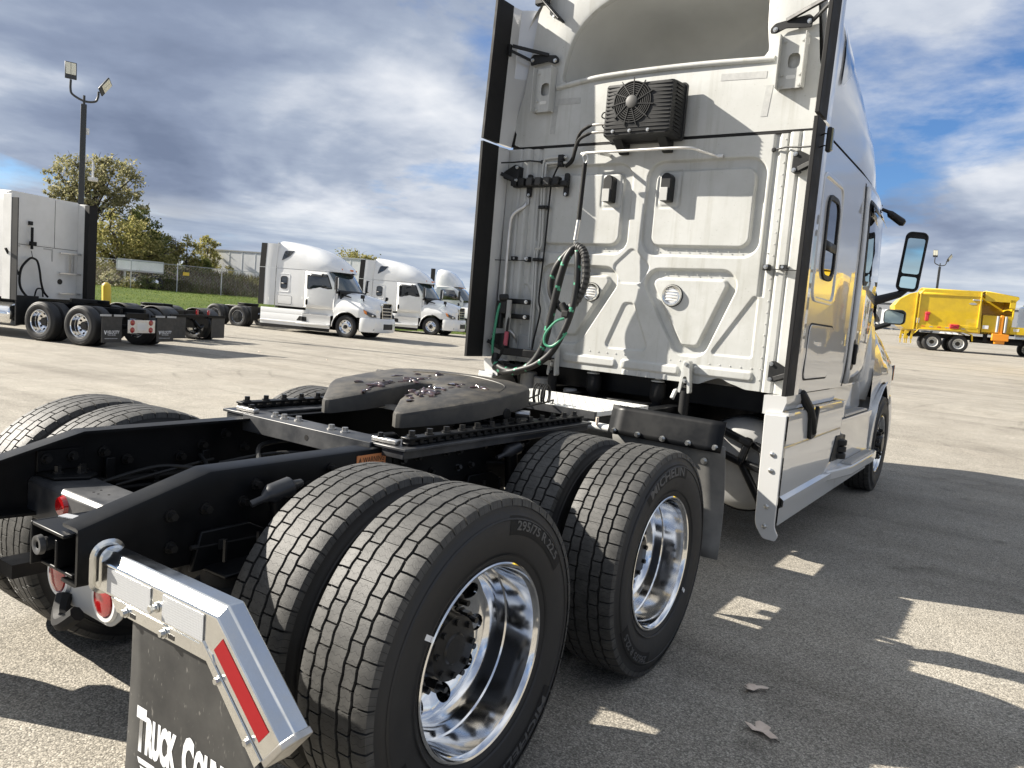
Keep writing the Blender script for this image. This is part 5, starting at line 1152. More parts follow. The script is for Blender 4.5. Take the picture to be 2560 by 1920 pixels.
for k, dz in enumerate((0, -.055)):
    m = MB(); pts = spl([(-.265, 3.16, 2.975+dz), (-.35, 3.15, 2.978+dz), (-.43, 3.15, 2.97+dz), (-.51, 3.16, 2.925+dz*.8), (-.555, 3.19, 2.83+dz*.4), (-.60, 3.235, 2.76+dz*.3), (-.66, 3.25, 2.71)], 5); m.tube(pts, [.008]*10+[.013]*(len(pts)-10), 10); h_ = m.obj('coolant_hose', 'rubber', FAN)
    m = MB(); m.tube(pts[:9], .0105, 10); m.obj('hose_fitting', 'steel', FAN)
m = MB(); m.tube(spl([(-.27, 3.18, 3.03), (-.31, 3.15, 3.06), (-.33, 3.15, 3.03), (-.28, 3.17, 3.0), (-.32, 3.15, 2.97), (-.29, 3.17, 2.93)], 5), .005, 6); m.obj('fan_wiring', 'rubber', FAN)
# --- pipes, wires, clamps, grab handle, light fixtures
for k, (xa, xb) in enumerate(((-.873, -.874), (-.848, -.852))):
    m = MB(); m.tube(spl([(-.66, RY-.022, 2.78-.04*k), (-.82, RY-.02, 2.78-.04*k), (xa, RY-.02, 2.74-.02*k), (xa+.005, RY-.02, 2.5), (xa+.02, RY-.02, 2.12), (xb-.01, RY-.02, 2.05), (xb, RY-.02, 1.7), (xb+.004, RY-.02, 1.30)], 5), .010, 10); m.obj('conduit', 'paint_rear', T)
m = MB(); m.tube(spl([(-.70, RY-.05, 2.72), (-.737, RY-.03, 2.70), (-.775, RY-.03, 2.604), (-.783, RY-.03, 2.5), (-.79, RY-.03, 2.1), (-.803, RY-.03, 1.70), (-.778, RY-.035, 1.588), (-.82, RY-.03, 1.35), (-.83, RY-.03, 1.24)], 6), .007, 8); m.obj('black_wire', 'rubber', T)
for x, z in ((-.828, 2.402), (-.84, 1.994), (-.705, 2.755)):
    m = MB(); m.box((x-.005, RY-.025, z), (.085 if z < 2.6 else .045, .04, .026 if z < 2.6 else .09)); m.cyl((x, RY-.04, z), (x, RY-.055, z), .014, 12); m.obj('pipe_clamp', 'plastic', T, bevel=.005)
m = MB(); m.box((-.86, RY-.055, 2.575), (.50, .05, .042)); cr_ = m.obj('connector_rack', 'plastic', T, bevel=.006)
for x in (-1.09, -1.02, -.945, -.865, -.785, -.70): m = MB(); m.box((x, RY-.075, 2.592), (.052, .06, .062)); m.obj('connector', 'plastic' if x < -.97 or x > -.72 else 'rubber_edge', cr_, bevel=.006)
for x in (-.985, -.645): m = MB(); m.prism(rpoly([(x-.02, 2.485), (x+.02, 2.485), (x+.02, 2.66), (x-.02, 2.66)], .015, 3), 'Y', RY-.03, RY-.012); m.obj('rack_foot', 'plastic', cr_); hexbolt((x, RY-.03, 2.50), (x, RY-.04, 2.50), .008, 'bolt', cr_)
m = MB(); m.tube(spl([(-1.012, RY-.012, 2.445), (-1.015, RY-.03, 2.41), (-1.085, RY-.07, 2.345), (-1.11, RY-.075, 2.25), (-1.112, RY-.075, 1.9), (-1.108, RY-.075, 1.56), (-1.09, RY-.07, 1.46), (-1.02, RY-.03, 1.39), (-1.016, RY-.012, 1.355)], 6), .0155, 12); gh = m.obj('grab_handle', 'brushed', T)
for x, z in ((-1.010, 2.452), (-1.016, 1.352)): m = MB(); m.prism(rrect(x, z, .024, .034, .02, 4), 'Y', RY-.016, RY-.004); m.obj('handle_pad', 'brushed', gh); hexbolt((x, RY-.016, z+.008), (x, RY-.026, z+.008), .008, 'bolt', gh)
for x in (-.262, .195):
    m = MB(); m.prism(rpoly([(x-.038, 2.43), (x+.038, 2.43), (x+.038, 2.60), (x+.015, 2.625), (x-.015, 2.625), (x-.038, 2.60)], .012, 3), 'Y', RY-.075, RY+.01); fx = m.obj('cap_light', 'plastic', T, bevel=.006)
    m = MB(); m.box((x-.008, RY-.077, 2.478), (.058, .008, .092)); m.obj('light_cover', 'paint_grey', fx, bevel=.002)
for x, z, r_ in ((-.353, 1.768, .066), (.300, 1.776, .072)):
    m = MB(); m.lathe([(.012, r_*1.05), (-.014, r_*1.03), (-.026, r_*.92), (-.024, r_*.80), (-.008, r_*.76)], 40, (x, RY, z), 'Y'); wl = m.obj('work_light', 'chrome', T)
    m = MB(); m.lathe([(-.008, r_*.78), (-.016, r_*.6), (-.019, .0005)], 36, (x, RY, z), 'Y'); m.obj('light_lens', 'lens', wl)
    m = MB(); m.lathe([(.006, r_*1.10), (-.004, r_*1.10), (-.006, r_*1.0)], 36, (x, RY, z), 'Y'); m.obj('light_gasket', 'rubber', wl)
    for k in range(4): m = MB(); z2 = z-.03+k*.02; m.box((x, RY-.020, z2), (r_*1.2, .004, .006)); m.obj('lens_rib', 'off_white', wl)
m = MB(); m.tube(spl([(-.43, RY-.18, 2.752), (-.40, RY-.18, 2.765), (0, RY-.18, 2.765), (.36, RY-.18, 2.762), (.45, RY-.12, 2.748), (.51, RY-.04, 2.735), (.55, RY-.02, 2.731)], 6), .0105, 10); hb = m.obj('hose_rail', 'brushed', T)
m = MB(); m.box((.55, RY-.02, 2.731), (.045, .03, .022)); m.obj('rail_foot', 'brushed', hb, bevel=.004); m = MB(); m.bar((-.30, RY-.18, 2.76), (-.30, RY, 2.78), .02, .02); m.obj('rail_foot', 'brushed', hb)
# --- hose tender spring and hoses
HY = RY-.19
m = MB(); m.tube(spl([(-.408, HY, 2.76), (-.425, HY, 2.74), (-.415, HY, 2.705), (-.40, HY, 2.69), (-.385, HY, 2.71), (-.388, HY, 2.74), (-.408, HY, 2.76)], 4), .004, 6); hk = m.obj('snap_hook', 'bolt', T)
m = MB(); m.cyl((-.402, HY, 2.69), (-.412, HY, 2.28), .017, 14); m.obj('tender_sleeve', 'rubber', hk); m = MB(); m.cyl((-.412, HY, 2.28), (-.420, HY-.01, 2.13), .0155, 14); m.obj('tender_spring', 'steel', hk)
m = MB(); m.tube(spl([(-.42, HY-.01, 2.13), (-.410, HY-.01, 2.10), (-.42, HY-.01, 2.07), (-.43, HY-.01, 2.10), (-.42, HY-.01, 2.13)], 3), .0035, 6); m.obj('tender_link', 'bolt', hk)
BLK, GRN = 0, 1
def wrap(pts, r_, nm, green=True, n=7):
    P_ = spl(pts, n); m = MB(); m.tube(P_, r_, 10, stripe=(lambda i, k: GRN if ((i+k) % 10) in (0, 1) and (i//2) % 3 == 1 else BLK) if green else None)
    o = m.obj(nm, ['plastic', 'green_hose'], T, 50); return o, P_
hy = HY-.02
wrap([(-.40, hy, 2.085), (-.46, hy-.02, 2.03), (-.535, hy-.03, 1.93), (-.57, hy-.03, 1.82), (-.555, hy-.03, 1.72), (-.49, hy-.02, 1.64), (-.44, hy-.02, 1.61)], .027, 'air_hose', n=10)
wrap([(-.42, hy-.02, 2.06), (-.455, hy-.04, 1.98), (-.49, hy-.05, 1.82), (-.525, hy-.05, 1.62), (-.56, hy-.05, 1.42), (-.60, hy-.05, 1.29), (-.68, hy-.05, 1.18), (-.80, hy-.05, 1.115), (-.93, hy-.04, 1.115), (-1.04, hy-.01, 1.16), (-1.07, hy+.03, 1.22)], .029, 'air_hose', n=12)
o, P_ = wrap([(-.40, hy, 2.085), (-.34, hy-.01, 2.06), (-.30, hy-.02, 1.99), (-.285, hy-.02, 1.86), (-.315, hy-.02, 1.74), (-.385, hy-.02, 1.64), (-.45, hy-.02, 1.60)], .029, 'electric_cable', False)
m = MB()
for i in range(0, len(P_)-1, 2): m.tube([P_[i], P_[i+1]], .032, 10)
m.obj('spiral_wrap', 'rubber_edge', o)
wrap([(-.385, hy-.01, 2.05), (-.36, hy-.03, 1.98), (-.345, hy-.04, 1.80), (-.36, hy-.05, 1.62), (-.41, hy-.06, 1.45), (-.50, hy-.06, 1.29), (-.62, hy-.06, 1.19), (-.74, hy-.06, 1.14), (-.9, hy-.05, 1.10), (-1.05, hy, 1.12)], .025, 'air_hose', n=11)
m = MB(); m.tube(spl([(-.42, hy-.05, 1.55), (-.48, hy-.07, 1.52), (-.55, hy-.08, 1.43), (-.555, hy-.08, 1.36), (-.51, hy-.08, 1.335), (-.45, hy-.08, 1.36), (-.38, hy-.06, 1.45)], 6), .0095, 8); m.obj('green_loop', 'green_hose', T)
m = MB(); m.box((-.40, hy-.06, 1.585), (.06, .05, .05)); m.cyl((-.45, hy-.05, 1.66), (-.38, hy-.06, 1.56), .026, 12); m.obj('hose_tie', 'rubber', T, bevel=.008)
m = MB(); m.tube(spl([(-1.05, 3.13, 1.66), (-1.075, 3.10, 1.60), (-1.09, 3.09, 1.45), (-1.10, 3.09, 1.28), (-1.08, 3.10, 1.18), (-1.04, 3.10, 1.14)], 6), .011, 8); m.obj('service_line', 'green_hose', T)
m = MB(); m.tube(spl([(-1.0, 3.14, 1.64), (-.99, 3.12, 1.50), (-.99, 3.11, 1.38), (-1.0, 3.1, 1.27), (-1.06, 3.1, 1.17)], 6), .011, 8); m.obj('supply_line', 'rubber', T)
m = MB(); m.cyl((-.99, 3.115, 1.41), (-.992, 3.11, 1.30), .018, 12); m.obj('line_grip', 'red_hose', T)
for z in (1.655, 1.535):
    m = MB(); m.box((-1.0, RY-.06, z), (.26, .05, .04)); m.obj('gladhand_bracket', 'plastic', T, bevel=.008); hexbolt((-.885, RY-.085, z), (-.885, RY-.10, z), .010, 'bolt')
m = MB(); m.box((-1.06, RY-.13, 1.60), (.09, .10, .10)); m.cyl((-1.07, RY-.19, 1.67), (-1.02, RY-.14, 1.68), .03, 14); m.box((-1.08, RY-.15, 1.50), (.05, .05, .14)); m.obj('gladhand', 'plastic', T, bevel=.008)
m = MB(); m.cyl((-1.0, RY-.15, 1.66), (-1.0, RY-.15, 1.42), .022, 12); m.obj('gladhand', 'tank', T)
m = MB(); m.prism([(-1.16, 1.38), (-1.0, 1.40), (-1.0, 1.27), (-1.05, 1.25)], 'Y', RY-.14, RY-.10); m.obj('hose_holder', 'plastic', T, bevel=.004)
m = MB(); m.box((-.80, RY-.16, 1.255), (.46, .05, .06)); m.box((-.80, RY-.10, 1.235), (.44, .12, .012)); m.obj('step_bar', 'frame', T, bevel=.006)
m = MB(); m.box((-.93, RY-.10, 1.13), (.16, .10, .05)); m.obj('junction_box', 'plastic', T, bevel=.008)
m = MB(); m.box((-.72, RY-.06, 1.33), (.03, .02, .05)); m.obj('wire_clip', 'plastic', T)
# --- wheels
rlet = None
for sg, lf in ((1, False), (-1, True)):
    for y in (0, 1.32):
        w = wheel(T, sg*1.08, y, 'drive', True, left=lf, spin=R(0 if y == 0 else 17))
        if sg > 0:
            if y == 0:
                specs = [('295/75 R 22.5', .418, .030, 58, .300), ('ENERGY', .395, .026, 222, .2), ('MICHELIN', .418, .040, -58, .34)]
                # marker tag
                m = MB(); t = R(150); m.prism([(-.008, -.028), (.008, -.028), (.008, .028), (-.008, .028)], 'X', .1375, .1385); q = m.obj('barcode_tag', 'decal', w); q.location = (0, .345*math.cos(t), .345*math.sin(t)); q.rotation_euler = (t-R(90), 0, 0)
            else:
                specs = [('MICHELIN', .418, .042, 100-17, .36), ('295/75 R 22.5', .418, .030, 232-17, .30)]
                m = MB(); t = R(-52); m.prism([(-.008, -.028), (.008, -.028), (.008, .028), (-.008, .028)], 'X', .1375, .1385); q = m.obj('barcode_tag', 'decal', w); q.location = (0, .345*math.cos(t), .345*math.sin(t)); q.rotation_euler = (t-R(90), 0, 0)
            for sp_ in specs:
                link('sidewall_lettering', lettering(*sp_), 'letter', w); ha = math.degrees(sp_[4]/sp_[1])/2+5; link('lettering_panel', letter_band(sp_[3]-ha, sp_[3]+ha), 'rubber', w)
        wheel(T, sg*.737, y, 'plain', True, left=not lf, spin=R(9))
    wheel(T, sg*1.10, 6.98, 'steer', sg > 0, left=lf, lite=sg < 0)
    m = MB(); m.cyl((0, 6.98, .5), (sg*.95, 6.98, .5), .05, 12); m.obj('steer_axle', 'frame', T)
# ------------------------------------------------------------------ parked tractors beyond
def gz(x, y): return float(hgt(x, y))
def chassis(P, yf, ylast=-.8, hi=False, rimmat='alu', cover=False, hubmat='blackbolt', flaps=True):
    for sg in (1, -1):
        m = MB(); m.box((sg*.39, (ylast+yf)/2+.3, .86), (.08, yf-ylast, .27)); m.obj('frame_rail', 'frame', P, bevel=.01)
        for y in (0, 1.32):
            wheel(P, sg*1.08, y, 'drive', False, left=sg < 0, lite=True, rimmat=rimmat, hubmat=hubmat, cover=cover); wheel(P, sg*.737, y, 'plain', False, left=sg > 0)
        wheel(P, sg*1.075, yf, 'steer', False, left=sg < 0, lite=True, rimmat='alu')
        if flaps:
            m = MB(); m.box((sg*.90, -.72, .48), (.62, .012, .66)); m.obj('mud_flap', 'flap', P); m = MB(); m.box((sg*.80, -.72, .83), (.82, .05, .06)); m.obj('flap_hanger', 'frame', P)
    for y in (0, 1.32, yf): m = MB(); m.cyl((-1, y, .5), (1, y, .5), .06, 10); m.obj('axle', 'frame', P)
    m = MB(); m.prism(rpoly([(.07, .75), (.2, .5), (.4, .75), (.45, 1.1), (.3, 1.35), (-.3, 1.35), (-.45, 1.1), (-.4, .75), (-.2, .5), (-.07, .75), (-.05, 1.0), (.05, 1.0)], .03, 2), 'Z', 1.05, 1.14); m.box((0, .95, 1.02), (.9, .5, .06)); m.obj('fifth_wheel', 'frame', P, bevel=.008)
    m = MB(); m.box((0, -.6, .83), (.74, .12, .14)); m.box((0, .4, .83), (.74, .1, .14)); m.obj('crossmember', 'frame', P)
def sleeper_tractor(name, x, y, z, head, label, group):
    P = empty(name, (x, y, z), head-math.pi/2); tag(P, label, 'truck', group)
    build_cab(P, 2.42, 2.72, 2.58); chassis(P, 6.98, cover=True, flaps=False)
    m = MB(); m.box((0, 3.29, 2.55), (2.36, .03, 2.9)); m.obj('rear_wall', 'paint_rear', P)
    m = MB(); m.box((0, 4.9, .75), (1.9, 3.2, .8)); m.obj('cab_floor', 'frame', P)
    for sg in (1, -1):
        m = MB(); m.box((sg*1.225, 4.4, .27), (.02, 3.6, .13)); m.obj('skirt_rubber', 'rubber', P)
    for sg in (1, -1): m = MB(); m.box((sg*1.0, 2.1, .72), (.5, .02, .62)); m.obj('quarter_fender', 'plastic', P)
    return P
PAINT = 'paint_white'
tb = sleeper_tractor('semi_tractor', -29.548, 20.655, -.135, .291, 'white sleeper tractor with black wheel covers, parked before the long white trailer', 'white sleeper tractors in the far row')
tc_ = sleeper_tractor('semi_tractor', -32.31, 29.307, -.04, .34, 'white sleeper tractor half hidden behind the nose of another white sleeper tractor', 'white sleeper tractors in the far row')
# far day cab
P = empty('semi_tractor', (-34.1, 37.05, .05), .30-math.pi/2); tag(P, 'white day cab tractor with short roof fairing at the end of the far row', 'truck')
chassis(P, 5.2, flaps=False)
m = MB(); rows = []
for yy in (3.3, 3.32, 4.4, 4.75, 5.0, 5.25):
    zt = 2.95 if yy < 4.6 else 2.95-(yy-4.6)/.65*.85; w = lerp(yy, [(3.3, 1.15), (4.4, 1.12), (5.25, 1.0)]); rows.append([(w, yy, 1.15), (w+.02, yy, 1.5), (w, yy, 2.1), (w-.06, yy, zt-.05), (w-.14, yy, zt), (-w+.14, yy, zt), (-w+.06, yy, zt-.05), (-w, yy, 2.1), (-w-.02, yy, 1.5), (-w, yy, 1.15)])
m.grid(rows); m.add(rows[0], [tuple(range(10))]); m.obj('cab_body', 'paint_white', P, 30)
m = MB(); m.grid([[(1.0*s, 5.26+.3*(1-s*s), 2.1) for s in (-1, -.5, 0, .5, 1)], [(.9*s, 4.66+.22*(1-s*s), 2.82) for s in (-1, -.5, 0, .5, 1)]]); m.obj('windshield', 'windshield', P)
m = MB(); rows = []
for yy, zt, w in ((3.2, 4.05, .98), (3.25, 4.08, 1.0), (3.6, 4.05, 1.0), (4.0, 3.85, .97), (4.4, 3.45, .9), (4.6, 3.1, .8), (4.65, 2.98, .7)):
    rows.append([(w, yy, 2.96), (w*.97, yy, 2.96+(zt-2.96)*.6), (w*.8, yy, 2.96+(zt-2.96)*.92), (w*.4, yy, zt), (-w*.4, yy, zt), (-w*.8, yy, 2.96+(zt-2.96)*.92), (-w*.97, yy, 2.96+(zt-2.96)*.6), (-w, yy, 2.96)])
m.grid(rows); m.add(rows[0], [tuple(range(8))]); m.obj('roof_fairing', 'paint_white', P, 50)
m = MB(); rows = []
for yy, zt, w in ((5.0, 2.08, 1.12), (5.6, 2.02, 1.15), (6.2, 1.85, 1.12), (6.6, 1.6, .9), (6.65, 1.5, .8)): rows.append([(w, yy, .95), (w, yy, zt-.5), (w*.7, yy, zt-.1), (0, yy, zt), (-w*.7, yy, zt-.1), (-w, yy, zt-.5), (-w, yy, .95)])
m.grid(rows); m.add(rows[-1], [tuple(range(7))]); m.obj('hood', 'paint_white', P, 50)
m = MB(); m.box((0, 6.7, .62), (2.3, .3, .6)); m.obj('bumper', 'paint_white', P, bevel=.06)
m = MB(); m.box((0, 6.68, 1.2), (.9, .06, .8)); m.obj('grille', 'chrome', P, bevel=.02)
for sg in (1, -1):
    m = MB(); m.add([(sg*1.145, 3.7, 2.05), (sg*1.10, 5.0, 2.1), (sg*1.07, 4.55, 2.72), (sg*1.10, 3.72, 2.75)], [(0, 1, 2, 3)]); m.obj('door_window', 'glass', P, solid=.02)
    m = MB(); m.box((sg*1.33, 5.05, 2.4), (.2, .1, .55)); m.bar((sg*1.0, 5.1, 2.0), (sg*1.33, 5.05, 2.15), .06, .05); m.obj('mirror', 'plastic', P, bevel=.02)
    m = MB(); m.box((sg*1.12, 4.1, .75), (.06, 1.8, .75)); m.obj('side_skirt', 'paint_white', P, bevel=.02); m = MB(); m.box((sg*1.16, 3.0, 3.2), (.03, .3, 1.7)); m.obj('extender_rubber', 'rubber', P)
for x in (-.5, -.09, 0, .09, .5): m = MB(); m.box((x, 4.74, 2.93), (.04, .06, .05)); m.obj('marker_light', 'amber', P)
# ---- white older sleeper seen from behind
A = empty('semi_tractor', (-17.518, 8.806, -.15), 3.432-math.pi/2); tag(A, 'older white sleeper tractor seen from behind, lettered mud flaps and a hanging hose loop', 'truck')
chassis(A, 6.1, hubmat='chrome')
m = MB(); sec_ = [(-1.22, 1.05), (-1.22, 3.5), (-1.16, 3.72), (-1.0, 3.80), (1.0, 3.80), (1.10, 3.70), (1.13, 3.5), (1.13, 1.05)]; rows = [[(x*k, yy, z if z < 2 else 2+(z-2)*kz) for x, z in sec_] for yy, k, kz in ((2.6, 1, 1), (3.6, 1, 1.02), (4.6, 1, .97), (5.2, .95, .6), (5.6, .93, .2), (6.6, .85, .0), (7.3, .7, -.3))]
m.grid(rows, True); m.add(rows[0], [tuple(range(8))]); m.add(rows[-1], [tuple(range(8))]); sl_ = m.obj('cab_body', 'paint_old', A, 30, bevel=.02)
for x in (.28, -1.12): m = MB(); m.box((x, 2.597, 3.1), (.008, .006, 1.3)); m.obj('panel_seam', 'rubber', A)
m = MB(); m.box((-.05, 2.597, 2.45), (2.3, .006, .012)); m.obj('panel_seam', 'rubber', A)
m = MB()
for k in range(34): m.box((-1.15+k*.066, 2.594, 2.49), (.012, .01, .012))
rv = m.obj('rivets', 'off_white', A); tag(rv, kind='stuff')
for x0_, x1_, xv in ((-1.07, -.74, -1.07), (-.05, .24, .22)): m = MB(); m.box(((x0_+x1_)/2, 2.595, 2.40), (x1_-x0_, .006, .035)); m.box((xv, 2.5925, 2.23), (.035, .006, .3)); m.obj('tape_residue', 'paint_grey', A)
m = MB(); m.prism([(1.02, 2.60), (1.02, 2.30), (1.06, 2.28), (1.12, 2.62)], 'Z', 1.0, 3.76); m.obj('side_extender', 'off_white', A, bevel=.01); m = MB(); m.prism([(.97, 2.30), (.95, 2.12), (1.17, 2.05), (1.10, 2.31)], 'Z', .95, 3.74); m.obj('extender_rubber', 'rubber', A)
m = MB(); m.prism([(-1.16, 2.60), (-1.20, 2.3), (-1.24, 2.3), (-1.22, 2.62)], 'Z', 1.0, 3.7); m.obj('side_extender', 'off_white', A, bevel=.01); m = MB(); m.box((-1.22, 2.2, 2.3), (.03, .22, 2.6)); m.obj('extender_rubber', 'rubber_edge', A)
for z in (2.34, 1.78, 1.22): m = MB(); m.bar((.40, 2.52, z), (1.0, 2.42, z), .05, .05); m.obj('ladder_rung', 'brushed', A, bevel=.006)
for x in (.70, .82): m = MB(); m.bar((x, 2.50, 1.78), (x, 2.50, 2.34), .04, .03); m.obj('ladder_rail', 'brushed', A)
m = MB(); m.cyl((.48, 2.60, 1.54), (.48, 2.585, 1.54), .075, 20); m.obj('vent_hole', 'ink', A)
m = MB(); m.box((-.49, 2.55, 3.03), (.08, .08, .10)); m.obj('hose_hook', 'plastic', A); m = MB(); m.cyl((-.48, 2.5, 2.92), (-.52, 2.45, 2.35), .035, 10); m.box((-.45, 2.5, 2.50), (.16, .08, .10)); m.obj('tender_spring', 'rubber', A)
m = MB(); m.tube(spl([(-.50, 2.44, 2.12), (-.62, 2.42, 2.08), (-.82, 2.42, 1.85), (-.88, 2.42, 1.55), (-.82, 2.44, 1.3), (-.66, 2.46, 1.12), (-.5, 2.46, 1.02)], 6), .03, 8); m.tube(spl([(-.50, 2.44, 2.12), (-.38, 2.42, 2.05), (-.30, 2.42, 1.8), (-.25, 2.42, 1.5), (-.15, 2.44, 1.25), (.0, 2.46, 1.1)], 6), .028, 8); m.tube([(-.53, 2.45, 2.3), (-.50, 2.44, 2.12)], .008, 6); m.obj('air_hose', 'rubber', A)
m = MB(); m.bar((-1.3, 2.4, 2.3), (-.90, 2.42, 1.65), .05, .04); m.obj('strap', 'rubber', A)
m = MB(); m.tube(spl([(-.45, 2.4, 1.1), (-.4, 2.38, 1.3), (-.25, 2.38, 1.3), (-.2, 2.4, 1.1)], 5), .02, 6); m.obj('short_hose', 'rubber', A)
m = MB(); m.lathe([(2.35, .001), (2.36, .2), (2.42, .29), (2.5, .31), (4.6, .31), (4.62, .001)], 36, (-.92, 0, .60), 'Y'); m.obj('fuel_tank', 'alu', A); m = MB(); m.prism([(-1.2, 2.12), (-.55, 2.12), (-.55, 2.17), (-1.2, 2.17)], 'Z', .35, 1.12); m.obj('quarter_fender', 'plastic', A, bevel=.01)
m = MB(); m.box((0, -.78, .56), (.92, .02, .34)); tp_ = m.obj('tail_plate', 'brushed', A, bevel=.004)
for x in (-.31, .31):
    for z in (.66, .47): m = MB(); m.lathe([(-.79, .075), (-.80, .07), (-.812, .001)], 20, (x, 0, z), 'Y'); m.obj('tail_lamp', 'red_lens', tp_)
m = MB(); m.box((0, -.792, .56), (.32, .006, .2)); m.obj('licence_bracket', 'off_white', tp_)
for x in (-.9, .9):
    for dx in (-.22, .2): m = MB(); m.box((x+dx, -.748, .83), (.34, .006, .05)); m.obj('reflective_tape', 'tape_white', A)
    for txt, x0_, x1_, z0_, z1_ in (('VELOCITY', -.14, .24, .37, .45), ('TRUCK CENTERS', -.13, .12, .325, .35), ('velocitytruckcenters.com', -.22, .18, .235, .262)):
        me = text_mesh(txt, 1, 0, shear=.25 if txt[0] == 'V' else 0, bold=.015); a0, a1, b0, b1 = bounds(me)
        remap(me, lambda c: Vector((x+x0_+(c.x-a0)/(a1-a0)*(x1_-x0_), -.7285, z0_+(c.y-b0)/(b1-b0)*(z1_-z0_)))); link('flap_lettering', me, 'decal', A)
    m = MB(); m.prism([(x-.24, .45), (x-.215, .45), (x-.195, .39), (x-.17, .45), (x-.15, .45), (x-.19, .35), (x-.205, .35)], 'Y', -.7285, -.7275); m.obj('flap_emblem', 'decal', A)
# ---- dark green day cab beyond it
G = empty('semi_tractor', (-20.07, 12.17, -.2), 3.432-math.pi/2); tag(G, 'dark green day cab tractor mostly hidden behind the older white sleeper', 'truck')
chassis(G, 7.1)
m = MB(); rows = []
for yy, zt, w in ((4.9, 2.05, .98), (4.96, 2.2, 1.05), (5.5, 2.32, 1.1), (6.1, 2.3, 1.1), (6.6, 1.8, 1.08), (8.1, 1.6, .95), (8.3, 1.4, .85)): rows.append([(w, yy, .95), (w+.03, yy, 1.4), (w-.02, yy, zt-.35), (w-.12, yy, zt-.06), (w-.3, yy, zt), (-w+.3, yy, zt), (-w+.12, yy, zt-.06), (-w+.02, yy, zt-.35), (-w-.03, yy, 1.4), (-w, yy, .95)])
m.grid(rows); m.add(rows[0], [tuple(range(10))]); m.add(rows[-1], [tuple(range(10))]); m.obj('cab_body', 'green_cab', G, 50)
m = MB(); m.box((.2, 4.895, 1.80), (1.1, .03, .45)); m.obj('rear_window', 'glass', G, bevel=.03)
for sg in (1, -1):
    for y in (0.0, 1.32): 
        m = MB(); rows = [[(sg*(.58+.66*k), y+.60*math.cos(R(t)), .46+.62*math.sin(R(t))) for k in (0, 1)] for t in range(25, 160, 15)]; m.grid(rows); m.obj('fender', 'rubber_edge', G, solid=.02)
m = MB(); m.box((0, -.72, .86), (2.5, .05, .05)); m.obj('light_bar', 'frame', G)
for x in (-.1, .42): m = MB(); m.box((x, -.72, .97), (.08, .06, .16)); m.obj('marker_lamp', 'red_lens', G, bevel=.02)
m = MB(); m.box((.1, -.55, .62), (.7, .3, .28)); m.tube(spl([(-.2, -.7, .7), (0, -.75, .5), (.2, -.72, .55)], 4), .05, 6); m.obj('tow_gear', 'frame', G)
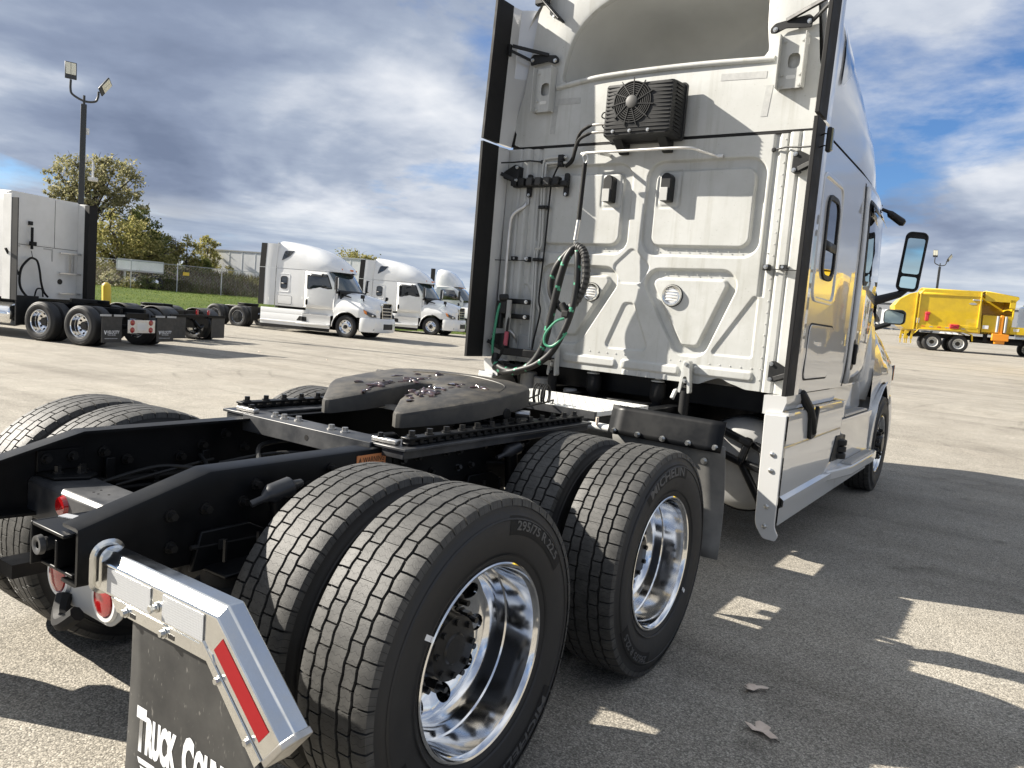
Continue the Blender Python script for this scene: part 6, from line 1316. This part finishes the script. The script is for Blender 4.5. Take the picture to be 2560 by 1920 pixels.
# ------------------------------------------------------------------ yellow refuse trucks
def refuse_truck(x, y, z, rz):
    P = empty('refuse_truck', (x, y, z), rz)
    Yt = -1.0
    # body: curved tail, sides, top cover
    m = MB(); prof = [(-1.0, 1.20), (-1.0, 3.30), (-.75, 3.62), (2.25, 3.66), (2.40, 1.60), (2.40, 1.20)]
    m.prism(prof, 'X', -1.2, 1.2); bd = m.obj('body', 'yellow', P, 30, bevel=.03)
    m = MB(); tailp = [(-1.02, 1.15), (-1.5, 1.12), (-1.95, 1.45), (-2.2, 2.0), (-2.28, 2.55), (-2.0, 2.95), (-1.5, 3.28), (-1.02, 3.42)]; m.prism(tailp, 'X', -1.15, 1.15); m.obj('tailgate', 'yellow', P, 50, bevel=.03)
    m = MB(); rows = [[(1.21*math.cos(R(t))*(1 if abs(math.cos(R(t))) < .99 else 1), yy, 3.30+.42*abs(math.sin(R(t)))**.6) for t in range(0, 181, 15)] for yy in (-.80, 2.25)]; m.grid(rows); m.obj('top_cover', 'yellow', P, 50, solid=.03)
    for sg in (1, -1):
        for yy in (-.93, -1.1): m = MB(); m.bar((sg*1.22, yy, 1.15), (sg*1.22, yy, 3.35), .07, .10, (1, 0, 0)); m.obj('tail_post', 'yellow', P, bevel=.01)
        m = MB(); m.bar((sg*1.225, 2.22, 1.5), (sg*1.225, 2.22, 3.6), .07, .16, (1, 0, 0)); m.obj('body_post', 'yellow', P, bevel=.01)
        m = MB(); m.bar((sg*1.215, -.9, 3.30), (sg*1.215, 2.2, 3.36), .05, .08); m.obj('top_rail', 'yellow', P, bevel=.01)
        m = MB(); m.bar((sg*1.215, -.9, 1.36), (sg*1.215, 2.3, 1.36), .05, .22); m.obj('sill', 'yellow', P, bevel=.01)
        m = MB(); pr_ = [(-.98, .98), (-.82, 1.22), (1.35, 1.28), (2.0, 1.10), (2.05, .72)]; m.grid([[(sg*xx, a, b) for xx in (.75, 1.32)] for a, b in pr_]); m.obj('fender', 'yellow', P, 30, solid=.04)
        for k in range(6): m = MB(); m.box((sg*1.242, -.6+k*.42, 1.40), (.004, .2, .05)); m.obj('reflective_tape', 'red_bag' if k % 2 == 0 else 'tape_white', P)
        m = MB(); m.box((sg*1.24, -.46, 1.97), (.10, .20, .50)); m.box((sg*1.25, -.44, 2.18), (.12, .26, .16)); m.obj('extinguisher_cover', 'red_bag', P, bevel=.04, seg=3)
        m = MB(); m.box((sg*1.24, 1.03, 1.50), (.14, .48, .26)); tb_ = m.obj('tool_bag', 'red_bag', P, bevel=.02)
        m = MB(); m.bar((sg*1.315, .82, 1.40), (sg*1.315, 1.24, 1.60), .006, .03, (1, 0, 0)); m.bar((sg*1.315, .82, 1.60), (sg*1.315, 1.24, 1.40), .006, .03, (1, 0, 0)); m.obj('bag_strap', 'ink', tb_)
        m = MB(); m.prism(rpoly([(1.62, 2.90), (1.74, 2.96), (1.95, 2.96), (2.06, 2.90), (1.95, 2.84), (1.74, 2.84)], .03), 'X', sg*1.2, sg*1.212); m.obj('badge', 'galv', P)
        m = MB(); m.box((sg*1.235, 2.05, 3.12), (.06, .5, .08)); m.obj('work_lamp', 'galv', P, bevel=.02)
        m = MB(); m.box((sg*1.20, 1.75, 1.48), (.08, .9, .24)); m.obj('valve_box', 'yellow', P, bevel=.01)
        m = MB(); m.box((sg*1.20, 4.25, 1.50), (.12, .75, .42)); m.obj('side_box', 'yellow', P, bevel=.01)
        m = MB()
        for k in range(5): m.box((sg*1.263, 4.05+.06*k, 1.55-.02*(k % 2)), (.004, .04, .16))
        m.obj('warning_sticker', 'decal', P); m = MB(); m.box((sg*1.252, 2.62, 1.60), (.004, .3, .2)); m.obj('instruction_plate', 'decal', P)
        m = MB(); m.box((sg*1.252, -.93, 1.72), (.004, .16, .3)); m.obj('sticker', 'decal', P)
        for dy in (0, .35): m = MB(); m.prism([(-1.55+dy, .60), (-1.50+dy, 1.10), (-1.25+dy, 1.15), (-1.30+dy, .95), (-1.42+dy, .85), (-1.40+dy, .60)], 'X', sg*.9, sg*1.0); m.bar((sg*.95, -1.48+dy, .62), (sg*.95, -1.46+dy, .32), .07, .06); m.obj('tail_step', 'yellow', P)
        for y in (0, 1.37): wheel(P, sg*1.06, y, 'drive', False, left=sg < 0, lite=True, rimmat='white_wheel'); wheel(P, sg*.72, y, 'plain', False, left=sg > 0, rimmat='white_wheel')
        wheel(P, sg*1.06, 5.4, 'steer', False, left=sg < 0, lite=True, rimmat='white_wheel')
        m = MB(); m.box((sg*.40, 2.6, .92), (.09, 7.6, .26)); m.obj('frame_rail', 'frame', P)
    # hopper with canopy
    for sg in (1, -1): m = MB(); m.prism([(2.42, 3.66), (2.42, 3.10), (3.95, 3.10), (4.15, 3.36), (4.05, 3.44)], 'X', sg*1.14, sg*1.2); m.obj('hopper_side', 'yellow', P, bevel=.01)
    m = MB(); m.add([(-1.18, 2.42, 3.68), (1.18, 2.42, 3.68), (1.18, 4.1, 3.44), (-1.18, 4.1, 3.44)], [(0, 1, 2, 3)]); m.obj('hopper_canopy', 'yellow', P, solid=.03)
    m = MB(); m.box((0, 3.2, 1.75), (2.3, 1.5, 1.1)); m.box((0, 3.95, 2.7), (2.3, .08, 1.1)); m.box((-1.14, 3.2, 2.75), (.06, 1.5, .9)); m.obj('hopper', 'yellow', P, bevel=.02)
    m = MB(); m.box((1.17, 3.85, 3.02), (.06, .30, .5)); m.obj('hopper_gusset', 'yellow', P, bevel=.02)
    # side arm
    m = MB(); m.box((1.25, 3.4, 1.78), (.16, .16, 1.1)); m.box((1.30, 3.4, 1.06), (.24, .84, .40)); m.box((1.22, 3.4, .78), (.3, .5, .2)); ar = m.obj('side_arm', 'orange', P, bevel=.02)
    for dy in (-.2, .2): m = MB(); m.cyl((1.28, 3.4+dy, 1.35), (1.28, 3.4+dy, 2.28), .075, 12); m.obj('arm_cylinder', 'galv', ar)
    m = MB(); m.box((1.0, 3.3, 1.25), (.3, 1.7, .12)); m.box((1.05, 2.7, 1.0), (.2, .2, .5)); m.box((.9, 3.3, .75), (.3, 2.6, .18)); m.obj('arm_slide', 'frame', P)
    # cab
    m = MB(); m.prism([(4.72, 1.0), (4.72, 2.95), (4.9, 3.05), (6.3, 2.95), (6.75, 2.0), (6.8, .6), (5.9, .6), (5.9, 1.0)], 'X', -1.2, 1.2); m.obj('cab_body', 'paint', P, bevel=.06, seg=3)
    m = MB(); m.prism([(5.1, 1.95), (5.1, 2.75), (6.15, 2.72), (6.45, 1.95)], 'X', -1.212, 1.212); m.obj('side_window', 'glass', P, bevel=.01)
    m = MB(); m.add([(-1.1, 6.40, 2.78), (1.1, 6.40, 2.78), (1.1, 6.77, 2.0), (-1.1, 6.77, 2.0)], [(0, 1, 2, 3)]); m.obj('windshield', 'windshield', P, solid=.02)
    m = MB(); m.box((0, 6.85, .7), (2.4, .2, .4)); m.obj('bumper', 'galv', P, bevel=.03)
    return P
y0_ = refuse_truck(-2.805, 50.693, gz(-2.8, 50.7)-.03, .25-math.pi/2); tag(y0_, 'yellow side-loading refuse truck with orange lift arm, beyond the white cab', 'truck', 'yellow refuse trucks')
for k in range(4):
    x, y = 5.3+2.95*k, 33.5+.2*k; c = copy_tree(y0_); c.location = (x, y, gz(x, y)-.02); c.rotation_euler = (0, 0, R(-4))
    c['label'] = 'yellow refuse truck further along the row, mirrored in the white cab side'
# ------------------------------------------------------------------ poles, bollard, fence, trailers
def light_pole(x, y, zt, label, arm=True, rz=0):
    z0 = gz(x, y)-.05; P = empty('light_pole', (x, y, z0), rz); tag(P, label, 'light pole', 'parking lot light poles'); H = zt-z0
    m = MB(); m.box((0, 0, H/2), (.19, .19, H)); m.obj('pole', 'pole', P, bevel=.01); m = MB(); m.cyl((0, 0, 0), (0, 0, .55), .3, 20); m.obj('footing', 'paint_grey', P)
    m = MB(); m.cyl((0, 0, H), (0, 0, H+.32), .045, 10); m.tube(spl([(-.44, 0, H+.80), (-.44, 0, H+.46), (-.36, 0, H+.28), (0, 0, H+.12), (.34, 0, H+.16), (.44, 0, H+.32), (.46, 0, H+.55)], 5), .04, 8); m.obj('arm', 'pole', P)
    for sx, rot in ((-.44, (R(-12), 0, R(8))), (.50, (R(20), R(32), R(70)))):
        h = empty_head(P, (sx, 0, H+(.80 if sx < 0 else .52)), rot)
    if arm:
        m = MB(); m.box((.14, 0, H-.95), (.12, .10, .22)); m.obj('sensor', 'off_white', P, bevel=.01); m = MB(); m.tube([(.10, 0, H-1.95), (.30, 0, H-1.95), (.36, 0, H-2.05), (.36, 0, H-2.6)], .035, 8); m.box((.10, 0, H-1.95), (.08, .14, .24)); m.obj('camera_bracket', 'off_white', P); m = MB(); m.box((.36, 0, H-2.66), (.34, .24, .14)); m.obj('camera_housing', 'off_white', P, bevel=.03)
    return P
def empty_head(P, loc, rot):
    m = MB(); m.box((0, 0, .34), (.38, .06, .64)); h = m.obj('lamp_head', 'pole', P, bevel=.02); h.location = loc; h.rotation_euler = rot
    m = MB(); m.box((-.085, -.034, .40), (.155, .012, .44)); m.box((.085, -.034, .40), (.155, .012, .44)); m.obj('lamp_panel', 'led', h); return h
light_pole(-27.31, 12.47, 7.9, 'tall dark light pole with white camera bracket behind the older white sleeper', True, R(62))
light_pole(-4.95, 72.8, 8.6, 'slim dark light pole rising behind the yellow refuse truck', False, R(10))
m = MB(); m.lathe([(0, .13), (1.53, .13), (1.61, .115), (1.66, .07), (1.675, .001)], 24, (0, 0, 0), 'Z'); o = m.obj('bollard', 'yellow_post'); o.location = (-21.55, 10.6, gz(-21.5, 10.6)-.06); o.rotation_euler = (0, R(-4), 0); tag(o, 'yellow steel bollard with rounded top in front of the grass', 'bollard')
# fence along the foot of the bank
E_ = Vector((.497, .868)); F0_ = Vector((-50.2, 26.97)); FZ = lambda p: gz(p.x, p.y)
FE = empty('chain_link_fence', (F0_.x, F0_.y, 0)); tag(FE, 'galvanised chain-link fence along the foot of the brown bank', 'fence')
posts = [F0_+E_*(2.98*k)-F0_ for k in range(-9, 14)]
for q in posts:
    w = q+F0_; z = FZ(w); m = MB(); m.cyl((q.x, q.y, z-.1), (q.x, q.y, z+1.98), .035, 10); m.lathe([(z+1.98, .045), (z+2.03, .03), (z+2.04, .001)], 10, (q.x, q.y, 0), 'Z'); m.obj('fence_post', 'galv', FE)
m = MB(); m.tube([(q.x, q.y, FZ(q+F0_)+1.92) for q in posts], .022, 6); m.obj('top_rail', 'galv', FE)
m = MB(); L_ = (posts[-1]-posts[0]).length
for k in range(int(L_/.24)):
    for s_ in (1, -1):
        a = posts[0]+E_*(k*.24); b = a+E_*(s_*1.9)
        if (b-posts[0]).dot(E_) < 0 or (b-posts[0]).dot(E_) > L_: continue
        za, zb_ = FZ(a+F0_), FZ(b+F0_); m.tube([(a.x, a.y, za+.02), (b.x, b.y, zb_+1.92)], .0011, 3)
lk = m.obj('wire_mesh', 'galv', FE, 0); tag(lk, kind='stuff')
m = MB(); m.box((0, 0, 0), (.02, .42, .24), Matrix.Rotation(-math.atan2(E_.x, E_.y), 3, 'Z')); q = Vector((-48.41, 30.03)); o = m.obj('fence_sign', 'yellow_post'); o.location = (q.x+.06, q.y-.03, 2.45); tag(o, 'small yellow sign hung on the chain-link fence', 'sign')
# trailers on the ground beyond the bank
def trailer(x, y, z, ang, L, h=2.85, label='', wall='trailer'):
    P = empty('semi_trailer', (x, y, z), ang); tag(P, label, 'trailer')
    m = MB(); m.box((L/2, 0, 1.22+h/2), (L, 2.55, h)); m.obj('body', wall, P)
    n = int(L/1.25)
    for k in range(n+1): 
        for sy in (-1, 1): m = MB(); m.box((k*L/n, sy*1.28, 1.22+h/2), (.06, .02, h-.12)); m.obj('panel_rib', 'galv' if k in (0, n) else wall, P)
    for zz in (1.26, 1.20+h): m = MB(); m.box((L/2, 0, zz), (L+.04, 2.62, .10)); m.obj('rail', 'galv', P)
    m = MB(); m.box((-.03, .65, 1.22+h/2), (.05, 1.18, h-.2)); m.obj('rear_door', wall, P); m = MB(); m.box((-.03, -.65, 1.22+h/2), (.05, 1.18, h-.2)); m.obj('rear_door', wall, P)
    for sy in (-1, 1):
        for xx in (1.2, 2.5): w = wheel(P, xx, sy*1.08, 'plain', False, left=sy > 0); w.rotation_euler = (0, 0, R(-90)*sy)
    m = MB(); m.box((L-2.5, .8, .75), (.12, .12, 1.0)); m.box((L-2.5, -.8, .75), (.12, .12, 1.0)); m.obj('landing_leg', 'galv', P)
    return P
t1 = trailer(-59.9, 39.9, .98, math.atan2(.287, .958), 16.2, label='long white box trailer standing beyond the bank behind the parked sleeper tractors')
trailer(-52.85, 27.4, 1.12, math.atan2(.87, .49), 3.0, .80, label='short low white trailer beyond the bank, half hidden by shrubs')
# grey building and a white truck far away to the right
B_ = empty('building', (-16, 128, 3.6)); tag(B_, 'long low grey building far behind the yellow refuse truck', 'building')
m = MB(); m.box((0, 0, 2.0), (34, 12, 4.4)); m.obj('wall', 'building', B_); m = MB(); m.box((0, 0, 4.3), (34.4, 12.4, .25)); m.obj('roof', 'galv', B_)
for k in range(5): m = MB(); m.box((-12+k*5, -6.02, 1.6), (3.2, .06, 3.2)); m.obj('bay_door', 'off_white', B_)
V = empty('box_truck', (-9.6, 85.5, gz(-9.6, 85.5)-.05), R(-70)); tag(V, 'white truck far away, seen past the hood mirror', 'truck')
m = MB(); m.prism([(-1.2, .8), (-1.2, 2.6), (.8, 2.6), (1.3, 1.9), (2.4, 1.7), (2.5, .7)], 'X', -1.1, 1.1); m.obj('cab_body', 'paint', V, bevel=.08, seg=3); m = MB(); m.prism([(.2, 1.8), (.2, 2.45), (.75, 2.45), (1.15, 1.85)], 'X', -1.115, 1.115); m.obj('side_window', 'glass', V)
m = MB(); m.box((0, -3.4, .9), (.9, 5.2, .25)); m.obj('frame_rail', 'frame', V)
for sg in (1, -1):
    for y in (1.6, -3.0, -4.3): wheel(V, sg*1.05, y, 'steer', False, left=sg < 0, lite=True)
# ------------------------------------------------------------------ vegetation
def leaf_mesh(name, ctr, size, n_, flat=.0, up=0.0):
    """n_ leaf quads at centres ctr (N,3) with sizes"""
    N = len(ctr); a = rng.normal(size=(N, 3)); a /= np.linalg.norm(a, axis=1)[:, None]; b = rng.normal(size=(N, 3)); b -= a*(a*b).sum(1)[:, None]; b /= np.linalg.norm(b, axis=1)[:, None]
    s = (size*rng.uniform(.6, 1.4, N))[:, None]; v = np.stack([ctr-a*s, ctr+b*s*.55, ctr+a*s, ctr-b*s*.55], 1).reshape(-1, 3)
    me = bpy.data.meshes.new(name); me.vertices.add(4*N); me.vertices.foreach_set('co', v.ravel()); me.loops.add(4*N); me.loops.foreach_set('vertex_index', np.arange(4*N, dtype=np.int32)); me.polygons.add(N); me.polygons.foreach_set('loop_start', np.arange(0, 4*N, 4, dtype=np.int32)); me.update(calc_edges=True); return me
def tree(x, y, H, blobs, leafmat, label, n=7000, leaf=.13, group=None, name='tree', trunk_r=.2, dens_=.8, cat='tree', z0=None, twigs=True):
    """blobs: crown lobes (dx, dy, z, rx, rz) relative to the base"""
    z0 = gz(x, y)-.1 if z0 is None else z0; P = empty(name, (x, y, z0)); tag(P, label, cat, group)
    m = MB(); lean = Vector((blobs[0][0]*.4, blobs[0][1]*.4, 0)); tips = []
    tp = Vector((lean.x, lean.y, H*.62)); m.tube(spl([(0, 0, -.2), (lean.x*.2, lean.y*.2, H*.2), (lean.x*.6+random.uniform(-.2, .2), lean.y*.6, H*.42), tuple(tp)], 4), [trunk_r*(1.15-.8*i/12) for i in range(13)], 8)
    for dx, dy, bz, rx, rz_ in blobs:
        for k in range(5):
            st = Vector((lean.x*.5, lean.y*.5, min(H*.5, bz*.6)*random.uniform(.6, 1))); en = Vector((dx+random.uniform(-.7, .7)*rx, dy+random.uniform(-.7, .7)*rx, bz+random.uniform(-.5, .8)*rz_)); md = (st+en)/2+Vector((random.uniform(-.3, .3), random.uniform(-.3, .3), random.uniform(0, .4)))
            m.tube(spl([st, md, en], 4), [trunk_r*(.42-.37*i/8) for i in range(9)], 5); tips += [md*.5+en*.5, en]
            for q in range(3): e2 = en+Vector((random.gauss(0, .35)*rx, random.gauss(0, .35)*rx, random.gauss(.15, .3)*rz_)); m.tube([md*.4+en*.6, (en+e2)/2, e2], [trunk_r*.09, trunk_r*.06, trunk_r*.02], 4); tips.append(e2)
    m.obj('trunk', 'bark', P, 60)
    tot = sum(b[3]**2*b[4] for b in blobs); cs = []
    for dx, dy, bz, rx, rz_ in blobs:
        nb = int(n*rx**2*rz_/tot); nc = max(14, nb//28); u = rng.normal(size=(nc, 3)); u /= np.linalg.norm(u, axis=1)[:, None]; u *= (rng.uniform(.25, 1, nc)**.45)[:, None]; cc = np.c_[dx+u[:, 0]*rx, dy+u[:, 1]*rx, bz+u[:, 2]*rz_]
        idx = rng.integers(0, nc, nb); sp = (.10+.16*rng.uniform(size=nc))*rx*dens_; cs.append(cc[idx]+rng.normal(size=(nb, 3))*sp[idx][:, None]*np.array([1, 1, .8]))
    cs = np.concatenate(cs); cs[:, 2] = np.maximum(cs[:, 2], .15); me = leaf_mesh('crown', cs, leaf, 0); link('crown', me, leafmat, P); return P
tree(-62.2, 30.2, 10.2, [(-.6, -.8, 7.5, 2.2, 1.4), (.4, 1.3, 7.2, 2.4, 2.1), (.2, -.2, 5.4, 2.6, 1.7), (-1.0, -2.2, 6.4, 1.6, 1.3), (.9, 2.0, 4.9, 1.9, 1.8), (.1, .7, 8.3, 1.1, .9), (-.4, -1.6, 5.0, 1.6, 1.2)], 'leaf_willow', 'tall grey-green tree with open crown behind the light pole', 9500, .12, dens_=.5, trunk_r=.3)
tree(-56.0, 29.6, 5.4, [(-.3, -2.4, 2.2, 2.0, 1.6), (.3, -.3, 2.7, 2.2, 2.1), (.3, 1.4, 2.2, 1.9, 1.8), (.5, 2.6, 1.5, 1.5, 1.3)], 'leaf_gold', 'broad yellow-green tree below the tall grey-green one', 9500, .11, dens_=.7)
tree(-57.6, 31.4, 6.0, [(0, .3, 3.2, 1.5, 1.8), (.2, 1.0, 2.0, 1.5, 1.6)], 'leaf_dark', 'dark green tree right of the broad yellow-green one', 4500, .11, dens_=.7)
tree(-57.9, 33.7, 3.4, [(0, 0, 1.6, 1.3, 1.5)], 'leaf_gold', 'yellow-green young tree beside the bare twiggy shrub', 1900, .10, dens_=.7, trunk_r=.08)
tree(-57.0, 35.4, 3.6, [(0, 0, 1.6, 1.15, 1.5), (.2, .7, 1.2, 1.0, 1.0)], 'leaf_gold', 'slender yellow tree with dark undergrowth at its foot', 2000, .10, dens_=.7, trunk_r=.08)
tree(-56.6, 36.6, 2.6, [(0, 0, .8, .9, .8)], 'leaf_dark', 'low dark green shrub between two yellow trees', 1400, .10, dens_=.8, name='shrub', cat='shrub', trunk_r=.05)
tree(-57.8, 37.9, 4.2, [(0, 0, 2.0, 1.0, 1.7)], 'leaf_gold', 'golden upright tree touching the long white trailer end', 2200, .10, dens_=.75, trunk_r=.09)
tree(-52.6, 49.9, 6.2, [(0, 0, 4.1, 1.6, 1.3), (1.2, 1.4, 3.9, 1.3, 1.1)], 'leaf_gold', 'golden tree top showing above the long white trailer', 3200, .11, dens_=.75, z0=1.0)
for k, (x, y, h) in enumerate(((-20, 120, 5.5), (-26, 118, 4.2), (-13, 122, 4.4), (3, 126, 5), (9, 124, 4.4), (-2, 128, 4.0))):
    tree(x, y, h, [(0, 0, h*.6, 1.9, h*.36), (1.4, .4, h*.5, 1.5, h*.3)], 'leaf_dark', 'distant dark tree on the skyline behind the refuse trucks', 900, .25, 'distant skyline trees', dens_=.8)
# bare twiggy shrub
bx, by = -57.4, 34.5; P = empty('shrub', (bx, by, gz(bx, by)-.1)); tag(P, 'bare twiggy grey shrub between the yellow young trees', 'shrub')
m = MB()
for k in range(34):
    a = random.uniform(0, 6.28); r_ = random.uniform(.1, 1.0); h = random.uniform(1.8, 3.3); m.tube(spl([(0, 0, 0), (.4*r_*math.cos(a), .4*r_*math.sin(a), h*.5), (r_*math.cos(a), r_*math.sin(a), h)], 3), [.025*(1-.12*i) for i in range(7)], 4)
    for q in range(3): z = random.uniform(.5, .9); m.tube([(r_*z*math.cos(a), r_*z*math.sin(a), h*z), (r_*z*math.cos(a)+random.uniform(-.3, .3), r_*z*math.sin(a)+random.uniform(-.3, .3), h*z+random.uniform(.2, .6))], .007, 3)
m.obj('twigs', 'bark', P)
# grass and weeds
def on_bank(n_, d0, d1, s0, s1):
    d = rng.uniform(d0, d1, n_); s = rng.uniform(s0, s1, n_); e = np.array([BD.y, -BD.x])*-1
    x = CAM.x+BD.x*(44+d)+s*-BD.y*-1*1.0; y = CAM.y+BD.y*(44+d)+s*-BD.x
    return x, y
def blades(name, n_, d0, d1, s0, s1, h, w, matn, kind='stuff'):
    x, y = on_bank(n_, d0, d1, s0, s1); z = hgt(x, y); a = rng.uniform(0, 2*np.pi, n_); hh = h*rng.uniform(.5, 1.5, n_); lx, ly = rng.normal(size=n_)*.3*hh, rng.normal(size=n_)*.3*hh; ww = w*rng.uniform(.6, 1.4, n_)
    v = np.stack([np.c_[x-np.cos(a)*ww, y-np.sin(a)*ww, z-.02], np.c_[x+np.cos(a)*ww, y+np.sin(a)*ww, z-.02], np.c_[x+lx, y+ly, z+hh]], 1).reshape(-1, 3)
    me = bpy.data.meshes.new(name); me.vertices.add(3*n_); me.vertices.foreach_set('co', v.ravel()); me.loops.add(3*n_); me.loops.foreach_set('vertex_index', np.arange(3*n_, dtype=np.int32)); me.polygons.add(n_); me.polygons.foreach_set('loop_start', np.arange(0, 3*n_, 3, dtype=np.int32)); me.update(calc_edges=True)
    o = link(name, me, matn); return o
g_ = blades('grass', 60000, -.4, 18, -22, 34, .055, .022, 'grassblade'); tag(g_, 'mown green grass strip between the asphalt and the fence', 'grass', kind='stuff')
g_ = blades('weeds', 26000, 17.5, 29, -22, 34, .42, .035, 'weed'); tag(g_, 'brown and olive weeds covering the bank behind the fence', 'weeds', kind='stuff')
for k in range(22):
    s = random.uniform(-14, 22) if k < 16 else random.uniform(-5.5, 0.5); d = random.uniform(21, 28) if k < 16 else random.uniform(16.8, 18.0); x = CAM.x+BD.x*(44+d)+s*BD.y; y = CAM.y+BD.y*(44+d)-s*BD.x
    tree(x, y, 1.3, [(0, 0, .55, random.uniform(.5, .9), random.uniform(.4, .7))], random.choice(['leaf_willow', 'leaf_dark', 'leaf_gold']), 'scrubby bush growing on the brown bank behind the fence', 420, .075, 'scrub on the bank', 'bush', .03, .8, 'bush')
# ------------------------------------------------------------------ fallen leaves
def dry_leaf(x, y, sz, rz, seed, label):
    rs = random.Random(seed); n = 14; out = []
    for k in range(n):
        t = 2*math.pi*k/n; r_ = sz*(1+.38*math.cos(3*t+rs.random())+rs.uniform(-.12, .12)); out.append((r_*math.cos(t)*1.15, r_*math.sin(t)*.72))
    m = MB(); ring2 = [(u*.5, w*.5) for u, w in out]
    def z(u, w): return .006+.010*abs(w)/sz+.006*math.sin(u*70)+.006*(u/sz)**2
    vs = [(u, w, z(u, w)) for u, w in out]+[(u, w, z(u, w)*.8) for u, w in ring2]+[(0, 0, .004)]; fs = [(i, (i+1) % n, n+(i+1) % n, n+i) for i in range(n)]+[(n+i, n+(i+1) % n, 2*n) for i in range(n)]; m.add(vs, fs)
    o = m.obj('fallen_leaf', 'dryleaf', None, 60, solid=.0015); o.location = (x, y, .003); o.rotation_euler = (0, 0, rz)
    me = MB(); me.tube([(sz*1.1, 0, .008), (sz*1.7, .01, .004)], .0018, 5); me.obj('stalk', 'bark', o); tag(o, label, 'leaf', 'fallen leaves'); return o
dry_leaf(1.622, 1.488, .040, .6, 3, 'pale curled dry leaf on shaded asphalt, the one closer to the front drive tyre')
dry_leaf(1.752, 1.155, .050, -.5, 8, 'wider brown dry leaf on shaded asphalt, the one closer to the rear drive tyre')
rs = random.Random(5)
for k in range(16):
    a = rs.uniform(.2, 1.2); D_ = rs.uniform(6, 26); x, y = CAM.x-D_*math.sin(a+.1), CAM.y+D_*math.cos(a+.1)
    if abs(x) < 1.6 and -1 < y < 9: continue
    dry_leaf(x, y, rs.uniform(.03, .05), rs.uniform(0, 6), k+20, 'small dry leaf lying out on the sunlit asphalt')
